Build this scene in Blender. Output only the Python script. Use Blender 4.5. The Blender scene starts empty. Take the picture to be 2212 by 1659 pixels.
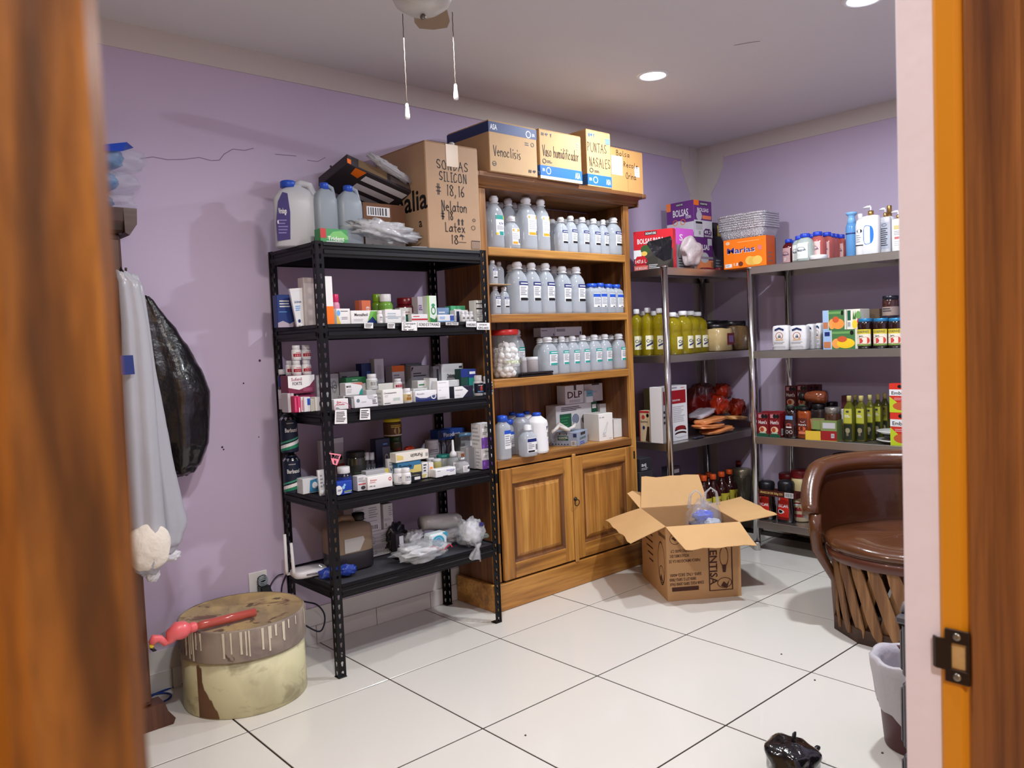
import bpy, math, random
from mathutils import Matrix, Vector, noise
sc = bpy.context.scene
COL = sc.collection
PI = math.pi
# ---------------------------------------------------------------- camera, world, lights, exposure
YAW, PITCH, ROLL = 0.844544961, -0.0537443991, -0.0420305956
CAM = Vector((-1.10127001, -2.74822994, 1.36270474)); FPX = 1711.98404
_f = Vector((math.cos(PITCH)*math.cos(YAW), math.cos(PITCH)*math.sin(YAW), math.sin(PITCH)))
_r0 = Vector((math.sin(YAW), -math.cos(YAW), 0)); _u0 = _r0.cross(_f)
_r = _r0*math.cos(ROLL)+_u0*math.sin(ROLL); _u = _u0*math.cos(ROLL)-_r0*math.sin(ROLL)
cam = bpy.data.cameras.new('camera'); camo = bpy.data.objects.new('camera', cam); COL.objects.link(camo)
camo.matrix_world = Matrix(((_r.x,_u.x,-_f.x,CAM.x),(_r.y,_u.y,-_f.y,CAM.y),(_r.z,_u.z,-_f.z,CAM.z),(0,0,0,1)))
cam.sensor_width = 36; cam.lens = 36*FPX/2212; cam.clip_start = .02; cam.clip_end = 50
cam.dof.use_dof = True; cam.dof.focus_distance = 3.3; cam.dof.aperture_fstop = 9.5
sc.camera = camo
w = bpy.data.worlds.new('world'); sc.world = w; w.use_nodes = True
w.node_tree.nodes['Background'].inputs[0].default_value = (.75,.8,1,1)
w.node_tree.nodes['Background'].inputs[1].default_value = .05
def area(name, loc, size, power, col, rot=(0,0,0), shape='DISK', spread=PI):
    l = bpy.data.lights.new(name,'AREA'); l.shape = shape; l.size = size; l.energy = power; l.color = col; l.spread = spread
    o = bpy.data.objects.new(name,l); o.location = loc; o.rotation_euler = rot; COL.objects.link(o); return o
CEIL = 2.67
DOWN = [(2.18,-.22,11.5),(2.15,-1.30,27),(-.35,-1.6,15)]
for k,(x,y,pw) in enumerate(DOWN): area('downlight_lamp',(x,y,CEIL-.012),.115,pw,(.90,.95,1))
area('fan_lamp',(.30,-.85,2.27),.16,9,(1,.90,.8))
area('hall_lamp',(-1.35,-3.35,2.55),.22,20,(1,.97,.95))
sc.view_settings.view_transform = 'Standard'; sc.view_settings.look = 'None'
sc.view_settings.gamma = 1; sc.view_settings.use_curve_mapping = False; sc.view_settings.exposure = .66
try:
    sc.cycles.use_denoising = True; sc.cycles.max_bounces = 10; sc.cycles.transparent_max_bounces = 14; sc.cycles.transmission_bounces = 8
    sc.cycles.sample_clamp_indirect = 6; sc.cycles.caustics_reflective = False; sc.cycles.caustics_refractive = False
except Exception: pass
# ---------------------------------------------------------------- photograph pixel -> world plane
def at(u, v, ax, val):
    d = _f+_r*((u-1106)/FPX)-_u*((v-829.5)/FPX)
    k = 'xyz'.index(ax); return CAM+d*((val-CAM[k])/d[k])
def pr(p):
    d = Vector(p)-CAM; z = d.dot(_f); return 1106+FPX*d.dot(_r)/z, 829.5-FPX*d.dot(_u)/z
# ---------------------------------------------------------------- materials
def lin(c):
    o = []
    for v in c[:3]:
        v /= 255; o.append(v/12.92 if v <= .04045 else ((v+.055)/1.055)**2.4)
    return (*o, 1)
_mc = {}
def M(rgb, rough=.5, metal=0, trans=0, ior=1.45, coat=0, spec=.5, nz=0, ns=30, bump=0, bs=60, alpha=1, emit=0, name='paint', tl=0):
    key = (rgb, rough, metal, trans, ior, coat, spec, nz, ns, bump, bs, alpha, emit, name, tl)
    if key in _mc: return _mc[key]
    m = bpy.data.materials.new(name); m.use_nodes = True; nt = m.node_tree; b = nt.nodes['Principled BSDF']
    b.inputs['Base Color'].default_value = lin(rgb); b.inputs['Roughness'].default_value = rough; b.inputs['Metallic'].default_value = metal
    b.inputs['Transmission Weight'].default_value = trans; b.inputs['IOR'].default_value = ior
    b.inputs['Coat Weight'].default_value = coat; b.inputs['Specular IOR Level'].default_value = spec; b.inputs['Alpha'].default_value = alpha
    if emit: b.inputs['Emission Color'].default_value = lin(rgb); b.inputs['Emission Strength'].default_value = emit
    if nz or bump:
        tc = nt.nodes.new('ShaderNodeTexCoord')
    if nz:
        n = nt.nodes.new('ShaderNodeTexNoise'); n.inputs['Scale'].default_value = ns; n.inputs['Detail'].default_value = 4
        nt.links.new(tc.outputs['Object'], n.inputs['Vector'])
        mx = nt.nodes.new('ShaderNodeMixRGB'); mx.blend_type = 'MIX'; c = lin(rgb)
        mx.inputs[1].default_value = tuple(min(1, x*(1-nz)) for x in c[:3])+(1,); mx.inputs[2].default_value = tuple(min(1, x*(1+nz)) for x in c[:3])+(1,)
        nt.links.new(n.outputs['Fac'], mx.inputs[0]); nt.links.new(mx.outputs[0], b.inputs['Base Color'])
    if bump:
        n2 = nt.nodes.new('ShaderNodeTexNoise'); n2.inputs['Scale'].default_value = bs; n2.inputs['Detail'].default_value = 3
        nt.links.new(tc.outputs['Object'], n2.inputs['Vector'])
        bp = nt.nodes.new('ShaderNodeBump'); bp.inputs['Strength'].default_value = bump; bp.inputs['Distance'].default_value = .01
        nt.links.new(n2.outputs['Fac'], bp.inputs['Height']); nt.links.new(bp.outputs[0], b.inputs['Normal'])
    if tl:   # thin plastic that scatters light through
        out = nt.nodes['Material Output']; t = nt.nodes.new('ShaderNodeBsdfTranslucent'); t.inputs[0].default_value = lin(rgb)
        s = nt.nodes.new('ShaderNodeMixShader'); s.inputs[0].default_value = tl
        nt.links.new(b.outputs[0], s.inputs[1]); nt.links.new(t.outputs[0], s.inputs[2]); nt.links.new(s.outputs[0], out.inputs[0])
    _mc[key] = m; return m
def wood(name, c1, c2, c3, axis='z', rough=.42, sc_=9, stretch=.07, bump=.12, knots=True, coat=.15):
    key = ('w', name, axis)
    if key in _mc: return _mc[key]
    m = bpy.data.materials.new(name); m.use_nodes = True; nt = m.node_tree; b = nt.nodes['Principled BSDF']; N = nt.nodes.new; L = nt.links.new
    tc = N('ShaderNodeTexCoord'); mp = N('ShaderNodeMapping'); s = [1, 1, 1]; s['xyz'.index(axis)] = stretch; mp.inputs['Scale'].default_value = s
    L(tc.outputs['Object'], mp.inputs['Vector'])
    n1 = N('ShaderNodeTexNoise'); n1.inputs['Scale'].default_value = sc_; n1.inputs['Detail'].default_value = 8; n1.inputs['Distortion'].default_value = 1.3; L(mp.outputs[0], n1.inputs['Vector'])
    n2 = N('ShaderNodeTexNoise'); n2.inputs['Scale'].default_value = sc_*9; n2.inputs['Detail'].default_value = 5; L(mp.outputs[0], n2.inputs['Vector'])
    r = N('ShaderNodeValToRGB'); r.color_ramp.elements[0].position = .32; r.color_ramp.elements[0].color = lin(c1)
    r.color_ramp.elements[1].position = .68; r.color_ramp.elements[1].color = lin(c3); e = r.color_ramp.elements.new(.5); e.color = lin(c2)
    L(n1.outputs['Fac'], r.inputs[0])
    mx = N('ShaderNodeMixRGB'); mx.blend_type = 'MULTIPLY'; mx.inputs[0].default_value = .55; L(r.outputs[0], mx.inputs[1])
    r2 = N('ShaderNodeValToRGB'); r2.color_ramp.elements[0].position = .35; r2.color_ramp.elements[0].color = (.45, .38, .3, 1); r2.color_ramp.elements[1].position = .6; r2.color_ramp.elements[1].color = (1, 1, 1, 1)
    L(n2.outputs['Fac'], r2.inputs[0]); L(r2.outputs[0], mx.inputs[2]); last = mx.outputs[0]
    if knots:
        mp2 = N('ShaderNodeMapping'); s2 = [1, 1, 1]; s2['xyz'.index(axis)] = .55; mp2.inputs['Scale'].default_value = s2; L(tc.outputs['Object'], mp2.inputs['Vector'])
        vo = N('ShaderNodeTexVoronoi'); vo.inputs['Scale'].default_value = 4.3; L(mp2.outputs[0], vo.inputs['Vector'])
        r3 = N('ShaderNodeValToRGB'); r3.color_ramp.elements[0].position = .035; r3.color_ramp.elements[0].color = (.16, .08, .03, 1); r3.color_ramp.elements[1].position = .10; r3.color_ramp.elements[1].color = (1, 1, 1, 1)
        L(vo.outputs['Distance'], r3.inputs[0]); m3 = N('ShaderNodeMixRGB'); m3.blend_type = 'MULTIPLY'; m3.inputs[0].default_value = .8; L(last, m3.inputs[1]); L(r3.outputs[0], m3.inputs[2]); last = m3.outputs[0]
    L(last, b.inputs['Base Color']); b.inputs['Roughness'].default_value = rough; b.inputs['Coat Weight'].default_value = coat; b.inputs['Coat Roughness'].default_value = .25
    bp = N('ShaderNodeBump'); bp.inputs['Strength'].default_value = bump; bp.inputs['Distance'].default_value = .004; L(n2.outputs['Fac'], bp.inputs['Height']); L(bp.outputs[0], b.inputs['Normal'])
    _mc[key] = m; return m
def patchy(name, base, spots, rough=.6, bump=0):
    """base colour with worn patches; spots: (scale, lo, hi, rgb)"""
    if name in _mc: return _mc[name]
    m = bpy.data.materials.new(name); m.use_nodes = True; nt = m.node_tree; b = nt.nodes['Principled BSDF']; N = nt.nodes.new; L = nt.links.new
    tc = N('ShaderNodeTexCoord'); rgb = N('ShaderNodeRGB'); rgb.outputs[0].default_value = lin(base); last = rgb.outputs[0]; nn = None
    for s, lo, hi, c in spots:
        mp = N('ShaderNodeMapping'); sv = s if isinstance(s, tuple) else (s, s, s); mp.inputs['Scale'].default_value = sv; mp.inputs['Location'].default_value = (sv[0]*.37, sv[1]*.11, lo*9)
        L(tc.outputs['Object'], mp.inputs['Vector']); n = N('ShaderNodeTexNoise'); n.inputs['Scale'].default_value = 1; n.inputs['Detail'].default_value = 6; n.inputs['Distortion'].default_value = .5; L(mp.outputs[0], n.inputs['Vector'])
        r = N('ShaderNodeValToRGB'); r.color_ramp.elements[0].position = lo; r.color_ramp.elements[0].color = (0, 0, 0, 1); r.color_ramp.elements[1].position = hi; r.color_ramp.elements[1].color = (1, 1, 1, 1)
        L(n.outputs['Fac'], r.inputs[0]); mx = N('ShaderNodeMixRGB'); L(r.outputs[0], mx.inputs[0]); L(last, mx.inputs[1]); mx.inputs[2].default_value = lin(c); last = mx.outputs[0]; nn = n
    L(last, b.inputs['Base Color']); b.inputs['Roughness'].default_value = rough
    if bump:
        bp = N('ShaderNodeBump'); bp.inputs['Strength'].default_value = bump; bp.inputs['Distance'].default_value = .01; L(nn.outputs['Fac'], bp.inputs['Height']); L(bp.outputs[0], b.inputs['Normal'])
    _mc[name] = m; return m
def C(r, g, b): return M((r, g, b), rough=.5, name='printed_card')
WHITE = C(232, 232, 232); OFFW = C(214, 212, 208); BLACK = M((18, 18, 20), rough=.4, name='black_ink'); NAVY = C(28, 40, 105); GREYP = C(150, 152, 158)
RED = C(196, 28, 40); ORANGE = C(244, 118, 22); YELLOW = C(236, 204, 60); GREEN = C(40, 128, 70); TEAL = C(30, 150, 140); BLUE = C(36, 84, 190); PURPLE = C(110, 40, 130)
PINK = C(225, 90, 140); INK = C(60, 60, 66); MAROON = C(96, 22, 26); LGREY = C(190, 190, 194); LBLUE = C(110, 170, 230); SKIN = C(225, 170, 110); DGREEN = C(24, 84, 60)
MARK = M((38, 30, 32), rough=.6, name='marker_ink'); CARD = M((190, 156, 118), rough=.75, nz=.06, ns=14, bump=.05, bs=200, name='corrugated_card')
CARDL = M((200, 166, 124), rough=.75, nz=.06, ns=14, bump=.05, bs=200, name='pale_corrugated_card'); CARDG = M((198, 160, 112), rough=.75, nz=.05, ns=12, name='golden_corrugated_card')
# ---------------------------------------------------------------- mesh builder
class MB:
    def __init__(s): s.v = []; s.f = []; s.mi = []; s.sm = []; s.mats = []; s.M = None
    def idx(s, m):
        for i, x in enumerate(s.mats):
            if x is m: return i
        s.mats.append(m); return len(s.mats)-1
    def add(s, vs, fs, m, smooth=False, xf=None):
        o = len(s.v)
        for p in vs:
            p = Vector(p)
            if xf: p = Vector(xf(p))
            if s.M is not None: p = s.M @ p
            s.v.append(p)
        i = s.idx(m) if not isinstance(m, list) else None
        for k, f in enumerate(fs):
            s.f.append([o+q for q in f]); s.mi.append(i if i is not None else s.idx(m[k])); s.sm.append(smooth)
        return s
    def box(s, x0, x1, y0, y1, z0, z1, m, c=0):
        if x0 > x1: x0, x1 = x1, x0
        if y0 > y1: y0, y1 = y1, y0
        if c <= 0:
            vs = [(x, y, z) for z in (z0, z1) for x, y in ((x0, y0), (x1, y0), (x1, y1), (x0, y1))]
            return s.add(vs, [(3, 2, 1, 0), (4, 5, 6, 7), (0, 1, 5, 4), (1, 2, 6, 5), (2, 3, 7, 6), (3, 0, 4, 7)], m)
        c = min(c, (x1-x0)*.45, (y1-y0)*.45, (z1-z0)*.45)
        vs = []; X = (x0, x1); Y = (y0, y1); Z = (z0, z1); ix = {}
        for i in (0, 1):
            for j in (0, 1):
                for k in (0, 1):
                    sx, sy, sz = (c, -c)[i], (c, -c)[j], (c, -c)[k]
                    for a, p in (('x', (X[i], Y[j]+sy, Z[k]+sz)), ('y', (X[i]+sx, Y[j], Z[k]+sz)), ('z', (X[i]+sx, Y[j]+sy, Z[k]))):
                        ix[i, j, k, a] = len(vs); vs.append(p)
        g = lambda i, j, k, a: ix[i, j, k, a]
        fs = []
        for i in (0, 1):
            q = [g(i, 0, 0, 'x'), g(i, 1, 0, 'x'), g(i, 1, 1, 'x'), g(i, 0, 1, 'x')]; fs.append(q if i else q[::-1])
            q = [g(0, i, 0, 'y'), g(0, i, 1, 'y'), g(1, i, 1, 'y'), g(1, i, 0, 'y')]; fs.append(q if i else q[::-1])
            q = [g(0, 0, i, 'z'), g(1, 0, i, 'z'), g(1, 1, i, 'z'), g(0, 1, i, 'z')]; fs.append(q if i else q[::-1])
            for j in (0, 1):
                q = [g(i, j, 0, 'x'), g(i, j, 1, 'x'), g(i, j, 1, 'y'), g(i, j, 0, 'y')]; fs.append(q[::-1] if i == j else q)
                q = [g(i, 0, j, 'x'), g(i, 1, j, 'x'), g(i, 1, j, 'z'), g(i, 0, j, 'z')]; fs.append(q if i == j else q[::-1])
                q = [g(0, i, j, 'y'), g(1, i, j, 'y'), g(1, i, j, 'z'), g(0, i, j, 'z')]; fs.append(q[::-1] if i == j else q)
                for k in (0, 1):
                    q = [g(i, j, k, 'x'), g(i, j, k, 'y'), g(i, j, k, 'z')]; fs.append(q if (i+j+k) % 2 else q[::-1])
        return s.add(vs, fs, m)
    def prism(s, pts, a0, a1, m, ax='x', smooth=False):
        """polygon pts in the two other axes, extruded along ax"""
        def P(p, a): return (a, p[0], p[1]) if ax == 'x' else (p[0], a, p[1]) if ax == 'y' else (p[0], p[1], a)
        n = len(pts); vs = [P(p, a0) for p in pts]+[P(p, a1) for p in pts]
        fs = [tuple(range(n))[::-1], tuple(range(n, 2*n))]+[(i, (i+1) % n, n+(i+1) % n, n+i) for i in range(n)]
        return s.add(vs, fs, m, smooth)
    def lathe(s, prof, m, seg=20, sx=1, sy=1, ex=1, smooth=True, disp=None, caps=True, cx=0, cy=0):
        """prof [(r,z)...]; m one material or a list, one per ring band; ex<1 squares the section"""
        vs = []; n = len(prof)
        for j, (r, z) in enumerate(prof):
            for i in range(seg):
                a = 2*PI*i/seg; ca, sa = math.cos(a), math.sin(a)
                x = math.copysign(abs(ca)**ex, ca)*r*sx; y = math.copysign(abs(sa)**ex, sa)*r*sy; zz = z
                if disp: x, y, zz = disp(x, y, zz, a, j)
                vs.append((cx+x, cy+y, zz))
        fs = []; ms = []
        for j in range(n-1):
            for i in range(seg):
                k = (i+1) % seg; fs.append((j*seg+i, j*seg+k, (j+1)*seg+k, (j+1)*seg+i)); ms.append(m[j] if isinstance(m, list) else m)
        if caps:
            fs.append(tuple(range(seg))[::-1]); ms.append(m[0] if isinstance(m, list) else m)
            fs.append(tuple(range((n-1)*seg, n*seg))); ms.append(m[-1] if isinstance(m, list) else m)
        return s.add(vs, fs, ms, smooth)
    def tube(s, pts, r, m, seg=8, smooth=True, closed=False):
        pts = [Vector(p) for p in pts]; n = len(pts); vs = []; prev = None
        for i, p in enumerate(pts):
            t = (pts[(i+1) % n if closed else min(i+1, n-1)]-pts[i-1 if closed or i else 0]).normalized()
            if prev is None: nrm = t.orthogonal().normalized()
            else: nrm = (prev-t*prev.dot(t)).normalized()
            prev = nrm; bn = t.cross(nrm); rr = r[i] if isinstance(r, (list, tuple)) else r
            for k in range(seg):
                a = 2*PI*k/seg; vs.append(p+nrm*math.cos(a)*rr+bn*math.sin(a)*rr)
        fs = [(j*seg+k, j*seg+(k+1) % seg, ((j+1) % n)*seg+(k+1) % seg, ((j+1) % n)*seg+k) for j in range(n if closed else n-1) for k in range(seg)]
        if not closed: fs += [tuple(range(seg))[::-1], tuple(range((n-1)*seg, n*seg))]
        return s.add(vs, fs, m, smooth)
    def data(s, name):
        me = bpy.data.meshes.new(name); me.from_pydata([tuple(v) for v in s.v], [], s.f)
        for m in s.mats: me.materials.append(m)
        me.polygons.foreach_set('material_index', s.mi); me.polygons.foreach_set('use_smooth', s.sm); me.update(); return me
    def build(s, name, parent=None, loc=None, rotz=0):
        o = bpy.data.objects.new(name, s.data(name)); COL.objects.link(o)
        if parent: o.parent = parent
        if loc is not None: o.location = loc
        if rotz: o.rotation_euler = (0, 0, rotz)
        return o
def tag(o, label, cat, group=None, kind=None):
    if label: o['label'] = label
    if cat: o['category'] = cat
    if group: o['group'] = group
    if kind: o['kind'] = kind
    return o
def empty(name, loc, rotz=0, label=None, cat=None, group=None):
    o = bpy.data.objects.new(name, None); o.empty_display_size = .05; COL.objects.link(o); o.location = loc; o.rotation_euler = (0, 0, rotz)
    return tag(o, label, cat, group)
# ---------------------------------------------------------------- writing
_tc = {}
def glyphs(t, bold=True):
    k = (t, bold)
    if k in _tc: return _tc[k]
    cu = bpy.data.curves.new('t', 'FONT'); cu.body = t; cu.size = 1; cu.resolution_u = 2; cu.offset = .018 if bold else 0
    ob = bpy.data.objects.new('t', cu); me = bpy.data.meshes.new_from_object(ob)
    vs = [(v.co.x, v.co.y) for v in me.vertices]; fs = [tuple(p.vertices) for p in me.polygons]
    bpy.data.objects.remove(ob); bpy.data.meshes.remove(me); bpy.data.curves.remove(cu)
    if not vs: vs = [(0, 0)]
    x0 = min(v[0] for v in vs); x1 = max(v[0] for v in vs); y0 = min(v[1] for v in vs); y1 = max(v[1] for v in vs)
    _tc[k] = (vs, fs, x0, x1, y0, y1); return _tc[k]
HW = {'S': (6, '58 49 29 17 16 25 44 53 52 41 21 12'), 'O': (6, '39 18 04 11 30 51 56 48 39'), 'N': (6, '10 19 50 59'), 'D': (6, '10 19 38 56 54 31 10'), 'A': (6, '00 39 60|14 54'),
 'I': (3, '19 19|00 30|09 39|19 10'), 'L': (5, '19 10 40'), 'C': (6, '58 39 17 03 10 40 52'), '#': (7, '20 29|40 49|03 63|06 66'), '1': (3, '28 29 20'), '8': (6, '35 17 18 39 58 57 35 13 11 30 51 53 35'),
 ',': (3, '11 0a'), '6': (6, '49 16 02 20 41 43 24 03'), 'e': (5, '13 43 44 25 03 02 20 41'), 'l': (3, '19 11 20'), 'a': (5, '44 25 03 01 20 42 45 41 50'), 't': (4, '29 21 30|05 45'), 'o': (5, '25 04 01 20 41 44 25'),
 'n': (5, '05 00|03 25 44 40'), 'x': (5, '05 40|00 45'), 'B': (6, '10 19 48 46 25 15|25 54 51 30 10'), 's': (4, '35 15 04 22 31 20 00'), 'V': (6, '09 30 69'), 'i': (2, '15 10|17 18'), 'c': (5, '44 25 03 01 20 41'),
 'u': (5, '05 01 20 41 45|45 40'), 'h': (5, '09 00|03 25 44 40'), 'm': (7, '05 00|03 25 34 30|33 55 64 60'), 'd': (5, '44 25 03 01 20 42|49 40'), 'f': (4, '49 38 27 20|05 45'), 'r': (4, '05 00|03 25 45'), 'P': (6, '10 19 48 56 45 14'),
 'U': (6, '09 02 20 40 62 69'), 'T': (6, '09 69|39 30'), 'E': (5, '59 19 10 50|15 45'), 'R': (6, '10 19 48 56 45 15 50'), 'M': (7, '00 19 34 59 60'), 'X': (6, '00 69|09 60'), 'p': (5, '05 0a|04 25 44 41 20 02'), ' ': (4, ''), '.': (2, '10 11'), 'v': (5, '05 20 45'), 'z': (5, '05 45 00 40')}
def hand(t):
    segs = []; x = 0
    for ch in t:
        adv, d = HW.get(ch, (5, '')); 
        for st in d.split('|') if d else []:
            pts = []
            for q in st.split(): pts.append((x+int(q[0])+random.uniform(-.25, .25), (-2 if q[1] == 'a' else int(q[1]))+random.uniform(-.25, .25)))
            segs.append(pts)
        x += adv+1.6
    return segs, x-1.6
def printer(mb, prints, W, H, xf, wrap=False, seed=0):
    """flat print on a face W x H; xf maps (x,z,off) to local 3-D"""
    off = .0005
    def quad(x0, y0, x1, y1, m):
        n = max(1, int(abs(x1-x0)*W/.006)) if wrap else 1; n = min(n, 10)
        vs = []; fs = []
        for i in range(n+1):
            x = (x0+(x1-x0)*i/n)*W; vs += [xf(x, y0*H, off), xf(x, y1*H, off)]
            if i: fs.append((2*i-2, 2*i, 2*i+1, 2*i-1))
        mb.add(vs, fs, m)
    rnd = random.Random(seed+17)
    for it in prints:
        k = it[0]; off += .00012
        if k == 'r': quad(it[1], it[2], it[3], it[4], it[5])
        elif k in 't':
            xc, yc, hf, s_, m = it[1:6]; vs, fs, x0, x1, y0, y1 = glyphs(s_, it[7] if len(it) > 7 else True)
            sc_ = hf*H/.73; sx = sc_
            if len(it) > 6 and it[6]: sx = it[6]*W/max(x1-x0, .01)
            fl = -1 if len(it) > 8 and it[8] else 1
            mb.add([xf(xc*W+fl*(x-(x0+x1)/2)*sx, yc*H+fl*(y-.36)*sc_, off) for x, y in vs], fs, m)
        elif k == 'w':
            xc, yc, hf, s_, m, wf = it[1:7]; segs, tw = hand(s_); sx = wf*W/tw; sy = hf*H/9; th = (it[7] if len(it) > 7 else .0042)/2
            for pts in segs:
                P = [(xc*W+(x-tw/2)*sx, yc*H+(y-4.5)*sy) for x, y in pts]
                for a, b in zip(P, P[1:]):
                    dx, dy = b[0]-a[0], b[1]-a[1]; L = math.hypot(dx, dy) or 1e-6; nx, ny = -dy/L*th, dx/L*th; ex_, ey_ = dx/L*th*.7, dy/L*th*.7
                    mb.add([xf(a[0]-ex_+nx, a[1]-ey_+ny, off), xf(a[0]-ex_-nx, a[1]-ey_-ny, off), xf(b[0]+ex_-nx, b[1]+ey_-ny, off), xf(b[0]+ex_+nx, b[1]+ey_+ny, off)], [(0, 1, 2, 3)], m)
        elif k == 'e':
            xc, yc, rx, ry, m = it[1:6]; n = 18
            mb.add([xf((xc+rx*math.cos(2*PI*i/n))*W, (yc+ry*math.sin(2*PI*i/n))*H, off) for i in range(n)], [tuple(range(n))], m)
        elif k == 'o':
            xc, yc, rx, ry, m, th = it[1:7]; n = 20; vs = []
            for i in range(n):
                c_, s_ = math.cos(2*PI*i/n), math.sin(2*PI*i/n); vs += [xf((xc+rx*c_)*W, (yc+ry*s_)*H, off), xf((xc+rx*(1-th)*c_)*W, (yc+ry*(1-th)*s_)*H, off)]
            mb.add(vs, [(2*i, (2*i+2) % (2*n), (2*i+3) % (2*n), 2*i+1) for i in range(n)], m)
        elif k == 'p':
            q = it[1]
            if wrap and len(q) == 4:
                vs = []
                for i in range(11): a = i/10; vs += [xf((q[0][0]*(1-a)+q[3][0]*a)*W, (q[0][1]*(1-a)+q[3][1]*a)*H, off), xf((q[1][0]*(1-a)+q[2][0]*a)*W, (q[1][1]*(1-a)+q[2][1]*a)*H, off)]
                mb.add(vs, [(2*i, 2*i+2, 2*i+3, 2*i+1) for i in range(10)], it[2])
            else: mb.add([xf(x*W, y*H, off) for x, y in q], [tuple(range(len(q)))], it[2])
        elif k == 'l':
            n, x0, y0, x1, y1, m = it[1:7]; dy = (y1-y0)/n
            for i in range(n):
                e = x0+(x1-x0)*rnd.uniform(.6, 1); quad(x0, y0+dy*(i+.25), e, y0+dy*(i+.7), m)
        elif k == 'b':
            x0, y0, x1, y1 = it[1:5]; quad(x0, y0, x1, y1, WHITE); off += .00012; x = x0+(x1-x0)*.06
            while x < x1-(x1-x0)*.1:
                d_ = (x1-x0)*rnd.uniform(.03, .08); quad(x, y0+(y1-y0)*.12, x+d_, y1-(y1-y0)*.1, BLACK); x += d_+(x1-x0)*rnd.uniform(.03, .08)
def face(mb, w_, d, h, f, prints, seed=0):
    if f == 'F': printer(mb, prints, w_, h, lambda x, z, o: (x-w_/2, -o, z), seed=seed)
    elif f == 'L': printer(mb, prints, d, h, lambda x, z, o: (-w_/2-o, d-x, z), seed=seed)
    elif f == 'R': printer(mb, prints, d, h, lambda x, z, o: (w_/2+o, x, z), seed=seed)
    elif f == 'T': printer(mb, prints, w_, d, lambda x, z, o: (x-w_/2, z, h+o), seed=seed)
def slot(u0, u1, vt, pl, zs):
    """pixel columns u0..u1 and top row vt on the upright plane pl standing on height zs -> base centre, turn, width, height"""
    ax, val = pl; q = 0 if ax == 'y' else 1; vm = vt
    for _ in range(3):
        a = at(u0, vm, ax, val); b = at(u1, vm, ax, val); c = (a+b)/2
        vb = pr((c.x, c.y, zs))[1]; vm = (vt+vb)/2
    zt = at((u0+u1)/2, vt, ax, val).z
    return Vector((c.x, c.y, zs)), (0 if ax == 'y' else -PI/2), (b-a).length, max(.004, zt-zs)
_seed = [0]
def bx(name, label, cat, u0, u1, vt, pl, zs, d, m, prints=(), group=None, turn=0, c=.0015, tilt=None, gap=.0012):
    """a printed carton seen at pixel columns u0..u1 with its top at vt; returns its top height"""
    p, rz, w_, h = slot(u0, u1, vt, pl, zs); w_ = max(.01, w_-gap); _seed[0] += 1
    mb = MB(); mb.box(-w_/2, w_/2, 0, d, 0, h, m, c)
    ps = prints if isinstance(prints, dict) else {'F': prints}
    for f, q in ps.items(): face(mb, w_, d, h, f, q, _seed[0])
    o = mb.build(name, None, p+Vector((0, 0, .0006)), rz+turn); tag(o, label, cat, group)
    if tilt: o.rotation_euler = (tilt[0], tilt[1], rz+turn)
    return zs+h
def bxl(name, label, cat, P1, P2, vt, zs, d, m, prints=(), group=None, c=.0015):
    """a carton whose front runs from P1 (left) to P2 (right) on the shelf at zs"""
    P1 = Vector((P1[0], P1[1], zs)); P2 = Vector((P2[0], P2[1], zs)); e = P2-P1; w_ = e.length; mid = (P1+P2)/2
    lo, hi = zs, zs+2
    for _ in range(40):
        q = (lo+hi)/2
        if pr((mid.x, mid.y, q))[1] > vt: lo = q
        else: hi = q
    h = lo-zs; mb = MB(); mb.box(-w_/2, w_/2, 0, d, 0, h, m, c); _seed[0] += 1
    for f, q in (prints if isinstance(prints, dict) else {'F': prints}).items(): face(mb, w_, d, h, f, q, _seed[0])
    tag(mb.build(name, None, mid+Vector((0, 0, .0006)), math.atan2(e.y, e.x)), label, cat, group); return zs+h
# kinds: a thing made once as part meshes and placed many times
_kinds = {}
def kind(key, parts, w_, h): _kinds[key] = (parts, w_, h)
def inst(key, name, label, cat, loc, rotz=0, s=(1, 1, 1), group=None, tilt=None):
    parts = _kinds[key][0]
    if len(parts) == 1:
        o = bpy.data.objects.new(name, parts[0][1]); COL.objects.link(o)
    else:
        o = bpy.data.objects.new(name, None); o.empty_display_size = .03; COL.objects.link(o)
        made = {}
        for nm, me, *par in parts:
            c = bpy.data.objects.new(nm, me); COL.objects.link(c); c.parent = made[par[0]] if par else o; made[nm] = c
    o.location = Vector(loc)+Vector((0, 0, .0006)); o.rotation_euler = (tilt[0], tilt[1], rotz) if tilt else (0, 0, rotz); o.scale = s
    return tag(o, label, cat, group)
def put(key, name, label, cat, uc, wpx, vt, pl, zs, group=None, rot=0, tilt=None):
    """stand a kind at pixel column uc, wpx wide, top at vt; the plane goes through its axis"""
    p, rz, w_, h = slot(uc-wpx/2, uc+wpx/2, vt, pl, zs); _, kw, kh = _kinds[key]
    for zb, zm in ((1.838, 2.118), (1.502, 1.806), (1.172, 1.470)):
        if abs(zs-zb) < 1e-4: h = min(h, zm-zs)
    s = w_/kw; return inst(key, name, label, cat, p, rz+rot, (s, s, h/kh), group, tilt)
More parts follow.
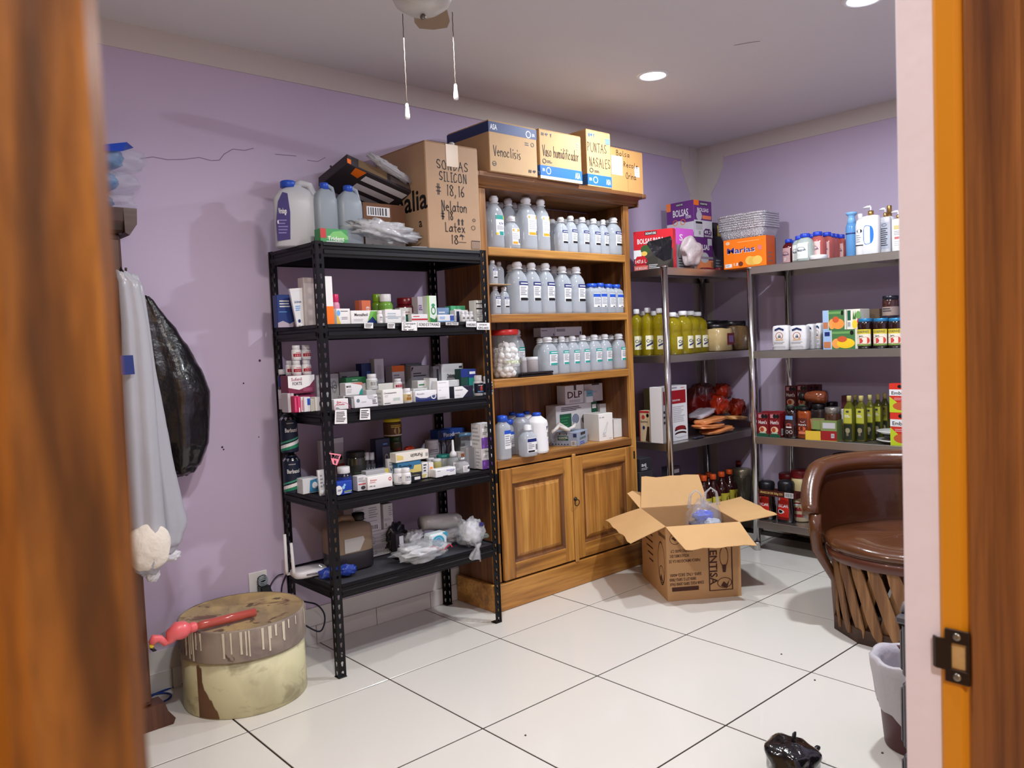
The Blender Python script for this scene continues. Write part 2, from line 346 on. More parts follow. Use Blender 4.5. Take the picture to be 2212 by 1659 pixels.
# ================================================================ THE SETTING
LAV = M((196, 181, 206), rough=.75, nz=.035, ns=3, bump=.06, bs=25, name='lavender_wall_paint')
CREAM = M((205, 198, 192), rough=.8, nz=.03, ns=4, bump=.05, bs=30, name='offwhite_plaster')
CEILM = M((216, 214, 214), rough=.85, nz=.03, ns=2, bump=.05, bs=14, name='ceiling_paint')
BASEW = M((212, 210, 208), rough=.5, nz=.02, ns=6, name='white_base_paint')
TILE = M((222, 218, 210), rough=.22, nz=.025, ns=2.2, coat=.2, name='floor_tile_glaze'); GROUT = M((64, 58, 52), rough=.9, name='grout')
ORG = M((214, 140, 22), rough=.45, nz=.06, ns=8, name='orange_paint')
JW = wood('jamb_wood', (96, 52, 22), (138, 84, 38), (166, 104, 48), 'z', sc_=14, stretch=.05, knots=False, rough=.45)
JW2 = wood('jamb_wood_amber', (84, 46, 14), (146, 90, 30), (174, 116, 48), 'z', sc_=26, stretch=.16, knots=False, rough=.5)
XB, YW, YD = 3.72, .60, -2.39
def st(mb, name, parent=None, kind_='structure'):
    o = mb.build(name, parent)
    if not parent: o['kind'] = kind_
    return o
fl = MB(); fl.box(-2.6, 3.9, -4.4, .75, -.06, -.004, GROUT); floor = st(fl, 'floor')
def tile_data(x0, x1, y0, y1, dz):
    m = MB(); m.box(x0, x1, y0, y1, -.0035, dz, TILE, .001); return m
for i in range(-5, 7):
    for j in range(-8, 1):
        x0 = i*.6; y1 = (-j)*-.6 if j < 0 else 0; y0 = j*.6
        if x0+.6 > 3.9: continue
        lim = min(.6*(j+1), .6); rr = random.uniform(-.0004, .0003)
        tile_data(x0+.0033, min(x0+.5967, XB+.1), j*.6+.0033, min(j*.6+.5967, .599), rr).build('tile', floor)
cl = MB(); cl.box(-2.6, 3.9, -4.4, .8, CEIL, CEIL+.08, CEILM); ceiling = st(cl, 'ceiling')
# hairline scratches on the ceiling
def strokes(pts, xf, th, m, name, parent):
    mb = MB()
    for a, b in zip(pts, pts[1:]):
        dx, dy = b[0]-a[0], b[1]-a[1]; L = math.hypot(dx, dy) or 1; nx, ny = -dy/L*th/2, dx/L*th/2
        mb.add([xf(a[0]+nx, a[1]+ny), xf(a[0]-nx, a[1]-ny), xf(b[0]-nx, b[1]-ny), xf(b[0]+nx, b[1]+ny)], [(0, 1, 2, 3)], m)
    return mb.build(name, parent)
SCR = M((92, 84, 84), rough=.8, name='plaster_scratch')
strokes([(2.16, -.70), (2.20, -.78), (2.215, -.80)], lambda x, y: (x, y, CEIL-.0008), .004, SCR, 'ceiling_crack', ceiling)
wl = MB(); wl.box(-2.5, 3.85, YW, YW+.12, 0, CEIL, LAV); wall_left = st(wl, 'wall_left')
CRK = M((112, 92, 118), rough=.9, name='crack_shade')
def wp(u, v): q = at(u, v, 'y', YW-.0008); return (q.x, q.z)
for pts in ([(302, 343), (330, 339), (362, 345), (400, 344), (430, 340), (456, 347), (474, 346), (484, 333), (503, 322), (528, 325), (548, 320)], [(594, 333), (640, 337)], [(664, 346), (686, 349), (703, 340)]):
    strokes([wp(*p) for p in pts], lambda x, z: (x, YW-.0008, z), .0022, CRK, 'wall_crack', wall_left)
for u, v, r_ in ((561, 779, .006), (526, 828, .004), (480, 966, .005), (483, 971, .004), (559, 944, .003), (715, 360, .007)):
    q = at(u, v, 'y', YW); m = MB(); m.lathe([(r_, 0), (r_*.7, .0012)], M((70, 58, 72), rough=.8, name='scuff'), 7); m.M = None
    o = m.build('scuff', wall_left); o.rotation_euler = (PI/2, 0, 0); o.location = (q.x, YW-.0002, q.z)
wb = MB(); wb.box(XB, XB+.12, -4.2, YW, 0, CEIL, LAV); wall_back = st(wb, 'wall_back')
# off-white cornice band, corner column and its diagonal haunches
t = MB(); t.box(-2.5, XB, YW-.006, YW, 2.57, CEIL, CREAM); st(t, 'trim_1')
t = MB(); t.box(XB-.006, XB, -2.39, YW-.006, 2.57, CEIL, CREAM); st(t, 'trim_2')
t = MB(); t.box(XB-.10, XB-.006, YW-.010, YW, 0, CEIL, CREAM); t.box(XB-.010, XB, YW-.11, YW-.010, 0, CEIL, CREAM)
t.prism([(XB-.10, 2.33), (XB-.10, 2.58), (XB-.20, 2.58), (XB-.19, 2.50), (XB-.14, 2.40)], YW-.010, YW, CREAM, 'y')
t.prism([(YW-.11, 2.33), (YW-.11, 2.58), (YW-.22, 2.58), (YW-.21, 2.50), (YW-.16, 2.40)], XB-.010, XB, CREAM, 'x'); st(t, 'trim_3')
# painted base band with tile skirting below it
t = MB(); t.box(-2.5, XB, YW-.004, YW, 0, .168, BASEW); st(t, 'baseboard_left')
t = MB(); t.box(XB-.004, XB, -2.39, YW, 0, .168, BASEW); st(t, 'baseboard_back')
sk = M((206, 202, 198), rough=.3, nz=.02, ns=5, name='skirting_tile_glaze'); bl = bpy.data.objects['baseboard_left']; bb = bpy.data.objects['baseboard_back']
for i in range(-3, 12):
    x0 = -.06-.0+i*.325-.33
    if x0 < XB-.05: m = MB(); m.box(x0+.001, min(x0+.323, XB-.012), YW-.013, YW-.0045, 0.0005, .084, sk, .0015); m.build('skirting_tile', bl)
for i in range(0, 9):
    y1 = YW-.02-i*.325; m = MB(); m.box(XB-.013, XB-.0045, y1-.323, y1, .0005, .084, sk, .0015); m.build('skirting_tile', bb)
# door wall (the camera looks through its opening) and the hall behind the camera
HY = -2.463
d = MB(); d.box(-.212, 3.72, HY, YD, 0, CEIL, LAV); st(d, 'wall_front_right')
REV = M((236, 226, 240), rough=.6, nz=.03, ns=9, bump=.08, bs=30, name='pale_reveal_plaster')
d = MB(); d.box(-.2155, -.2121, -2.4485, -2.3865, 0, 2.12, REV, .001); d.box(-.2121, .10, -2.3898, -2.3865, 0, 2.12, REV); d.build('reveal', bpy.data.objects['wall_front_right'])
d = MB(); d.box(-2.5, -1.063, HY, YD, 0, CEIL, ORG); st(d, 'wall_front_left')
d = MB(); d.box(-1.063, -.215, HY, YD, 2.12, CEIL, LAV); st(d, 'wall_front_top')
d = MB(); d.box(-2.6, -2.5, -4.3, .7, 0, CEIL, M((226, 196, 150), rough=.8, name='hall_paint')); st(d, 'wall_side')
d = MB(); d.box(-2.6, 1.6, -4.3, -4.2, 0, CEIL, M((232, 205, 160), rough=.8, name='hall_paint_warm')); st(d, 'wall_hall')
d = MB(); d.box(1.5, 1.6, -4.2, HY, 0, CEIL, M((232, 205, 160), rough=.8, name='hall_paint_warm')); st(d, 'wall_hall_end')
# door frame: right jamb (orange strip, brown casing, strike plate), left jamb, head
dj = empty('door_1', (-.22, -2.46, 0)); dj['kind'] = 'structure'
def rel(mb, name, loc=(-.22, -2.46, 0), par=dj):
    mb.M = Matrix.Translation(-Vector(loc)); 
    mb.v = [v-Vector(loc) for v in mb.v]; mb.M = None; return mb.build(name, par)
m = MB(); m.box(-.2205, -.15, -2.4485, -2.424, 0, 2.12, ORG, .004); m.box(-.2165, -.15, -2.4545, -2.4485, 0, 2.12, ORG); rel(m, 'orange_jamb')
m = MB(); m.box(-.224, -.10, -2.5035, -2.4545, 0, 2.16, JW, .003); rel(m, 'casing')
m = MB(); m.box(-1.0668, -1.0322, -2.5035, -2.464, 0, 2.16, JW2, .005); rel(m, 'casing')
m = MB(); m.box(-1.062, -1.0300, -2.4635, -2.39, 0, 2.12, JW2, .003); rel(m, 'jamb')
m = MB(); m.box(-1.063, -.10, -2.5035, -2.4635, 2.12, 2.2, JW2, .003); rel(m, 'head')
# strike plate: a T-shaped plate with a bent lip, latch hole and two screws
BRZ = M((58, 46, 40), rough=.4, metal=.8, name='dark_bronze'); m = MB()
zc_ = 1.0135; y0, y1 = -2.4545, -2.4305
X = -.2222
for a, b, c_, d_ in ((y0, y1, zc_+.014, zc_+.0285), (y0, y1, zc_-.0285, zc_-.014), (y0, y0+.0035, zc_-.014, zc_+.014), (y1-.006, y1, zc_-.014, zc_+.014)): m.box(X-.0018, X+.0012, a, b, c_, d_, BRZ, .0005)
m.prism([(X-.0018, y1-.001), (X+.0012, y1-.001), (X+.0008, y1+.008), (X+.004, y1+.0125), (X+.0015, y1+.013), (X-.002, y1+.009)], zc_-.0165, zc_+.0165, BRZ, 'z')
sp = rel(m, 'strike_plate')
m = MB(); m.box(X+.0012, X+.0016, y0+.0035, y1-.006, zc_-.0135, zc_+.0135, M((196, 160, 108), rough=.7, nz=.2, ns=80, name='raw_wood')); rel(m, 'latch_pocket')
for zz in (.0215, -.0215):
    m = MB(); m.lathe([(.0042, 0), (.0040, .001), (.002, .0018), (.0006, .0014)], M((150, 146, 140), rough=.3, metal=1, name='screw_steel'), 12); s_ = m.build('screw', dj)
    s_.rotation_euler = (0, -PI/2, 0); s_.location = (X-.0017+.22, -2.4425+2.46, zc_+zz)
# ---------------------------------------------------------------- ceiling downlights and fan
LEDM = M((225, 238, 255), emit=9, name='lit_led_lens'); WP = M((232, 232, 230), rough=.4, name='white_enamel')
for k, (x, y, _) in enumerate(DOWN):
    e = empty('ceiling_downlight', (x, y, CEIL), 0, ['round white recessed ceiling light above the bookcase and open carton', 'round white recessed ceiling light partly hidden by the door frame', 'round recessed ceiling light just inside the doorway'][k], 'light', 'recessed ceiling lights')
    m = MB(); m.lathe([(.062, -.0005), (.066, -.006), (.082, -.005), (.085, -.0005)], WP, 32, caps=False); m.build('trim_ring', e)
    m = MB(); m.lathe([(.061, -.0008), (.058, -.003)], LEDM, 32); m.build('lens', e)
F = Vector((.30, -.85, CEIL)); fan = empty('ceiling_fan', F, 0, 'white ceiling fan with frosted light globe and two hanging pull chains', 'fan')
m = MB(); m.lathe([(.07, 0), (.075, -.03), (.02, -.05), (.014, -.05), (.014, -.10), (.09, -.11), (.125, -.14), (.125, -.20), (.07, -.225), (.03, -.23)], WP, 32); m.build('motor', fan)
m = MB(); m.lathe([(.05, -.231), (.075, -.24), (.092, -.27), (.092, -.295), (.078, -.325), (.048, -.345), (.012, -.352)], M((226, 226, 220), rough=.35, trans=.25, name='frosted_glass', tl=.4), 32); m.build('lamp_globe', fan)
m = MB(); m.lathe([(.004, -.351), (.008, -.356), (.009, -.361), (.005, -.366)], M((120, 116, 110), rough=.3, metal=.8, name='finial_metal'), 12); m.build('finial', fan)
FB = M((150, 130, 108), rough=.5, name='fan_blade_veneer')
for k in range(4):
    a = R_ = math.radians(-40+90*k); m = MB(); m.prism([(.14, -.03), (.2, -.045), (.50, -.062), (.555, -.05), (.57, 0), (.555, .05), (.50, .062), (.2, .045), (.14, .03)], -.176, -.168, FB, 'z')
    b = m.build('blade', fan); b.rotation_euler = (.14 if 0 else 0, 0, a)
for (u0, v0, u1, v1), dep in (((869, 16, 879, 226), 0), ((975, 0, 984, 184), 1)):
    q = at(u1, v1, 'y', F.y-.02 if dep else F.y+.075); L = 2.315-q.z
    pts = [(q.x-F.x, q.y-F.y, -.345+0-(L*i/24)) for i in range(25)]; z0 = q.z-CEIL
    pts = [(p[0], p[1], -.33+(z0+.33)*i/24) for i, p in enumerate(pts)]
    m = MB(); m.tube([(p[0]+.0006*math.sin(i*2), p[1], p[2]) for i, p in enumerate(pts)], .0012, M((70, 64, 60), rough=.5, metal=.6, name='bead_chain'), 5); c_ = m.build('pull_chain', fan)
    m = MB(); m.lathe([(.002, .004), (.0045, 0), (.005, -.008), (.0075, -.034), (.0065, -.042), (.002, -.044)], WHITE, 12, cx=pts[-1][0], cy=pts[-1][1]); m.v = [v+Vector((0, 0, z0)) for v in m.v]; m.build('pull_knob', c_)
# ---------------------------------------------------------------- outlet, plug, cables on the left wall
q = at(557, 1264, 'y', YW); o_ = empty('wall_outlet', (q.x, YW, q.z), 0, 'white wall socket plate behind the painted drum', 'outlet')
m = MB(); m.box(-.042, .042, -.008, -.0004, -.062, .062, WP, .002); m.build('cover_plate', o_)
ad = MB(); ad.box(q.x-.008, q.x+.036, YW-.05, YW-.009, q.z-.075, q.z+.002, M((16, 16, 18), rough=.35, name='black_plastic'), .003); tag(ad.build('power_adapter'), 'black power adapter plugged into the white wall socket', 'adapter')
cp = MB()
for k in range(7): cp.tube([(q.x+.012+.020*math.cos(a*PI/8), YW-.024-.008*(k % 2)+.003*math.sin(a), q.z+.022+.0035*(k-3)+.014*math.sin(a*PI/8)) for a in range(16)], .0024, M((200, 215, 225) if k % 2 else (40, 70, 90), rough=.2, trans=.5, name='clear_coil'), 6, closed=True)
tag(cp.build('coiled_lead'), 'clear and dark coiled lead bunched above the black adapter', 'cable')
DKB = M((18, 20, 44), rough=.45, name='navy_cable'); BLC = M((18, 50, 130), rough=.4, name='blue_cable')
def cable(name, label, pts, r, m):
    P = [Vector(p) for p in pts]; out = []
    for i in range(len(P)-1):
        a, b, c_, d_ = P[max(i-1, 0)], P[i], P[i+1], P[min(i+2, len(P)-1)]
        for k in range(6):
            t = k/6; out.append(.5*((2*b)+(-a+c_)*t+(2*a-5*b+4*c_-d_)*t*t+(-a+3*b-3*c_+d_)*t**3))
    out.append(P[-1]); mb = MB(); mb.tube(out, r, m, 7); return tag(mb.build(name), label, 'cable')
g = lambda u, v, y: tuple(at(u, v, 'y', y))
cable('router_cable', 'thin black cable looping from the router down behind the drum', [g(612, 1240, .592), g(598, 1245, .592), g(584, 1266, .59), g(590, 1282, .59), g(600, 1292, .59), (.36, .59, .12)], .0028, DKB)
cable('power_cable', 'dark violet cable dropping straight behind the drum beside the rack', [g(619, 1240, .592), g(610, 1262, .592), g(608, 1285, .592), g(610, 1300, .592)], .0034, M((44, 24, 60), rough=.45, name='violet_cable'))
cable('looped_cable', 'dark blue cable bulging out to the right behind the drum', [g(632, 1292, .52), g(660, 1300, .50), g(684, 1306, .46), g(700, 1325, .44), g(700, 1350, .43), g(686, 1364, .45), (.46, .52, .16)], .0036, DKB)
h = lambda u, v, z=.006: tuple(at(u, v, 'z', z))
cable('floor_cable', 'blue network cable trailing over the floor tiles left of the drum', [h(460, 1455, .03), h(425, 1465, .02), h(385, 1480), h(340, 1497), h(318, 1508), h(325, 1502), h(350, 1497), h(369, 1500), h(362, 1511), h(335, 1523), h(310, 1530)], .0038, BLC)
# ================================================================ BLACK STEEL RACK
BK = M((10, 9, 11), rough=.42, spec=.3, name='black_powder_coat'); BKB = M((62, 62, 68), rough=.5, nz=.08, ns=20, name='grey_shelf_board'); BKD = M((14, 13, 16), rough=.4, name='black_shelf_board')
RX0, RX1, RY0, RY1 = .457, 1.345, .157, .585; SH = [1.795, 1.462, 1.108, .752, .388]
rack = empty('storage_rack', (RX0, RY0, 0), 0, 'five-tier black slotted-angle steel rack crowded with medicines against lavender wall', 'shelving')
def hole_strip(mb, w_, h, n, xf):
    """flange with keyhole slots, pitch h/n"""
    p = h/n; N = 10
    for k in range(n):
        zc = (k+.5)*p; ins = []
        for i in range(N):
            a = 2*PI*i/N; r_ = .0058 if math.sin(a) > -.3 else .0058; x = math.cos(a)*r_; z = math.sin(a)*r_+.003
            if math.sin(a) < -.25: x *= .62; z = -.0125 if math.sin(a) < -.5 else -.006
            ins.append((w_*.52+x, zc+z))
        outs = []
        for i in range(N):
            a = 2*PI*i/N; cx, cz = math.cos(a), math.sin(a); t = 1/max(abs(cx)/(w_*.48), abs(cz)/(p/2)); outs.append((min(w_, max(0, w_*.52+cx*t)), max(k*p, min((k+1)*p, zc+cz*t))))
        outs_c = []
        poly = []; vs = []; 
        o0 = [(0, k*p), (w_, k*p), (w_, (k+1)*p), (0, (k+1)*p)]
        vs = [xf(x, z, 0) for x, z in ins]+[xf(x, z, 0) for x, z in o0]
        # nearest outer corner per hole vertex
        fs = []
        def cor(i):
            x, z = ins[i]; dx, dz = x-w_*.52, z-zc
            return N+(2 if dx >= 0 and dz >= 0 else 3 if dx < 0 and dz >= 0 else 0 if dx < 0 else 1)
        for i in range(N):
            j = (i+1) % N; a, b = cor(i), cor(j); fs.append((i, a, j))
            if a != b: fs.append((a, b, j))
        mb.add(vs, fs, BK)
for (x, y, sx, sy) in ((RX0, RY0, 1, 1), (RX1, RY0, -1, 1), (RX0, RY1, 1, -1), (RX1, RY1, -1, -1)):
    mb = MB(); X, Y = x-RX0, y-RY0; H = 1.80
    for o1 in (0, .0016):
        hole_strip(mb, .034, H, 45, lambda a, z, o, X=X, Y=Y, sx=sx, sy=sy, o1=o1: (X+sx*a, Y+sy*o1, z))
        hole_strip(mb, .034, H, 45, lambda a, z, o, X=X, Y=Y, sx=sx, sy=sy, o1=o1: (X+sx*o1, Y+sy*a, z))
    mb.box(X+sx*-.002, X+sx*.004, Y+sy*-.002, Y+sy*.004, 0, H, BK); post = mb.build('post', rack)
    mb = MB(); mb.box(X-sx*.003, X+sx*.036, Y-sy*.003, Y+sy*.036, 0.0, .004, BK, .001); mb.build('foot', post)
prof = [(0, 0), (.006, .002), (.008, -.012), (.003, -.016), (.003, -.026), (.009, -.030), (.010, -.044), (.004, -.050), (.004, -.058), (.0, -.058), (-.004, -.05), (-.004, -.004)]
W_, D_ = RX1-RX0, RY1-RY0
for k, z in enumerate(SH):
    for nm in ('front', 'back', 'left', 'right'):
        mb = MB()
        if nm == 'front': mb.prism([(.006-a, z+b) for a, b in prof], .035, W_-.035, BK, 'x')
        elif nm == 'back': mb.prism([(D_-.006+a, z+b) for a, b in prof], .035, W_-.035, BK, 'x')
        elif nm == 'left': mb.prism([(.006-a, z+b) for a, b in prof], .035, D_-.035, BK, 'y')
        else: mb.prism([(W_-.006+a, z+b) for a, b in prof], .035, D_-.035, BK, 'y')
        mb.build('beam', rack)
    mb = MB(); mb.box(.012, W_-.012, .012, D_-.012, z-.016, z-.003, BKB if k == 4 else BKD, .001); mb.build('shelf_board', rack)
for z in (SH[3]-.02, SH[4]+.0): mb = MB(); mb.box(W_-.004, W_+.012, -.006, .004, z-.05, z-.005, BK, .001); mb.build('clip', rack)
# handwritten tags stuck on the rack
def stick(name, label, cat, pts, y, m, prints, group=None, th=.0005):
    """a flat sticker with pixel corners bl, br, tr, tl on plane y"""
    P = [at(u, v, 'y', y) for u, v in pts]; bl, br, tr, tl = P; mb = MB(); n = Vector((0, th, 0))
    mb.add([*P, *[p+n for p in P]], [(0, 1, 2, 3), (7, 6, 5, 4), (0, 4, 5, 1), (1, 5, 6, 2), (2, 6, 7, 3), (3, 7, 4, 0)], m)
    W = (br-bl).length; H = (tl-bl).length
    def xf(x, z, o):
        a, b = x/W, z/H; q = bl*(1-a)*(1-b)+br*a*(1-b)+tr*a*b+tl*(1-a)*b; return q-Vector((0, o, 0))
    printer(mb, prints, W, H, xf); return tag(mb.build(name), label, cat, group)
YS = RY0-.012; BI = M((44, 44, 50), name='label_ink')
lines = lambda n: [('l', n, .1, .12, .9, .9, BI)]
for i, (x0, x1, a, b, pr_, lb) in enumerate([(787, 806, 697, 709, lines(3), 'small white shelf tag nearest the rack front post on second shelf'), (837, 853, 698, 709, lines(3), 'small white shelf tag below the silver-white box on second shelf'),
    (868, 901, 695, 714, [('w', .5, .82, .22, 'Clonazm', BI, .8, .0016), ('w', .35, .45, .22, 'Emtel', BI, .5, .0016), ('w', .45, .14, .2, 'Nebucol', BI, .7, .0016)], 'larger white tag with three handwritten lines on second shelf edge'),
    (902, 951, 696, 707, [('w', .5, .55, .5, 'SINDESTMANO', BI, .9, .0018)], 'long white handwritten strip in middle of second shelf edge'), (963, 990, 696, 702, [('w', .5, .5, .6, 'INDECTIVOS', BI, .85, .0016)], 'thin white handwritten strip below blue-white boxes on shelf edge'),
    (1007, 1029, 694, 706, [('w', .5, .4, .4, 'VARIADO', BI, .85, .0018)], 'white handwritten tag below tiny lettered bottles on second shelf edge'), (1030, 1058, 697, 712, [('w', .5, .75, .22, 'ompal', BI, .6, .0016), ('w', .5, .25, .25, 'SIMILARES', BI, .8, .0016)], 'white handwritten tag beside the rack rear-right front post')]):
    stick('shelf_tag', lb, 'tag', [(x0, b), (x1, b+.3), (x1, a+.3), (x0, a)], YS, WHITE, pr_, 'white tags on the rack shelf edges')
for a, b, x0, x1, n, lb in ((886, 916, 723, 750, 7, 'white printed tag hanging from third shelf right beside front post'), (883, 907, 777, 800, 5, 'white printed tag hanging from third shelf, second from the post')):
    stick('shelf_tag', lb, 'tag', [(x0, b), (x1, b-1), (x1-1, a-1), (x0+1, a)], YS, WHITE, lines(n), 'white tags on the rack shelf edges')
PKT = M((250, 140, 160), rough=.6, name='pink_paper')
stick('pink_tag', 'pink handwritten paper tag stuck on the rack front post', 'tag', [(719, 1003), (728, 1005), (737, 982), (711, 978)], RY0-.0045, PKT, [('w', .45, .72, .3, 'UMAX', BI, .8, .0022), ('w', .5, .25, .28, 'N', BI, .3, .0022)])
# ================================================================ BOOKCASE
PW = wood('honey_pine', (124, 78, 32), (176, 120, 52), (204, 150, 74), 'z', sc_=7, stretch=.06)
PWX = wood('honey_pine_along', (126, 80, 34), (182, 126, 56), (208, 154, 78), 'x', sc_=7, stretch=.06)
PWY = wood('shaded_pine', (84, 50, 22), (120, 74, 36), (142, 92, 46), 'z', sc_=7, stretch=.06)  # same pine, darkened so its colour carries the shade inside the case
PWC = wood('crown_pine', (84, 50, 24), (126, 82, 42), (152, 104, 56), 'x', sc_=7, stretch=.05)
BX0, BX1, BY0, BY1 = 1.425, 2.565, .285, .59
bc = empty('bookcase', (BX0, BY0, 0), 0, 'tall honey-pine bookcase with two panelled cupboard doors and bottles on open shelves', 'bookcase')
def bp(name, f, par=bc):
    mb = MB(); f(mb); o = Vector((BX0, BY0, 0)) if par is bc else Vector((0, 0, 0)); mb.v = [v-o for v in mb.v] if par is bc else mb.v; return mb.build(name, par)
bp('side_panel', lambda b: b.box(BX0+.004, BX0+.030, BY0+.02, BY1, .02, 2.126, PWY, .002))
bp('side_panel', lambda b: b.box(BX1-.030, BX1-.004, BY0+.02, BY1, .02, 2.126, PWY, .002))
bp('face_stile', lambda b: b.box(BX0, BX0+.045, BY0, BY0+.022, .14, 2.126, PW, .003))
bp('face_stile', lambda b: b.box(BX1-.045, BX1, BY0, BY0+.022, .14, 2.126, PW, .003))
n = 11; sw = (BX1-BX0-.06)/n
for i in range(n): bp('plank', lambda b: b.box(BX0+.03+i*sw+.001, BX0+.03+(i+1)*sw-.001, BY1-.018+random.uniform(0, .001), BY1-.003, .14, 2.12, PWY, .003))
for z in (1.838, 1.502, 1.172): bp('shelf', lambda b: (b.box(BX0+.031, BX1-.031, BY0+.020, BY1-.019, z-.028, z, PWX, .002), b.box(BX0+.0455, BX1-.0455, BY0-.002, BY0+.020, z-.042, z, PWX, .004)))
bp('counter', lambda b: (b.box(BX0+.031, BX1-.031, BY0+.006, BY1-.019, .73, .762, PWX, .003), b.box(BX0+.0455, BX1-.0455, BY0-.004, BY0+.0055, .722, .762, PWX, .003)))
cr = [(.30, 2.127), (-.004, 2.127), (-.008, 2.134), (-.020, 2.138), (-.026, 2.148), (-.048, 2.164), (-.066, 2.170), (-.068, 2.19), (.30, 2.19)]
bp('crown', lambda b: (b.prism([(BY0+a, z) for a, z in cr], BX0-.045, BX1+.05, PWC, 'x'), b.box(BX1+.05, BX1+.085, BY0-.068, BY0+.3, 2.165, 2.19, PWC, .004), b.box(BX1+.05, BX1+.06, BY0-.03, BY0+.3, 2.12, 2.165, PWC, .003), b.box(BX0-.085, BX0-.045, BY0-.068, BY0+.3, 2.165, 2.19, PWC, .004)))
bp('plinth', lambda b: (b.box(BX0-.022, BX1+.012, BY0-.026, BY0-.001, 0, .138, PWX, .004), b.box(BX0-.022, BX0+.002, BY0-.0005, BY1-.01, 0, .138, PWX, .003), b.box(BX1-.004, BX1+.012, BY0-.0005, BY1-.01, 0, .138, PWX, .003)))
mid = at(1241, 1085, 'y', BY0-.02).x
DG = M((74, 40, 18), rough=.6, name='recess_brown')  # plain dark brown for the door panel recess
def door(x0, x1, par_label):
    z0, z1 = .147, .716; y = BY0-.020
    d_ = bp('door', lambda b: (b.box(x0, x0+.075, y, y+.019, z0, z1, PW, .003), b.box(x1-.075, x1, y, y+.019, z0, z1, PW, .003), b.box(x0+.0755, x1-.0755, y, y+.019, z0, z0+.08, PWX, .003), b.box(x0+.0755, x1-.0755, y, y+.019, z1-.08, z1, PWX, .003)))
    mb = MB(); X0, X1, Z0, Z1 = x0+.076, x1-.076, z0+.081, z1-.081; a = .012; b_ = .04
    def ring(i, yy): return [(X0+i-BX0, yy-BY0, Z0+i), (X1-i-BX0, yy-BY0, Z0+i), (X1-i-BX0, yy-BY0, Z1-i), (X0+i-BX0, yy-BY0, Z1-i)]
    vs = ring(0, y+.004)+ring(a, y+.013)+ring(b_*.6, y+.013)+ring(b_, y+.004); fs = []; 
    for k in range(3): fs += [(k*4+i, k*4+(i+1) % 4, k*4+4+(i+1) % 4, k*4+4+i) for i in range(4)]
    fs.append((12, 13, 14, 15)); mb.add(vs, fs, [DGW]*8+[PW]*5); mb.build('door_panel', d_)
    return d_
DGW = wood('dark_recess_pine', (70, 38, 14), (110, 66, 26), (130, 80, 34), 'z', sc_=7, stretch=.06)  # darker pine tone in the groove around each raised door panel
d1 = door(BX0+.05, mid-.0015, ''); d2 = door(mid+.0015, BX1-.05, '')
mb = MB(); mb.box(mid-.014-BX0, mid+.014-BX0, -.032, -.0205, .135, .735, PW, .005); mb.build('astragal', d2)
RG = M((60, 52, 46), rough=.4, metal=.9, name='dark_iron'); q = at(1245, 1083, 'y', BY0-.04); mb = MB()
mb.lathe([(.012, 0), (.012, .003), (.006, .006), (.006, .012), (.002, .016)], RG, 14); mb.v = [Vector((v.x+q.x-BX0, -.032-v.z, v.y+q.z+.012)) for v in mb.v]
mb.tube([(q.x-BX0+.017*math.cos(2*PI*i/20), -.046-.002*math.sin(2*PI*i/20), q.z-.007+.017*math.sin(2*PI*i/20)) for i in range(20)], .0026, RG, 8, closed=True); mb.build('ring_pull', d2)
for z in (.22, .64):
    mb = MB(); mb.box(BX1-.055-BX0, BX1-.043-BX0, -.0225, -.0025, z, z+.045, RG, .001); mb.build('hinge', d2)
# ================================================================ STAINLESS SHELVING
SS = M((196, 192, 188), rough=.34, metal=1, nz=.05, ns=6, name='stainless_steel'); SSP = M((205, 203, 202), rough=.16, metal=1, name='polished_tube')
def steel_unit(name, label, x0, x1, y0, y1, heights, posts, front):
    e = empty(name, (x0, y0, 0), 0, label, 'shelving')
    for (x, y, top) in posts:
        mb = MB(); mb.lathe([(.021, .045), (.021, top)], SSP, 18, cx=x-x0, cy=y-y0); p = mb.build('post', e)
        mb = MB(); mb.lathe([(.0235, top), (.0235, top+.006), (.012, top+.010)], SS, 18, cx=x-x0, cy=y-y0); mb.build('post_cap', p)
        mb = MB(); mb.lathe([(.017, .0), (.019, .004), (.019, .04), (.0225, .042), (.0225, .052)], SS, 16, cx=x-x0, cy=y-y0); mb.build('foot', p)
    for z in heights:
        mb = MB(); X, Y = x1-x0, y1-y0
        mb.box(0, X, 0, Y, z-.004, z, SS, .001); mb.box(0, X, 0, .003, z-.044, z-.0041, SS); mb.box(0, X, Y-.003, Y, z-.044, z-.0041, SS); mb.box(0, .003, .0031, Y-.0031, z-.044, z-.0041, SS); mb.box(X-.003, X, .0031, Y-.0031, z-.044, z-.0041, SS)
        mb.box(.003, X-.003, .0031, .015, z-.044, z-.042, SS); mb.box(.05, X-.05, Y*.5-.03, Y*.5+.03, z-.03, z-.0041, SS); mb.build('shelf', e)
    return e
U1X0, U1X1, U1Y0, U1Y1 = 2.712, 3.69, .135, .575
U2X0, U2X1, U2Y0, U2Y1 = 3.235, 3.69, -1.45, -.075
steel_unit('steel_shelving', 'stainless steel shelving with round posts between bookcase and room corner', U1X0, U1X1, U1Y0, U1Y1, (1.76, 1.24, .71, .19), [(U1X0+.004, U1Y0+.02, 1.762), (U1X1-.03, U1Y0+.012, 1.745), (U1X0+.03, U1Y1-.03, 1.745), (U1X1-.03, U1Y1-.03, 1.745)], 'y')
steel_unit('steel_shelving', 'stainless steel shelving along the back wall behind the leather chair', U2X0, U2X1, U2Y0, U2Y1, (1.755, 1.24, .715, .19), [(U2X0+.016, U2Y1-.012, 1.745), (U2X1-.03, U2Y1-.03, 1.745), (U2X0+.022, U2Y0+.02, 1.745), (U2X1-.03, U2Y0+.02, 1.745)], 'x')
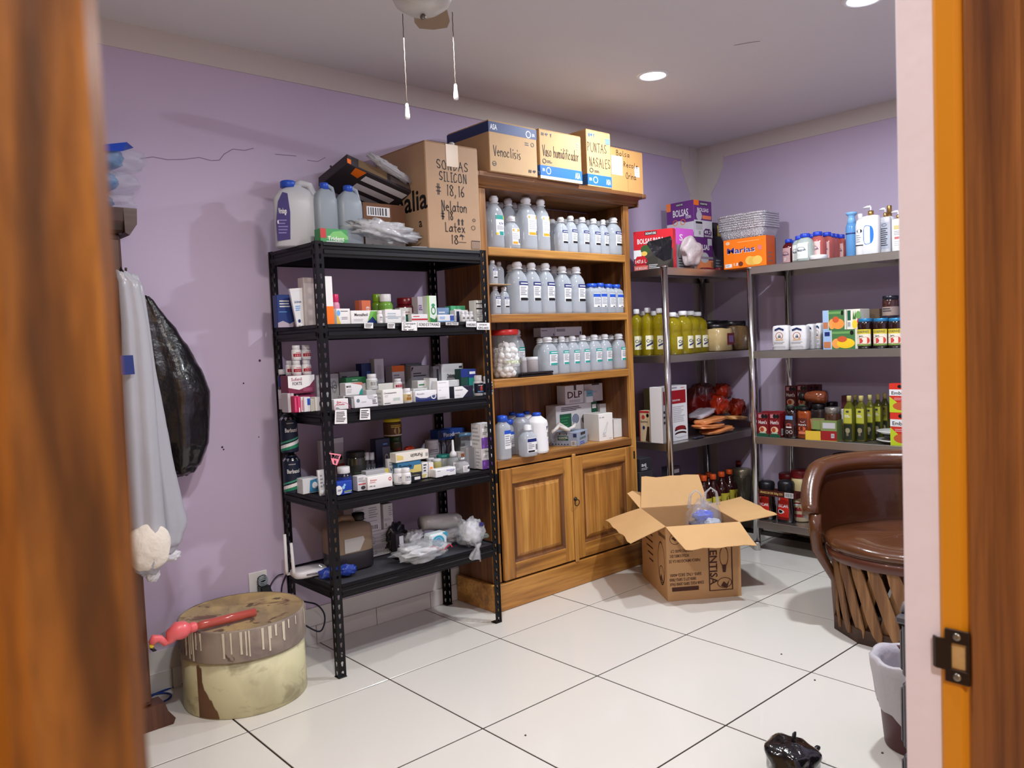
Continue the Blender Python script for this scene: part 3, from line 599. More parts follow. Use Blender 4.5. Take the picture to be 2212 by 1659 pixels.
# ================================================================ KINDS OF BOTTLES AND JARS
IVP = M((226, 233, 240), rough=.14, spec=.8, alpha=.52, name='translucent_bottle', tl=.25)
FROST = M((176, 188, 198), rough=.35, alpha=.86, name='frosted_plastic', tl=.3)
GLASS = M((235, 240, 240), rough=.05, trans=.95, ior=1.3, name='clear_glass')
WPL = M((226, 226, 228), rough=.35, name='white_plastic'); CAPW = M((232, 232, 234), rough=.35, name='white_cap', tl=.15); CAPB = M((34, 80, 190), rough=.35, name='blue_cap')
OIL = M((196, 176, 24), rough=.06, spec=.9, coat=.5, alpha=.62, nz=.25, ns=40, name='golden_oil', tl=.35); OLV = M((110, 112, 22), rough=.08, coat=.5, alpha=.8, name='olive_oil', tl=.3)
DKG = M((34, 14, 14), rough=.1, coat=.5, name='dark_preserve'); AMB = M((140, 60, 20), rough=.12, coat=.4, name='amber_sauce')
def mk(key, w_, h, prof, mb_, cap=None, label=None, sx=1, sy=1, ex=1, seg=22, body='body', extra=None, capn='cap'):
    R0 = w_/2; P = [(r*R0, z*h) for r, z in prof]; b = MB(); b.lathe(P, mb_, seg, sx, sy, ex); parts = [(body, b.data(body))]
    if cap:
        c = MB(); c.lathe([(r*R0, z*h) for r, z in cap[0]], cap[1], seg, cap[2] if len(cap) > 2 else 1, cap[2] if len(cap) > 2 else 1); parts.append((capn, c.data(capn)))
    if label:
        for li, (z0, z1, a0, a1, m, prints) in enumerate(label):
            def rad(z):
                for (r0, za), (r1, zb) in zip(P, P[1:]):
                    if zb > za and za <= z <= zb: return r0+(r1-r0)*(z-za)/(zb-za)
                return P[0][0]
            A0, A1 = math.radians(a0), math.radians(a1); W = R0*(A1-A0); H = (z1-z0)*h
            def xf(x, z, o):
                a = A0+(A1-A0)*x/W; r = rad(z0*h+z)+.0007+o; s_, c_ = math.sin(a), -math.cos(a)
                return (math.copysign(abs(s_)**ex, s_)*r*sx, math.copysign(abs(c_)**ex, c_)*r*sy, z0*h+z)
            l = MB(); n = 10; vs = []; fs = []
            rows = 4
            for j in range(rows+1):
                for i in range(n+1): vs.append(xf(W*i/n, H*j/rows, 0))
            for j in range(rows):
                for i in range(n): fs.append((j*(n+1)+i, j*(n+1)+i+1, (j+1)*(n+1)+i+1, (j+1)*(n+1)+i))
            l.add(vs, fs, m, True); printer(l, prints, W, H, xf, wrap=True, seed=len(key)); nm = 'label' if li == 0 else 'label_band'; parts.append((nm, l.data(nm)))
    if extra: parts += extra(R0, h)
    kind(key, parts, w_*sx, h)
IVBODY = [(.0, .0), (.90, .0), (.98, .02), (1, .06), (.985, .30), (.96, .34), (.985, .38), (1, .55), (.95, .66), (.80, .74), (.58, .80), (.42, .835), (.40, .86)]
IVCAP = ([(.50, .855), (.50, .872), (.40, .878), (.40, .90), (.46, .91), (.46, .96), (.38, .975), (.36, .995), (.20, 1.0)], CAPW)
def ivlab(c1, c2): return [(.25, .62, -20, 54, WHITE, [('r', 0, .80, 1, 1, c1), ('l', 1, .12, .84, .9, .96, WHITE), ('l', 5, .1, .28, .6, .74, GREYP), ('r', .72, .22, .92, .62, LGREY), ('r', .08, .02, .72, .16, c2), ('r', .8, .05, .9, .14, BLACK)])]
mk('iv_navy', .078, .205, IVBODY, IVP, IVCAP, ivlab(NAVY, BLACK), 1, .72, .86)
mk('iv_teal', .078, .205, IVBODY, IVP, IVCAP, ivlab(TEAL, TEAL), 1, .72, .86)
mk('iv_orange', .09, .26, IVBODY, IVP, IVCAP, [(.27, .66, -22, 50, WHITE, [('e', .5, .88, .46, .10, C(246, 160, 30)), ('l', 5, .12, .30, .9, .74, LGREY), ('r', .08, .03, .7, .16, C(246, 160, 30)), ('r', .78, .03, .88, .25, INK)])], 1, .72, .86)
mk('iv_green', .09, .26, IVBODY, IVP, IVCAP, [(.24, .62, -20, 50, WHITE, [('r', 0, .80, .78, 1, TEAL), ('r', .78, .8, 1, 1, YELLOW), ('t', .5, .6, .10, 'LTA', NAVY), ('l', 4, .12, .28, .9, .5, LGREY), ('r', .3, .02, .75, .2, TEAL), ('r', 0, .02, .22, .14, YELLOW)])], 1, .72, .86)
mk('iv_plain', .078, .205, IVBODY, IVP, IVCAP, None, 1, .72, .86)
mk('iv_small', .075, .15, [(0, 0), (.92, 0), (1, .04), (1, .52), (.94, .64), (.7, .74), (.44, .80), (.42, .84)], IVP, ([(.52, .835), (.52, .85), (.42, .86), (.48, .88), (.46, .98), (.2, 1)], CAPW), [(.12, .62, -22, 34, WHITE, [('e', .5, .88, .45, .1, C(246, 160, 30)), ('l', 4, .1, .3, .9, .7, LGREY), ('r', .1, .04, .6, .18, C(246, 160, 30)), ('b', .7, .05, .95, .4)])], 1, .72, .8)
mk('iv_flask', .07, .125, [(0, 0), (.92, 0), (1, .05), (1, .50), (.92, .62), (.6, .74), (.42, .78), (.42, .82)], IVP, ([(.46, .815), (.46, .84), (.40, .85), (.42, .97), (.2, 1)], CAPW), [(.12, .58, -34, 34, WHITE, [('r', .05, .74, .9, .96, NAVY), ('l', 4, .1, .25, .6, .7, GREYP), ('r', .1, .04, .6, .16, BLACK), ('b', .7, .1, .96, .6)])], 1, .72, .7)
mk('sq_blue', .064, .135, [(0, 0), (.96, 0), (1, .03), (1, .70), (.94, .77), (.72, .82), (.6, .84), (.6, .87)], IVP, ([(.60, .865), (.66, .875), (.66, .985), (.5, 1)], CAPB), [(.20, .66, -18, 44, WHITE, [('r', 0, .74, 1, .96, BLUE), ('l', 5, .1, .2, .7, .7, GREYP), ('r', .3, .03, .5, .09, BLACK)])], 1, .85, .55)
mk('saline', .075, .24, [(0, 0), (.95, 0), (1, .03), (1, .70), (.93, .77), (.62, .82), (.55, .84), (.55, .86)], IVP, ([(.6, .855), (.68, .87), (.68, .975), (.5, .99), (.25, 1)], CAPB), [(.24, .66, -14, 44, WHITE, [('r', 0, .80, 1, 1, BLUE), ('l', 5, .08, .15, .6, .75, GREYP), ('b', .68, .25, .96, .7)])], 1, .8, .7)
def pillk(key, body, capm, lab, w_=.038, h=.075, sq=1, lz=(.14, .62)):
    mk(key, w_, h, [(0, 0), (.94, 0), (1, .03), (1, .64), (.92, .70), (.72, .74), (.72, .76)], body, ([(.80, .745), (.82, .76), (.82, .985), (.76, 1)], capm), [(lz[0], lz[1], -95, 95, lab[0], lab[1])], 1, 1, sq)
pillk('pill_red', WPL, CAPW, (WHITE, [('r', .18, .18, .82, .62, C(170, 26, 52)), ('l', 2, .3, .25, .7, .5, WHITE), ('l', 1, .35, .7, .7, .85, RED)]), .036, .062)
pillk('pill_white', WPL, CAPW, (WHITE, [('l', 4, .3, .15, .75, .85, GREYP), ('l', 1, .4, .6, .7, .75, BLACK)]))
pillk('pill_bar', WPL, CAPW, (C(205, 210, 205), [('b', .25, .15, .55, .85), ('l', 4, .6, .2, .8, .8, INK)]), .046, .07)
pillk('pill_gold', WPL, CAPW, (C(214, 190, 140), [('r', .3, .15, .75, .55, C(160, 110, 50)), ('l', 2, .35, .65, .7, .9, BLACK)]))
pillk('pill_navy', WPL, CAPW, (C(20, 26, 50), [('e', .5, .45, .10, .3, C(200, 80, 70)), ('l', 1, .3, .72, .75, .86, WHITE), ('r', .25, .1, .8, .2, LBLUE)]), .04, .085)
pillk('pill_letters', WPL, CAPW, (WHITE, [('t', .5, .5, .5, 'AIN', BLACK, .35)]), .02, .045)
pillk('vitamin', M((20, 22, 44), rough=.2, coat=.4, name='dark_blue_bottle'), CAPW, (C(30, 50, 120), [('l', 3, .25, .2, .75, .8, WHITE)]), .06, .115)
pillk('pink_bottle', M((226, 150, 180), rough=.3, name='pink_plastic'), M((214, 40, 100), rough=.3, name='magenta_cap'), (C(238, 200, 215), [('l', 3, .3, .2, .7, .8, PINK)]), .034, .12, 1, (.1, .5))
pillk('green_dark', M((104, 140, 30), rough=.25, coat=.3, name='green_plastic'), M((110, 150, 20), rough=.3, name='lime_cap'), (C(90, 128, 40), [('l', 2, .3, .3, .7, .7, YELLOW)]), .042, .10)
pillk('green_light', M((112, 160, 60), rough=.25, coat=.3, name='leaf_green_plastic'), CAPW, (C(98, 150, 52), [('l', 3, .3, .2, .7, .8, C(220, 230, 180))]), .05, .10)
pillk('red_dark', M((90, 20, 26), rough=.2, coat=.4, name='dark_red_bottle'), M((110, 16, 26), rough=.3, name='red_cap'), (C(110, 28, 36), [('l', 2, .3, .3, .7, .6, WHITE)]), .062, .075)
pillk('dropper', M((40, 42, 46), rough=.15, coat=.4, name='smoked_bottle'), M((205, 208, 210), rough=.3, name='spray_cap'), (C(70, 72, 78), [('l', 3, .3, .2, .7, .8, LGREY)]), .026, .12)
def jark(key, body, lid, lab, w_, h, lz=(.12, .72), prints=None, ex=1, lidn='lid'):
    mk(key, w_, h, [(0, 0), (.92, 0), (1, .04), (1, .76), (.93, .82), (.88, .84)], body, ([(.93, .815), (.96, .825), (.96, .985), (.9, 1)], lid), [(lz[0], lz[1], -100, 100, lab, prints or [])] if lab else None, 1, 1, ex, capn=lidn)
jark('jar_white', WPL, CAPW, WHITE, .04, .06, (.2, .65), [('l', 3, .25, .2, .75, .85, GREYP)])
jark('jar_green', M((30, 90, 66), rough=.2, name='green_glass'), M((20, 70, 50), rough=.3, name='green_lid'), None, .03, .04)
jark('jar_teal', M((200, 205, 205), rough=.1, trans=.5, name='cloudy_jar'), M((30, 120, 110), rough=.4, name='teal_lid'), None, .05, .075)
jark('jar_pills', M((196, 190, 120), rough=.2, trans=.2, name='pill_filled_jar'), CAPW, None, .045, .07)
jark('jar_olive', M((44, 44, 30), rough=.12, coat=.5, name='olive_brown_jar'), M((22, 20, 20), rough=.4, name='black_lid'), C(38, 40, 36), .09, .125, (.12, .6), [('l', 3, .3, .2, .7, .6, C(70, 90, 70))])
jark('jar_yellow', M((92, 66, 30), rough=.3, coat=.3, name='printed_brown_tub'), M((222, 200, 40), rough=.35, name='yellow_lid'), C(96, 64, 34), .08, .10, (.08, .74), [('e', .5, .4, .12, .3, C(196, 160, 90)), ('l', 2, .3, .65, .7, .9, YELLOW), ('r', 0, 0, 1, .1, C(230, 225, 210))])
jark('jar_greenlow', M((58, 60, 30), rough=.3, coat=.3, name='printed_green_tub'), M((40, 80, 40), rough=.35, name='green_tub_lid'), C(70, 66, 36), .08, .09, (.08, .74), [('t', .5, .65, .18, 'OLANE', C(200, 60, 50), .25), ('e', .5, .3, .14, .2, C(170, 130, 60))])
mk('foam_can', .058, .175, [(0, 0), (.96, 0), (1, .015), (1, .80), (.97, .82), (.9, .83), (.72, .885), (.66, .89)], M((16, 26, 46), rough=.25, metal=.3, name='navy_tin'),
   ([(.64, .886), (.64, .92), (.42, .935), (.40, .99), (.3, 1)], M((20, 24, 34), rough=.4, name='navy_nozzle')),
   [(.02, .80, -100, 100, C(16, 28, 52), [('p', [(0, .05), (0, .17), (1, .42), (1, .30)], WHITE), ('p', [(0, 0), (0, .07), (1, .31), (1, .18)], C(30, 130, 96)), ('p', [(0, .22), (0, .27), (1, .52), (1, .46)], C(60, 150, 120)), ('t', .5, .68, .13, 'Barbasol', WHITE, .42), ('l', 1, .35, .86, .65, .93, GREYP)]), (.79, .86, -180, 180, M((200, 204, 208), rough=.25, metal=.8, name='tin_rim'), [])])
kinds_done = True
# ================================================================ THINGS ON THE RACK
FR, MI, BA = ('y', .190), ('y', .275), ('y', .39)
SM = 'medicines on the rack second shelf'
def lab(n): return [('l', n, .12, .15, .8, .5, GREYP)]
# --- top tier
def jug(name, label, uc, wpx, vt, y, z, body, capm, lab_=None, turn=0, dep=.62):
    p, rz, w_, h = slot(uc-wpx/2, uc+wpx/2, vt, ('y', y), z); e = empty(name, p+Vector((0, 0, .0006)), turn, label, 'jug'); R0 = w_/2
    b = MB(); b.lathe([(0, 0), (.93*R0, 0), (R0, .02*h), (R0, .66*h), (.96*R0, .74*h), (.72*R0, .84*h), (.40*R0, .90*h), (.34*R0, .91*h), (.34*R0, .93*h)], body, 28, 1, dep, .5); bo = b.build('body', e)
    b = MB(); b.tube([(R0*.80, 0, .66*h), (R0*.86, 0, .80*h), (R0*.70, 0, .93*h), (R0*.30, 0, .965*h), (R0*.02, 0, .93*h)], R0*.17, body, 10); b.build('handle', e)
    c = MB(); c.lathe([(R0*.36, .90*h), (R0*.36, .985*h), (R0*.3, h)], capm, 18, cx=-R0*.28 if lab_ else 0); c.build('cap', e)
    if lab_:
        l = MB(); l.M = None; pts = [(-.86, .08), (-.28, .10), (-.22, .5), (-.30, .78), (-.52, .80), (-.74, .66), (-.88, .35)]
        l.prism([(x*R0, z_*h) for x, z_ in pts], -R0*dep-.0016, -R0*dep+.002, C(52, 36, 110), 'y')
        printer(l, [('t', .5, .62, .12, 'Virologp', WHITE, .62), ('l', 5, .12, .12, .85, .45, C(120, 110, 170)), ('e', .12, .38, .05, .04, WHITE)], R0*.6, h*.7, lambda x, z_, o: (x-R0*.86, -R0*dep-.0022-o, z_+.09*h)); l.build('label', e)
    return z+h
jug('disinfectant_jug', 'large white plastic jug with purple label at top tier left corner', 638, 84, 392, .36, SH[0], M((214, 218, 224), rough=.35, name='white_jug_plastic', tl=.2), CAPB, True, turn=-.5)
jug('water_jug', 'frosted jug with blue cap beside the white purple-labelled jug', 703, 47, 396, .28, SH[0], FROST, CAPB)
jug('water_jug', 'frosted jug with blue cap in front of dark tilted carton', 754, 49, 402, .265, SH[0], FROST, CAPB)
zb = bx('small_carton', 'small brown carton with white paper reading Bolsa on top tier', 'box', 786, 877, 441, ('y', .315), SH[0], .13, M((120, 84, 60), rough=.75, nz=.08, ns=20, name='brown_card'), {'F': [('r', .02, .02, .97, .62, WHITE), ('w', .38, .44, .26, 'Bolsa', MARK, .56, .004), ('w', .3, .12, .08, 'n  i', MARK, .3, .002), ('b', .08, .72, .62, .92)]})
# tilted dark carton lying over the small carton and the jugs
P0 = [at(682, 388, 'y', .50), at(778, 353, 'y', .56)]
ctr = at(798, 416, 'y', .385); mb = MB(); DC = M((52, 46, 50), rough=.6, nz=.15, ns=25, name='dark_printed_card')
mb.box(-.19, .19, -.10, .12, -.022, .026, DC, .003)
printer(mb, [('r', .30, .12, .90, .30, WHITE), ('r', .30, .42, .84, .60, WHITE), ('r', .30, .72, .78, .86, LGREY), ('p', [(.12, .02), (.27, .02), (.25, .28), (.14, .24)], ORANGE)], .39, .22, lambda x, z, o: (x-.19, z-.10, -.0225-o))
printer(mb, [('r', .15, .1, .55, .95, C(120, 96, 66)), ('r', .6, .2, .95, .8, C(96, 84, 78)), ('r', .0, .0, .05, .5, ORANGE)], .39, .046, lambda x, z, o: (x-.19, -.1005-o, z-.021))
o = mb.build('tilted_carton', None, ctr+Vector((0, .0, .032))); o.rotation_euler = (-.32, .26, .06); tag(o, 'flat dark printed carton lying tilted across the small carton', 'box')
FILM = M((222, 224, 228), rough=.2, alpha=.62, coat=.6, bump=.5, bs=70, name='crumpled_film', tl=.2); CLR = M((226, 228, 232), rough=.1, spec=1, coat=1, alpha=.36, bump=.7, bs=60, name='clear_film', tl=.1)
def crumple(name, label, cat, c, size, m, seed, rot=(0, 0, 0), amp=.16, fr=3.2, group=None, seg=34, rings=20, flat=.0, inner=None, build=True, mb=None, ex=.8, sharp=True):
    b = mb or MB(); rnd = random.Random(seed); ofs = Vector((seed*3.7, seed*1.3, 0)); vs = []
    for j in range(rings+1):
        t = -PI/2+PI*j/rings
        for i in range(seg):
            a = 2*PI*i/seg; ct = math.cos(t); x = math.copysign(abs(math.cos(a))**ex, math.cos(a))*abs(ct)**ex; y = math.copysign(abs(math.sin(a))**ex, math.sin(a))*abs(ct)**ex; z = math.copysign(abs(math.sin(t))**ex, t)
            n = noise.noise(Vector((x, y, z))*fr+ofs); n2 = abs(noise.noise(Vector((x, y, z))*fr*2.3+ofs)) if sharp else 0
            k = 1+amp*n*1.7-amp*n2*.6; z2 = z*k
            if flat and z2 < -flat: z2 = -flat
            vs.append((x*k*size[0]/2, y*k*size[1]/2, z2*size[2]/2))
    fs = [(j*seg+i, j*seg+(i+1) % seg, (j+1)*seg+(i+1) % seg, (j+1)*seg+i) for j in range(rings) for i in range(seg)]
    if mb is not None: b.add(vs, fs, m, True); return b
    b.add(vs, fs, m, True); o = b.build(name, None, c); o.rotation_euler = rot; return tag(o, label, cat, group) if label else o
def hull_bag(name, label, pts_px, y, th, m, seed, zmin=None, group=None, cat='bag', gx=20, gz=16):
    pass
c = at(838, 376, 'y', .29); crumple('plastic_wrapper', 'strip of crumpled clear wrapper lying over the tilted dark carton', 'wrapper', c+Vector((.0, -.02, .02)), (.24, .05, .03), FILM, 3, (0, .42, .05), .3, 4)
c = at(826, 500, 'y', .235); crumple('plastic_bag', 'crumpled clear plastic bag at the front edge of the top tier', 'bag', c+Vector((0, -.01, .0)), (.33, .10, .075), FILM, 5, (0, .12, 0), .34, 3.6)
bx('gum_pack', 'green box of chewing gum at front of top tier', 'box', 692, 752, 495, ('y', .185), SH[0], .05, C(70, 150, 90), {'F': [('r', 0, .35, .2, 1, C(190, 60, 60)), ('p', [(.2, .3), (.45, .8), (.75, .9), (1, .5), (1, .3)], C(120, 190, 110)), ('t', .55, .35, .3, 'Trident', WHITE, .6), ('l', 1, .2, .08, .9, .18, WHITE)]})
# big carton
zc2 = at(912, 303, 'y', .175).z
xa, xb = at(922, 430, 'y', .175).x, 1.338
w_ = xb-xa; d_ = .40; h_ = zc2-SH[0]; e = empty('large_carton', ((xa+xb)/2, .175, SH[0]+.0008), 0, 'large tan cardboard carton with handwritten SONDAS on the rack top tier', 'box')
mb = MB(); mb.box(-w_/2, w_/2, 0, d_, 0, h_, M((186, 154, 122), rough=.75, nz=.06, ns=14, bump=.06, bs=160, name='carton_card'), .004)
face(mb, w_, d_, h_, 'F', [('w', .50, .80, .085, 'SONDAS', MARK, .60), ('w', .50, .69, .085, 'SILICON', MARK, .52), ('w', .45, .565, .10, '# 18,16', MARK, .54), ('w', .50, .415, .095, 'Nelaton', MARK, .48), ('w', .36, .325, .08, '# 18', MARK, .22), ('w', .50, .215, .085, 'Latex', MARK, .38), ('w', .48, .10, .085, '18', MARK, .14),
    ('p', [(.56, .24), (.585, .24), (.585, .28), (.60, .28), (.572, .305), (.545, .28), (.56, .28)], MARK), ('p', [(.63, .24), (.655, .24), (.655, .28), (.67, .28), (.642, .305), (.615, .28), (.63, .28)], MARK), ('p', [(.57, .13), (.60, .155), (.63, .15), (.68, .13), (.64, .135), (.635, .1), (.625, .1), (.63, .135)], MARK), ('r', .55, .075, .70, .08, MARK), ('o', .87, .30, .03, .015, MARK, .3), ('o', .85, .225, .04, .022, MARK, .2), ('r', .8, .02, .97, .10, C(150, 126, 104)), ('r', .8, .092, .97, .10, MARK)], 4)
face(mb, w_, d_, h_, 'L', [('t', .70, .48, .20, 'nalia', BLACK, .62), ('t', .86, .26, .09, 'a', BLACK)], 4)
# carton writing on its long side is only half visible
mb.build('carton_body', e)
m = MB(); m.box(-.035, .035, -.0012, d_+.0012, h_-.004, h_+.0012, M((200, 170, 134), rough=.3, name='packing_tape')); m.box(-.035, .035, -.0014, -.0002, h_-.10, h_-.004, M((200, 170, 134), rough=.3, name='packing_tape')); m.build('packing_tape', e)
for s_ in (-1, 1):
    m = MB(); m.box(min(0, s_*w_/2)+.002, max(0, s_*w_/2)-.002, .002, d_-.002, h_+.0003, h_+.003, CARD, .0008); m.build('top_flap', e)
m = MB(); m.lathe([(.012, 0), (.014, .008), (.014, .030), (.010, .034)], M((226, 226, 222), rough=.4, name='clear_cap', tl=.3), 16); o = m.build('bottle_stopper', None, (at(975, 305, 'y', .26).x, .26, SH[0]+h_+.0045)); tag(o, 'small whitish stopper standing on the large SONDAS carton', 'cap')
m = MB(); m.box(-.035, .035, -.05, .05, 0, .0015, WHITE); o = m.build('paper_slip', None, (at(895, 298, 'y', .42).x, .42, SH[0]+h_+.005)); o.rotation_euler = (0, -.02, .3); tag(o, 'white paper slip lying on the large SONDAS carton', 'paper')
m = MB(); m.add([(-.06, -.05, 0), (.07, -.04, .004), (.055, .04, .002), (-.05, .05, .010), (-.06, -.05, .003), (.07, -.04, .007), (.055, .04, .005), (-.05, .05, .013)], [(3, 2, 1, 0), (4, 5, 6, 7), (0, 1, 5, 4), (1, 2, 6, 5), (2, 3, 7, 6), (3, 0, 4, 7)], LGREY); o = m.build('leaflet', None, (at(905, 527, 'y', .21).x, .23, SH[0]+.004)); tag(o, 'thin folded leaflet lying in front of the large SONDAS carton', 'paper')
# --- second tier
z = SH[1]; G2 = SM
bx('gauze_box', 'blue open-topped carton at far left of second shelf', 'box', 600, 634, 637, ('y', .40), z, .07, C(26, 58, 130), {'F': [('l', 3, .15, .6, .8, .85, WHITE), ('l', 1, .1, .45, .6, .5, LBLUE), ('p', [(0, 0), (0, .14), (.3, .2), (.7, .1), (1, .18), (1, 0)], C(190, 180, 200))], 'T': [('r', .1, .1, .9, .9, C(16, 30, 70))]}, G2, turn=-.2)
mb = MB(); mb.prism([(-.018, 0), (.018, 0), (.032, .115), (-.032, .118)], -.004, .004, M((224, 226, 230), rough=.35, name='tube_plastic'), 'y'); mb.box(-.033, .033, -.0045, .0045, .112, .122, WPL, .001)
printer(mb, [('t', .5, .72, .07, 'Gel lubricante', C(90, 110, 150), .7, True), ('l', 3, .2, .45, .7, .62, LBLUE), ('e', .42, .16, .13, .05, NAVY)], .05, .11, lambda x, zz, o: (x-.025, -.0045-o, zz)); mb.lathe([(.012, -.0), (.012, .006)], WPL, 12)
p, _, w_, h_ = slot(632, 660, 623, ('y', .33), z); o = mb.build('gel_tube', None, p+Vector((0, 0, .0006))); o.rotation_euler = (0, -.08, 0); o.scale = (w_/.066, 1.5, h_/.122); tag(o, 'white lubricant gel tube leaning beside the blue open-topped carton', 'tube', G2)
bx('tall_carton', 'tall pale grey-beige carton behind the rack front post', 'box', 657, 686, 600, ('y', .31), z, .05, C(196, 184, 180), {'F': [('l', 2, .3, .55, .7, .6, LGREY)]}, G2)
bx('thermometer_box', 'tall slim white carton with orange lower half by the post', 'box', 702, 720, 597, FR, z, .022, WHITE, [('r', 0, 0, 1, .38, ORANGE)], G2)
put('pink_bottle', 'lotion_bottle', 'pink bottle with magenta cap behind the yellow and white box', 'bottle', 726, 15, 636, ('y', .29), z, G2)
bx('ointment_box', 'white and yellow medicine box with light blue disc', 'box', 727, 757, 667, FR, z, .03, WHITE, [('p', [(0, 0), (.3, 0), (.12, .5), (0, .6)], C(220, 190, 90)), ('e', .14, .72, .13, .18, LBLUE), ('l', 2, .35, .3, .8, .5, GREYP), ('l', 1, .3, .8, .85, .88, INK)], G2)
bx('cough_tablet_box', 'white medicine box with bold lettering and green-navy corner', 'box', 758, 826, 671, ('y', .186), z, .035, WHITE, [('t', .32, .70, .22, 'Mensalfenil', BLACK, .42), ('l', 2, .08, .2, .4, .4, LGREY), ('p', [(.5, 0), (.62, .95), (.82, .95), (1, 0)], C(110, 180, 80)), ('p', [(.45, 0), (.68, .55), (.8, .2), (1, .5), (1, 0)], C(20, 50, 110))], G2)
bx('zinc_box', 'small orange medicine box with sideways lettering behind the front boxes', 'box', 777, 802, 649, MI, z, .04, C(214, 110, 70), {'F': [('t', .72, .6, .3, 'OZEO', WHITE, .32), ('r', 0, 0, .2, 1, C(140, 60, 50))]}, G2)
put('green_dark', 'syrup_bottle', 'dark green bottle with lime cap standing behind', 'bottle', 815, 20, 636, ('y', .33), z, G2)
put('green_light', 'syrup_bottle', 'leaf green bottle with white cap on second shelf', 'bottle', 833, 26, 636, ('y', .275), z, G2)
put('pill_white', 'pill_bottle', 'tiny white bottle in front of the navy-cornered box end', 'bottle', 820, 11, 671, ('y', .172), z, G2)
bx('eye_drop_box', 'white box with pale silver lettering on second shelf', 'box', 832, 867, 669, FR, z, .04, WHITE, [('l', 3, .15, .3, .9, .8, C(170, 190, 200)), ('r', 0, .45, 1, .52, LGREY)], G2)
put('jar_white', 'ointment_jar', 'tiny white cap jar between silver box and red-striped box', 'jar', 871, 9, 673, ('y', .2), z, G2)
put('red_dark', 'syrup_bottle', 'squat dark red bottle with red cap at back of second shelf', 'bottle', 875, 34, 644, ('y', .38), z, G2)
bx('cream_box', 'small off-white box below the dark red bottle', 'box', 864, 891, 665, MI, z, .04, OFFW, [('l', 2, .1, .5, .9, .8, C(170, 120, 110))], G2)
put('jar_green', 'balm_jar', 'tiny dark green jar behind the red-striped box', 'jar', 882, 13, 680, ('y', .23), z, G2)
bx('analgesic_box', 'low white box with red stripe on second shelf', 'box', 889, 924, 679, FR, z, .035, WHITE, [('r', 0, .32, 1, .5, RED), ('l', 1, .1, .68, .7, .85, RED)], G2)
bx('capsule_box', 'grey-white box with purple spine lettering standing behind', 'box', 903, 920, 641, ('y', .30), z, .05, C(206, 200, 208), [('t', .3, .6, .2, 'GEL', PURPLE, .5), ('r', .8, 0, 1, 1, INK)], G2)
bx('herbal_tea_box', 'tall white and green box with green leaf print', 'box', 924, 944, 639, ('y', .2), z, .04, C(220, 232, 220), {'F': [('r', 0, 0, .18, 1, C(120, 180, 70)), ('o', .6, .45, .25, .15, GREEN, .3), ('e', .6, .65, .2, .06, C(60, 150, 110)), ('p', [(.2, 0), (.2, .2), (.7, .12), (1, .25), (1, 0)], GREEN)]}, G2)
bx('syringe_box', 'pale blue low box behind the white-blue boxes', 'box', 945, 971, 665, MI, z, .05, C(120, 150, 186), [('l', 2, .1, .4, .9, .8, WHITE)], G2)
bx('plaster_box', 'white and blue medicine box next to the tall green box', 'box', 946, 981, 680, FR, z, .04, WHITE, [('r', .75, .2, 1, .9, C(50, 80, 160)), ('l', 2, .1, .4, .6, .8, LBLUE), ('r', 0, .12, 1, .22, LBLUE)], G2)
bx('tablet_box', 'small green-topped box at right of second shelf', 'box', 974, 1006, 661, MI, z, .05, C(70, 160, 110), [('r', 0, 0, 1, .45, C(30, 50, 50)), ('l', 1, .2, .7, .8, .85, WHITE)], G2)
bx('vial_box', 'white box with dark blue side behind tiny lettered bottles', 'box', 983, 1012, 670, ('y', .225), z, .04, WHITE, [('r', .10, 0, .32, .9, C(20, 30, 70))], G2)
for k, u in enumerate((999, 1008, 1017)): put('pill_letters', 'pill_bottle', ['first tiny white lettered bottle from the dark blue sided box', 'second tiny white lettered bottle from the dark blue sided box', 'third tiny white lettered bottle, furthest from the dark blue sided box'][k], 'bottle', u, 8, 673, ('y', .195), z, 'tiny lettered bottles')
bx('suppository_box', 'upright pale box with barred lettering at rack right front post', 'box', 1026, 1052, 649, FR, z, .045, C(226, 226, 220), [('l', 1, .1, .8, .9, .9, INK), ('r', .1, .58, .9, .64, BLACK), ('l', 3, .15, .2, .8, .5, LGREY)], G2)
# --- third tier
z = SH[2]; G3 = 'medicines on the rack third shelf'
zt = bx('supplement_box', 'white and maroon box directly under the pyramid of red-label bottles', 'box', 622, 680, 811, ('y', .30), z+.075, .07, C(120, 40, 70), [('p', [(0, .35), (.4, .2), (.8, .4), (1, .75), (1, 1), (0, 1)], WHITE), ('t', .32, .80, .18, 'Sufenil', C(150, 60, 90), .4), ('t', .34, .56, .18, 'FORTE', BLACK, .36), ('r', .55, .1, .9, .3, C(150, 70, 100))], G3)
bx('ampoule_box', 'closed lower maroon carton carrying the maroon-white box', 'box', 640, 682, 852, ('y', .315), z, .06, C(150, 50, 90), [('r', 0, 0, .1, 1, WHITE), ('l', 1, .3, .5, .8, .8, PINK)], G3)
for k, (u0, u1) in enumerate(((622, 629), (629, 636))): bx('slim_box', ['slim grey-white box upright at edge below the maroon-white box', 'second slim pale box upright below the maroon-white box'][k], 'box', u0, u1, 850, ('y', .29), z, .06, C(196, 190, 196), [('r', .3, .2, .7, .8, LGREY)], G3)
zr = bx('slim_box', 'slim white boxed layer behind pyramid, lowest part', 'box', 684, 700, 810, ('y', .34), z, .06, C(170, 166, 172), [('l', 4, .2, .1, .8, .9, GREYP)], G3)
lb = ['upper bottle nearest the rack left side', 'upper bottle nearest the rack front post', 'lower bottle nearest the rack left side', 'lower bottle nearest the rack front post', 'half-hidden bottle at back of lower row']
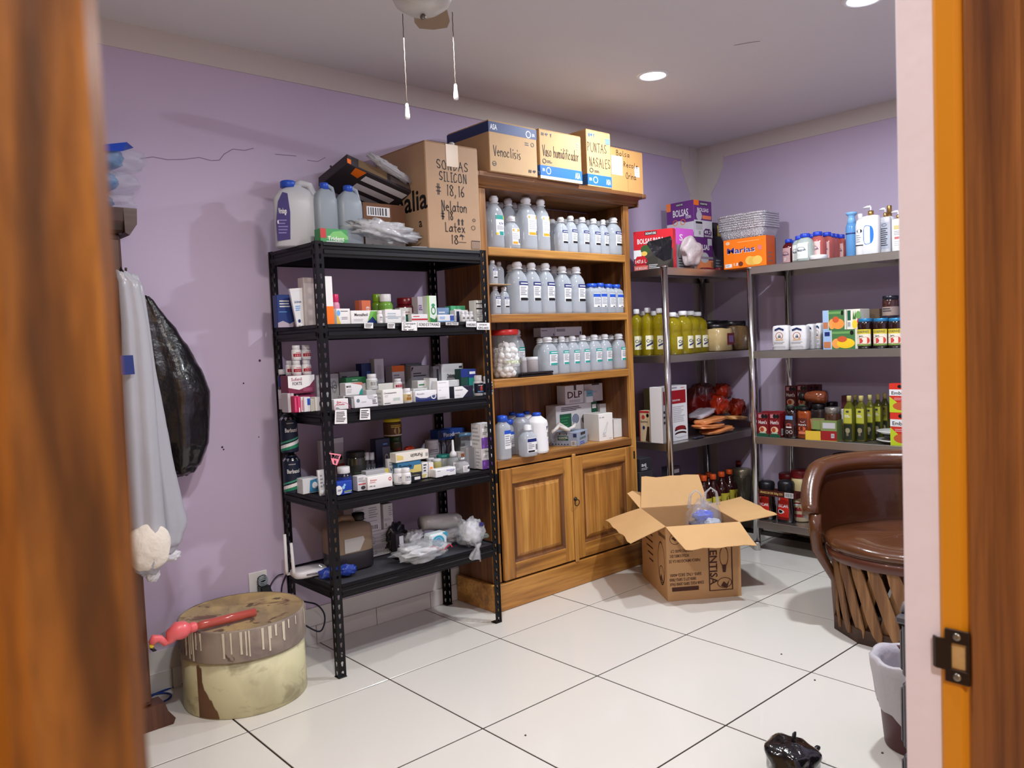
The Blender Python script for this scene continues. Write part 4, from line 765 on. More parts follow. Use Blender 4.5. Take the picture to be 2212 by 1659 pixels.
for k, (u, vt, zz, y) in enumerate(((640, 758, 1, .345), (661, 758, 1, .345), (640.5, 784, 0, .335), (662, 784, 0, .335), (627, 784, 0, .40))):
    p, _, w_, h = slot(u-9.5, u+9.5, 784 if not zz else 758, ('y', y), zt if not zz else zt+.0635)
    s_ = .040/.036; inst('pill_red', 'pill_bottle', 'white red-labelled pill bottle in pyramid: '+lb[k], 'bottle', (p.x, y, zt+(.0635 if zz else 0)), 0, (1.08, 1.08, 1), 'red-label bottle pyramid')
zz = z
for k, (h, m, pr_) in enumerate(((.043, C(220, 220, 222), [('e', .5, .3, .25, .2, BLACK), ('l', 2, .2, .55, .8, .9, GREYP)]), (.043, C(226, 226, 226), [('e', .4, .35, .2, .2, INK), ('l', 1, .2, .7, .8, .9, INK)]))):
    a = at(606, 865, 'y', .50).x; mb = MB(); mb.box(-.021, .021, 0, .04, 0, h, m, .001); face(mb, .042, .04, h, 'F', pr_); tag(mb.build('small_box', None, (a+.021, .48, zz+.0006)), ['small white printed box at far left bottom of third shelf', 'small white printed box stacked second at far left of third shelf'][k], 'box', G3); zz += h+.001
inst('vitamin', 'syrup_bottle', 'dark small bottle stacked on white boxes at shelf left', 'bottle', (a+.014, .50, zz), 0, (.6, .6, .75), G3)
inst('pill_white', 'pill_bottle', 'white small bottle stacked on boxes at shelf far left', 'bottle', (a+.043, .53, z), 0, (.8, .8, 1.8), G3)
for k, (u0, u1, vt, m, pr_, y) in enumerate([(636, 643, 856, C(190, 40, 90), [('r', .2, .1, .5, .9, PINK)], .262), (643.5, 650, 857, C(214, 60, 110), [('r', .3, 0, .6, .3, WHITE)], .262), (650.5, 656, 858, C(226, 226, 230), [('r', .3, .1, .6, .8, PINK)], .262), (657, 671, 858, C(220, 220, 224), [('r', .5, .45, 1, .9, BLUE)], .25), (672, 680, 862, C(196, 196, 186), [('r', .3, .1, .4, .9, GREYP)], .24), (681, 697, 858, C(214, 210, 204), [('e', .7, .5, .15, .2, BLACK)], .232)]):
    bx('slim_box', ['slim crimson box upright in the packed left row', 'slim bright pink box upright in the packed left row', 'slim white box with pink bar in left row', 'upright white box with blue patch left of the post', 'slim ivory box beside the rack front post', 'grey-white box with black oval behind front post'][k], 'box', u0, u1, vt, ('y', y), z, .05, m, pr_, G3, gap=.0006)
# back row
bx('inhaler_box', 'grey box lettered NO at the back near the post', 'box', 690, 733, 808, ('y', .40), z, .05, C(186, 184, 188), [('o', .75, .6, .14, .2, GREYP, .3), ('t', .7, .6, .12, 'NO', INK), ('l', 3, .1, .2, .4, .8, GREYP)], G3)
bx('tea_box', 'wide grey-green box at the back left of third shelf', 'box', 735, 777, 803, ('y', .46), z, .05, C(160, 166, 162), [('r', .5, .5, 1, .85, C(90, 140, 120)), ('l', 2, .1, .7, .5, .9, INK)], G3)
bx('antacid_box', 'dark blue box at back of third shelf', 'box', 782, 810, 785, ('y', .46), z, .05, C(26, 50, 110), [('r', .4, .3, .7, .8, C(60, 110, 180)), ('p', [(.75, .5), (1, .3), (1, .9), (.85, .9)], WHITE)], G3)
bx('upright_box', 'tall pale grey box standing above the white bottle', 'box', 810, 831, 775, ('y', .43), z, .04, C(205, 205, 210), {'F': [('o', .5, .2, .2, .1, INK, .3), ('r', .3, .35, .7, .85, LGREY)]}, G3)
bx('capsule_box', 'orange-topped white box at back middle of third shelf', 'box', 848, 875, 790, ('y', .46), z, .06, WHITE, [('r', 0, .82, 1, 1, ORANGE), ('r', 0, 0, 1, .45, C(190, 160, 150)), ('l', 3, .1, .5, .8, .76, GREYP)], G3)
bx('blister_box', 'large grey box with dark triangle corner at back', 'box', 889, 929, 790, ('y', .43), z, .07, C(176, 176, 180), [('p', [(.02, .96), (.14, .96), (.02, .82)], BLACK), ('l', 2, .1, .65, .8, .8, INK), ('r', .6, .3, .8, .4, INK)], G3)
bx('blister_box', 'grey-green topped box at back behind the triangle-corner box', 'box', 878, 913, 785, ('y', .51), z, .05, C(120, 140, 136), [('l', 1, .1, .9, .9, .96, WHITE)], G3)
bx('upright_box', 'narrow grey box left of the dotted white carton', 'box', 937, 951, 791, ('y', .40), z, .08, C(150, 150, 154), [('r', .5, .1, .8, .9, INK)], G3)
_q = random.Random(4)
bx('pain_tablet_box', 'white carton with scattered black dots at back right', 'box', 954, 1002, 786, ('y', .41), z, .05, WHITE, [('t', .5, .62, .13, 'Dolomagnol', BLACK, .5), ('r', .8, .85, .95, .92, INK)]+[('e', _q.uniform(.03, .95), _q.uniform(.05, .38), .02, .022, BLACK) for _ in range(22)], G3)
bx('syrup_box', 'blue and dark green carton near right rear post', 'box', 996, 1012, 797, ('y', .33), z, .05, C(24, 70, 60), [('r', 0, .68, 1, 1, C(30, 50, 130))], G3)
bx('syrup_box', 'blue and teal carton with white script near right rear post', 'box', 1013, 1029, 797, ('y', .33), z, .05, C(26, 130, 120), [('r', 0, .66, 1, 1, C(34, 44, 130)), ('r', .1, .8, .9, .9, WHITE), ('t', .5, .2, .2, 'Syn', WHITE, .7)], G3)
# middle row
zt = bx('flat_box', 'box supporting the dark green carton on third shelf', 'box', 748, 792, 828, ('y', .35), z, .04, C(190, 190, 186), [], G3)
bx('flat_box', 'dark green carton lying flat in the middle row', 'box', 747, 791, 815, ('y', .345), zt, .05, C(30, 96, 56), [('l', 1, .3, .4, .7, .7, C(150, 200, 170))], G3)
zt = bx('cough_box', 'white carton under the teal-edged box', 'box', 742, 783, 854, ('y', .27), z, .05, C(200, 200, 202), [('l', 2, .1, .2, .8, .8, GREYP)], G3)
bx('cough_box', 'white box with red-brown and teal edges in middle row', 'box', 746, 783, 827, ('y', .268), zt, .05, WHITE, [('p', [(.78, 0), (1, 0), (1, .55), (.85, .3)], TEAL), ('p', [(.3, 1), (.9, .8), (1, .7), (1, 1)], C(190, 110, 100)), ('t', .2, .72, .16, 'IMNIK', BLACK, .3), ('l', 3, .08, .2, .4, .55, LGREY)], G3)
zq = bx('flat_box', 'white lying box under the barcoded white bottle', 'box', 792, 816, 842, ('y', .30), z, .05, C(210, 210, 210), [], G3)
put('pill_bar', 'pill_bottle', 'white bottle with barcode label in middle row', 'bottle', 803, 21, 808, ('y', .32), zq, G3)
zp = bx('open_box', 'cream open carton with raised flap in middle row', 'box', 818, 851, 828, ('y', .32), z, .05, C(222, 222, 214), {'F': [('l', 1, .3, .3, .7, .4, LGREY)], 'T': [('r', .1, .1, .9, .9, INK)]}, G3)
zq = bx('flat_box', 'white carton beneath the red-labelled small bottle', 'box', 852, 878, 842, ('y', .29), z, .05, C(200, 200, 200), [], G3)
put('pill_red', 'pill_bottle', 'white bottle with small red label behind large white carton', 'bottle', 859, 15, 818, ('y', .315), zq, G3)
bx('drop_box', 'white box with green band in middle right', 'box', 903, 925, 822, ('y', .33), z, .05, WHITE, [('r', .05, .3, .95, .62, GREEN), ('l', 1, .1, .7, .8, .85, GREEN)], G3)
bx('open_box', 'white open carton leaning beside the green-banded box', 'box', 926, 943, 817, ('y', .30), z, .05, WHITE, [('p', [(.1, .3), (.5, .3), (.3, .9)], LGREY)], G3, tilt=(0, .08))
bx('flat_box', 'white box with small lettering left of navy wave box', 'box', 893, 924, 839, ('y', .285), z, .03, WHITE, [('p', [(.6, .3), (.9, .3), (.75, .9)], TEAL), ('l', 2, .1, .5, .5, .9, TEAL)], G3)
bx('flat_box', 'white box behind the navy arrow box', 'box', 947, 993, 822, ('y', .28), z, .035, C(214, 214, 214), [('r', .02, .2, .9, .4, LGREY)], G3)
# front row
bx('vitamin_box', 'white box with red lettering and pink arc nearest front post', 'box', 721, 753, 862, FR, z, .035, WHITE, [('t', .35, .72, .18, 'Eze', RED, .28), ('t', .45, .5, .15, 'lomelia', RED, .55), ('o', .55, .1, .55, .6, PINK, .05), ('l', 2, .1, .1, .4, .25, INK)], G3)
bx('nasal_box', 'grey-white box with round grey emblem in front row', 'box', 766, 817, 854, ('y', .186), z, .04, C(222, 222, 226), [('e', .16, .6, .07, .16, C(110, 130, 140)), ('r', .3, .42, .5, .5, LGREY), ('l', 5, .76, .2, .97, .85, INK), ('p', [(.55, 1), (.8, 1), (.9, .6), (.6, .7)], LGREY)], G3, tilt=(-.1, 0))
for k, (a, b) in enumerate(((754, 759), (760, 765))): bx('slim_box', ['dark-edged slim box upright before the round emblem box', 'grey slim box touching the round emblem box'][k], 'box', a, b, 858+k*4, ('y', .2), z, .035, (INK, LGREY)[k], [], G3, gap=.0006)
bx('anxiety_tablet_box', 'largest white carton in front row lettered Clonazepamina', 'box', 827, 871, 841, ('y', .18), z, .055, C(232, 232, 228), {'F': [('t', .36, .78, .10, 'Clonazepamina', INK, .62), ('l', 2, .08, .5, .3, .66, LGREY), ('l', 5, .5, .25, .92, .45, C(190, 210, 200)), ('r', .06, .1, .35, .14, INK)], 'L': [('l', 3, .1, .1, .9, .9, LGREY)]}, G3)
put('pill_gold', 'pill_bottle', 'white bottle with gold-brown label right of Clonazepamina carton', 'bottle', 879, 15, 839, ('y', .2), z, G3)
bx('pressure_box', 'white box with navy wave and ring emblem in front row', 'box', 897, 944, 844, FR, z, .045, C(236, 236, 240), [('p', [(0, 0), (0, .55), (.2, .35), (.5, .3), (.8, .5), (1, .6), (1, 0)], C(64, 76, 120)), ('p', [(0, 0), (0, .25), (.3, .15), (1, .25), (1, 0)], NAVY), ('o', .84, .42, .12, .28, WHITE, .35), ('t', .25, .74, .15, 'Rineliv', GREYP, .35)], G3)
for k, (a, b) in enumerate(((886.5, 891), (892, 896.5))): bx('slim_box', ['slim ivory box left of the navy wave box', 'slim grey box touching the navy wave box'][k], 'box', a, b, 845, ('y', .2), z, .04, (C(214, 206, 196), LGREY)[k], [], G3, gap=.0005)
bx('upright_box', 'tall plain white carton beside the navy arrow box', 'box', 945, 971, 823, ('y', .185), z, .04, C(240, 240, 242), [('l', 1, .1, .88, .8, .94, LGREY), ('r', 0, .66, 1, .665, LGREY), ('l', 2, .1, .05, .9, .16, LGREY), ('l', 1, .1, .5, .3, .54, GREYP)], G3)
bx('arrow_box', 'white box with navy arrow-shaped end at shelf right', 'box', 981, 1023, 834, ('y', .186), z, .04, C(26, 24, 48), [('p', [(0, 0), (.42, 0), (.72, .55), (.42, 1), (0, 1)], WHITE), ('t', .24, .7, .12, 'Ambinabutol', INK, .38), ('l', 1, .05, .2, .3, .28, LGREY)], G3)
for k, u in enumerate((1033, 1053)): put('pill_navy', 'pill_bottle', ['white bottle with navy label just left of the right front post', 'white bottle with navy label behind the right front post'][k], 'bottle', u, 16, 811+k*2, ('y', .21), z, 'navy-label bottles')
# --- fourth tier
z = SH[3]; G4 = 'medicines on the rack fourth shelf'
p, _, w_, h = slot(614, 648, 994, ('y', .43), z); w_ = .072
for k in (0, 1): inst('foam_can', 'shaving_foam_can', ['lower shaving foam can of the two stacked at left', 'upper shaving foam can of the two stacked at left'][k], 'can', (p.x-(.003 if k else 0), .43, z+k*.1765), -.25+.1*k, (w_/.058, w_/.058, 1), 'stacked shaving foam cans')
bx('denture_box', 'white box with blue droplet panel beside the shaving foam cans', 'box', 654, 690, 1033, ('y', .34), z, .06, C(214, 216, 220), {'F': [('p', [(.38, .05), (1, .05), (1, .95), (.45, .85)], C(60, 130, 170)), ('e', .72, .5, .16, .22, WHITE), ('p', [(.72, .75), (.6, .5), (.84, .5)], WHITE)]}, G4)
for k, (u, vt, t_) in enumerate(((694, 1015, .05), (703, 1045, 0))):
    p, _, w_, h = slot(u-8+3*k, u+7-3*k, vt, ('y', .25), z); mb = MB(); mb.prism([(-w_*.28, .0), (w_*.28, .0), (w_/2, h), (-w_/2, h)], -.005, .005, M((222, 222, 220), rough=.35, name='tube_white'), 'y'); mb.lathe([(w_*.27, 0), (w_*.27, h*.2)], WHITE, 12)
    printer(mb, [('l', 4, .3, .3, .7, .85, GREYP)], w_, h, lambda x, zz, o: (x-w_/2, -.0052-o, zz)); o = mb.build('cream_tube', None, p+Vector((0, 0, .0006))); tag(o, ['tall white cream tube left of the front post', 'short white cream tube against the front post'][k], 'tube', G4)
bx('cardboard_blister', 'pale card pack hidden behind the rack front post', 'box', 694, 722, 950, ('y', .45), z, .03, C(176, 172, 178), [('l', 5, .2, .2, .8, .8, GREYP)], G4)
bx('inhaler_card', 'white card pack with red lower half behind the pink tag', 'box', 723, 744, 946, ('y', .42), z, .03, C(170, 164, 170), [('r', .1, .18, 1, .45, C(160, 60, 50)), ('e', .6, .58, .18, .05, BLACK), ('r', 0, .9, 1, 1, LGREY)], G4)
put('vitamin', 'vitamin_bottle', 'dark bottle with white cap behind the deep blue box', 'bottle', 743, 29, 1008, ('y', .245), z, G4)
bx('antacid_box', 'deep blue box with white round emblem near front post', 'box', 728, 761, 1040, FR, z, .035, C(24, 64, 170), [('e', .1, .38, .24, .36, WHITE), ('t', .16, .4, .2, 'zzer', C(20, 40, 110), .26), ('e', .42, .55, .09, .13, C(150, 200, 240)), ('e', .5, .72, .07, .1, C(150, 200, 240)), ('r', .45, .2, .95, .26, C(170, 200, 80)), ('r', .45, .1, .9, .14, WHITE)], G4)
put('jar_olive', 'supplement_jar', 'large dark olive jar with black lid at the back', 'jar', 769, 37, 974, ('y', .37), z, G4)
for k, u in enumerate((793, 804)): put('dropper', 'spray_bottle', ['smoked spray bottle next to the dark olive jar', 'smoked spray bottle next to the tall dark box'][k], 'bottle', u, 12, 977, ('y', .36), z, 'smoked spray bottles')
bx('tall_box', 'tall slate blue box with pale panel at the back', 'box', 813, 844, 948, ('y', .42), z, .05, C(54, 60, 84), {'F': [('r', .45, 0, 1, .78, C(120, 124, 140)), ('l', 1, .5, .82, .9, .9, LBLUE), ('o', .72, .5, .14, .1, WHITE, .4)]}, G4)
put('jar_greenlow', 'supplement_tub', 'green-brown tub under the yellow-lidded tub', 'tub', 853, 26, 943, ('y', .47), z+.06, G4)
bx('small_box', 'green lying box under the stacked tubs at back', 'box', 838, 868, 971, ('y', .45), z, .08, C(60, 80, 50), [('l', 1, .2, .3, .8, .6, YELLOW)], G4)
p, _, w_, h = slot(832, 865, 903, ('y', .47), z+.06); q = slot(838, 866, 943, ('y', .47), z+.06)[3]
inst('jar_yellow', 'supplement_tub', 'brown printed tub with yellow lid, topmost at the back', 'tub', (p.x, .47, z+.06+q), 0, (w_/.08, w_/.08, (h-q)/.10), G4)
bx('sample_card', 'small white card box lettered VS in middle', 'box', 838, 856, 991, MI, z, .02, C(214, 214, 216), [('t', .5, .55, .16, 'VS', BLACK, .5), ('l', 2, .2, .7, .8, .9, GREYP)], G4)
zf = z
zz = bx('flat_box', 'white lying box with dark side carrying the ointment boxes', 'box', 862, 912, 1022, ('y', .235), z, .04, C(60, 60, 66), [('r', .5, .2, .95, .8, C(40, 40, 44))], G4)
zz = bx('ointment_carton', 'lower ointment carton, blue and yellow with upright lettering', 'box', 859, 910, 996, ('y', .235), zz, .05, C(58, 120, 160), [('p', [(0, .05), (0, .3), (1, .3), (1, .05)], C(214, 196, 120)), ('p', [(.6, 0), (.7, .6), (1, .6), (1, 0)], C(224, 206, 120)), ('t', .33, .62, .34, 'Furacin', BLACK, .52)], G4)
bx('ointment_carton', 'upper ointment carton with upside-down lettering', 'box', 855, 926, 975, ('y', .23), zz, .05, C(236, 232, 220), [('p', [(.02, .25), (.02, .85), (.22, .6), (.22, .25)], C(222, 200, 120)), ('t', .62, .5, .42, 'Furacin', BLACK, .36, True, True), ('b', .9, .2, .98, .7)], G4)
za = bx('ointment_carton', 'upright white end of lower ointment box stack', 'box', 912, 925, 1022, ('y', .232), z, .045, C(232, 232, 222), [('p', [(0, .1), (.4, .1), (.8, .8), (0, .8)], C(220, 200, 120))], G4)
bx('ointment_carton', 'white carton end with sideways lettering in ointment stack', 'box', 912, 925, 999, ('y', .232), za, .045, WHITE, [('l', 3, .2, .1, .8, .9, INK)], G4)
za = bx('salve_box', 'pale pink-white box under the orange-spotted box', 'box', 926.5, 937, 1021, ('y', .232), z, .04, C(230, 220, 214), [('l', 3, .2, .2, .8, .8, C(200, 140, 110))], G4)
bx('salve_box', 'white box with orange square spot beside ointment stack', 'box', 926.5, 937, 999, ('y', .232), za, .04, C(236, 232, 226), [('r', .2, .2, .8, .55, C(236, 150, 80))], G4)
crumple('snack_pack', 'small crumpled orange-red packet behind the upper ointment carton', 'packet', at(884, 976, 'y', .34)+Vector((0, 0, .0)), (.055, .03, .05), M((196, 60, 30), rough=.25, coat=.4, name='orange_foil'), 8, amp=.2)
bx('flat_box', 'box propping the orange-red packet in the back', 'box', 870, 905, 985, ('y', .32), z, .05, C(90, 84, 80), [], G4)
bx('inhalant_box', 'grey-white box left of the red-emblem carton', 'box', 772, 792, 1028, ('y', .2), z, .04, C(214, 212, 214), [('l', 3, .1, .6, .9, .9, GREYP), ('e', .6, .2, .25, .12, INK), ('r', .1, .42, .9, .48, RED)], G4)
bx('pill_carton', 'wide white carton with red circular emblem in front row', 'box', 794, 848, 1027, ('y', .183), z, .045, C(240, 238, 236), [('t', .24, .72, .12, 'Exitan', C(190, 60, 60), .26), ('l', 2, .08, .5, .35, .6, C(200, 120, 120)), ('o', .9, .62, .06, .14, RED, .4), ('t', .18, .28, .1, '100 mg', INK, .22)], G4)
bx('flat_box', 'yellow-ended grey box behind the red-emblem carton', 'box', 791, 840, 1015, ('y', .26), z, .04, C(190, 190, 196), [('r', .85, .2, 1, 1, C(226, 206, 90)), ('r', 0, .7, .85, .95, LGREY)], G4)
for k, u in enumerate((861, 876)): put('pill_white', 'pill_bottle', ['left white pill bottle of front pair before ointment boxes', 'right white pill bottle of front pair before ointment boxes'][k], 'bottle', u, 19, 1012-k, ('y', .20-.02*k), z, 'front pair of white pill bottles')
bx('black_box', 'low black box with white sticker on shelf edge', 'box', 887, 909, 1027, FR, z, .03, M((24, 26, 34), rough=.4, name='black_card'), [('r', .38, .3, .95, .75, WHITE)], G4)
put('jar_white', 'ointment_jar', 'white jar at the back left of the blue denture box', 'jar', 933, 25, 950, ('y', .42), z+.045, G4)
put('jar_white', 'ointment_jar', 'lower white jar beneath the back white jar', 'jar', 936, 24, 978, ('y', .42), z, G4)
put('jar_pills', 'pill_jar', 'small jar of yellowish pills with white lid', 'jar', 943, 18, 991, ('y', .30), z, G4)
put('jar_white', 'pill_jar', 'white-lidded jar just left of yellowish pill jar', 'jar', 930, 14, 989, ('y', .33), z, G4)
put('jar_teal', 'cream_jar', 'cloudy jar with teal lid in the middle', 'jar', 958, 24, 982, ('y', .32), z, G4)
bx('syringe_box', 'white box with fine blue lettering in front row right', 'box', 941, 985, 1012, ('y', .19), z, .05, C(240, 240, 240), [('t', .74, .72, .14, 'Diclofenac', BLUE, .4), ('l', 1, .7, .5, .95, .6, NAVY), ('r', .35, .05, .6, .12, BLACK), ('l', 1, .08, .75, .25, .85, INK)], G4)
for k, (a, b, m) in enumerate(((944, 953, 0), (955, 964, 1), (966, 990, 0))): bx('upright_box', ['dark edged carton first under blue denture box', 'dark edged carton second under blue denture box', 'pale carton lettered COR under blue denture box'][k], 'box', a, b, 949, ('y', .44), z, .05, C(70+30*k, 70+30*k, 80+30*k), [('o', .5, .6, .4, .3, LGREY, .2), ('t', .6, .2, .12, 'COR', BLACK, .5)][:1+(k == 2)], G4, gap=.0006)
zd = slot(944, 1010, 948, ('y', .43), z)[3]+z
bx('denture_cream_box', 'blue denture cream carton lying across upright boxes', 'box', 947, 1004, 927, ('y', .42), zd+.001, .07, C(30, 70, 150), [('t', .50, .5, .42, 'Fixodent', WHITE, .62), ('p', [(0, 0), (.2, .3), (.1, 1), (0, 1)], C(20, 30, 70))], G4)
zg = bx('grey_box', 'grey-white carton under the white pump box', 'box', 1008, 1023, 966, ('y', .28), z, .05, C(186, 186, 190), [('l', 4, .1, .2, .8, .8, LGREY)], G4, gap=.0006)
bx('grey_box', 'pale grey carton left of the purple-white boxes', 'box', 1025, 1039, 966, ('y', .235), z, .07, C(170, 170, 176), [('r', .9, 0, 1, 1, WHITE)], G4)
bx('grey_box', 'mid grey patterned carton with bright white side, raised', 'box', 996, 1024, 936, ('y', .36), z, .05, C(140, 142, 146), [('r', .72, .04, 1, 1, WHITE)], G4)
c = slot(990, 1030, 930, ('y', .30), zg)[0]; mb = MB(); mb.tube([(-.05, 0, 0), (.0, 0, .002), (.036, 0, .0)], [.007, .009, .009], M((90, 130, 160), rough=.3, name='blue_grey_tube'), 12); mb.tube([(.036, 0, 0), (.052, 0, -.001)], [.011, .011], WPL, 12)
q = at(1010, 933, 'y', .335); tag(mb.build('paste_tube', None, (q.x, .345, zg+.052)), 'blue-grey tube with round white cap lying above the boxes', 'tube', G4)
bx('small_box', 'small white box holding the blue-grey tube up', 'box', 1011, 1030, 938, ('y', .335), z, .02, WHITE, [], G4) if 0 else None
mk('nozzle_bottle', .05, .15, [(0, 0), (.95, 0), (1, .03), (1, .34), (.8, .42), (.4, .46), (.4, .5)], M((205, 210, 214), rough=.1, alpha=.45, name='clear_small_bottle', tl=.1), ([(.56, .47), (.56, .56), (.40, .62), (.22, .66), (.16, .98), (.08, 1)], WPL), [(.06, .32, -40, 40, WHITE, [('l', 3, .1, .2, .9, .8, GREYP)])])
mk('clear_vial', .045, .085, [(0, 0), (.95, 0), (1, .03), (1, .55), (.8, .68), (.45, .74), (.42, .82)], M((215, 218, 220), rough=.08, alpha=.42, name='clear_small_vial', tl=.08), ([(.5, .80), (.5, .97), (.4, 1)], M((190, 194, 198), rough=.3, metal=.5, name='silver_cap')), [(.08, .5, -30, 50, WHITE, [('r', .5, .4, .95, .8, INK), ('l', 4, .1, .1, .5, .9, GREYP)])])
put('nozzle_bottle', 'dropper_bottle', 'clear bottle with tall white slanted nozzle', 'bottle', 979, 22, 950, ('y', .265), z, G4)
put('clear_vial', 'glass_vial', 'clear vial in front with silver cap by shelf edge', 'bottle', 998, 24, 988, ('y', .21), z, G4)
bx('labelled_box', 'white pack with orange-brown print behind the clear vial', 'box', 990, 1010, 976, ('y', .30), z, .04, C(220, 214, 208), [('r', .3, .7, .9, .9, C(180, 110, 70)), ('l', 3, .2, .2, .8, .6, GREYP)], G4)
zz = z
for k in (0, 1):
    zz = bx('capsule_carton', ['lower purple-and-white capsule carton at right end of shelf', 'upper purple-and-white capsule carton at right end of shelf'][k], 'box', 1041 if not k else 1039, 1067, 968 if not k else 915, ('y', .19), zz, .075, C(238, 236, 238), {'F': [('r', 0, 0, 1, .44, C(134, 86, 186)), ('t', .6, .86, .10, 'Omeprazol', BLACK, .7), ('l', 2, .15, .55, .5, .68, GREYP), ('l', 1, .4, .06, .85, .12, LGREY)], 'L': [('l', 5, .1, .1, .9, .9, LGREY)]}, 'purple-white capsule cartons')+.001
# --- lowest tier
z = SH[4]; G5 = 'things on the rack lowest shelf'
q = at(668, 1240, 'y', .40); rt = empty('wifi_router', (q.x+.0, .40, z+.001), -.18, 'white wireless router with two upright antennas on lowest shelf', 'router'); mb = MB(); RW = M((216, 214, 216), rough=.35, name='router_plastic')
mb.lathe([(.070, 0), (.076, .006), (.076, .022), (.070, .028), (.02, .030)], RW, 40, 1, .72, .5); printer(mb, [('l', 2, .3, .35, .75, .65, INK)], .14, .03, lambda x, zz, o: (x-.07, -.0555-o, zz)); mb.build('case', rt)
for k, x in enumerate((-.088, -.072)):
    mb = MB(); mb.tube([(x, .03-.05*k, .012), (x, .03-.05*k, .03), (x-.004*k, .03-.05*k, .185-.03*k)], [.007, .0075, .0065], M((228, 228, 228), rough=.35, name='antenna_plastic'), 10); mb.box(x, -.06, .025-.05*k, .035-.05*k, .006, .016, RW); mb.build('antenna', rt)
for k in range(3): mb = MB(); mb.lathe([(.0016, .0), (.0016, .001)], M((240, 250, 240), emit=2, name='lit_led'), 8, cx=.05, cy=-.02+.014*k); mb.v = [v+Vector((0, 0, .0288)) for v in mb.v]; mb.build('indicator', rt)
p, _, w_, h = slot(706, 795, 1112, ('y', .36), z); e = empty('liquid_jug', p+Vector((0, 0, .001)), 0, 'large hazy jug half full of dark liquid with black cap', 'jug'); R0 = w_/2
JG = M((176, 150, 122), rough=.3, alpha=.62, name='hazy_amber_plastic', tl=.25)
JD = M((50, 46, 50), rough=.3, name='dark_liquid_seen_through')
mb = MB(); mb.lathe([(0, 0), (.92*R0, 0), (R0, .03*h), (R0, .34*h), (R0, .72*h), (.94*R0, .80*h), (.7*R0, .85*h), (.6*R0, .86*h)], [JD, JD, JD]+[JG]*4, 28, 1, .7, .55); mb.build('body', e)
mb = MB(); mb.lathe([(0, .01*h), (.90*R0, .01*h), (.965*R0, .04*h), (.965*R0, .33*h)], M((34, 32, 38), rough=.2, name='dark_liquid'), 28, 1, .68, .55); mb.build('liquid', e)
mb = MB(); mb.tube([(-R0*.75, 0, .74*h), (-R0*.7, 0, .90*h), (-R0*.3, 0, .955*h), (R0*.15, 0, .93*h), (R0*.3, 0, .86*h)], R0*.14, JG, 10); mb.build('handle', e)
mb = MB(); mb.lathe([(R0*.26, .86*h), (R0*.27, .88*h), (R0*.27, .99*h), (R0*.22, h)], M((18, 16, 18), rough=.4, name='black_cap'), 20, cx=R0*.55); mb.build('cap', e)
mb = MB(); mb.prism([(-.55*R0, .36*h), (.15*R0, .36*h), (.4*R0, .55*h), (.35*R0, .62*h), (-.55*R0, .62*h)], -R0*.7-.0018, -R0*.7+.004, M((190, 184, 178), rough=.5, trans=.3, name='faded_label'), 'y'); mb.build('label', e)
def leaf(n): return [('l', 5, .06, .50, .45, .92, GREYP), ('l', 5, .55, .5, .96, .92, GREYP), ('l', 2, .06, .32, .9, .42, GREYP), ('b', .1, .06, .4, .26), ('b', .6, .06, .9, .26)]
za = bx('instruction_carton', 'lower white carton covered in fine print beside the jug', 'box', 790, 850, 1146, ('y', .42), z, .09, C(214, 212, 214), leaf(1)+[('l', 6, .05, .1, .95, .95, LGREY)], G5)
bx('instruction_carton', 'upper wide white fine-print carton stacked behind jug cap', 'box', 764, 823, 1092, ('y', .42), za+.001, .09, C(214, 212, 214), leaf(1), G5, tilt=None)
bx('instruction_carton', 'upper narrow white fine-print carton at right of stack', 'box', 828, 849, 1088, ('y', .42), za+.001, .09, C(208, 206, 208), leaf(1)[1:4], G5)
for k, (u, v, y, rz) in enumerate(((710, 1253, .27, .2), (748, 1247, .25, -.25))):
    c = at(u, v, 'y', y); crumple('sweets_packet', ['small blue sweets packet left of the rack front post', 'small blue sweets packet right of the rack front post'][k], 'packet', (c.x, y, z+.027), (.09, .055, .045), M((30, 60, 150), rough=.25, coat=.5, nz=.3, ns=30, name='blue_foil'), 11+k, (0, 0, rz), .16, 3, 'blue sweets packets')
c = at(872, 1160, 'y', .36); crumple('dark_bag', 'dark crinkled plastic packet at back of lowest shelf', 'bag', (c.x, .44, z+.070), (.13, .09, .13), M((60, 60, 66), rough=.15, coat=.6, trans=.3, nz=.5, ns=25, bump=.4, bs=40, name='smoky_film'), 14, (0, 0, .3), .25, 3)
bx('razor_pack', 'narrow black and white pack among the bagged items', 'box', 856, 874, 1153, ('y', .30), z, .04, M((30, 28, 32), rough=.3, name='black_pack'), [('r', .4, .2, .9, .9, LGREY), ('r', .2, .1, .4, .4, WHITE)], G5)
c = at(906, 1200, 'y', .22); crumple('zip_bag', 'clear zip bag with red seam overhanging the lowest shelf edge', 'bag', (c.x, .21, z+.043), (.26, .17, .075), CLR, 21, (0, .0, .15), .25, 3)
mb = MB(); rnd = random.Random(5)
for k in range(9): 
    x, y_ = rnd.uniform(-.07, .07), rnd.uniform(-.03, .03); mb.M = Matrix.Translation((x, y_, .01+.004*k))@Matrix.Rotation(rnd.uniform(-.6, .6), 4, 'Z')@Matrix.Rotation(rnd.uniform(-.12, .12), 4, 'X'); mb.box(-.045, .045, -.022, .022, 0, .003, WHITE, .0005)
mb.M = None; mb.build('contents', bpy.data.objects['zip_bag'], (0, 0, -.03))
mb = MB(); mb.tube([(.06+.06*math.cos(a*.22), -.085+.1*a/14, .0+.012*math.sin(a)) for a in range(15)], .003, M((190, 40, 70), rough=.3, name='red_seam'), 6); mb.build('red_seam', bpy.data.objects['zip_bag'])
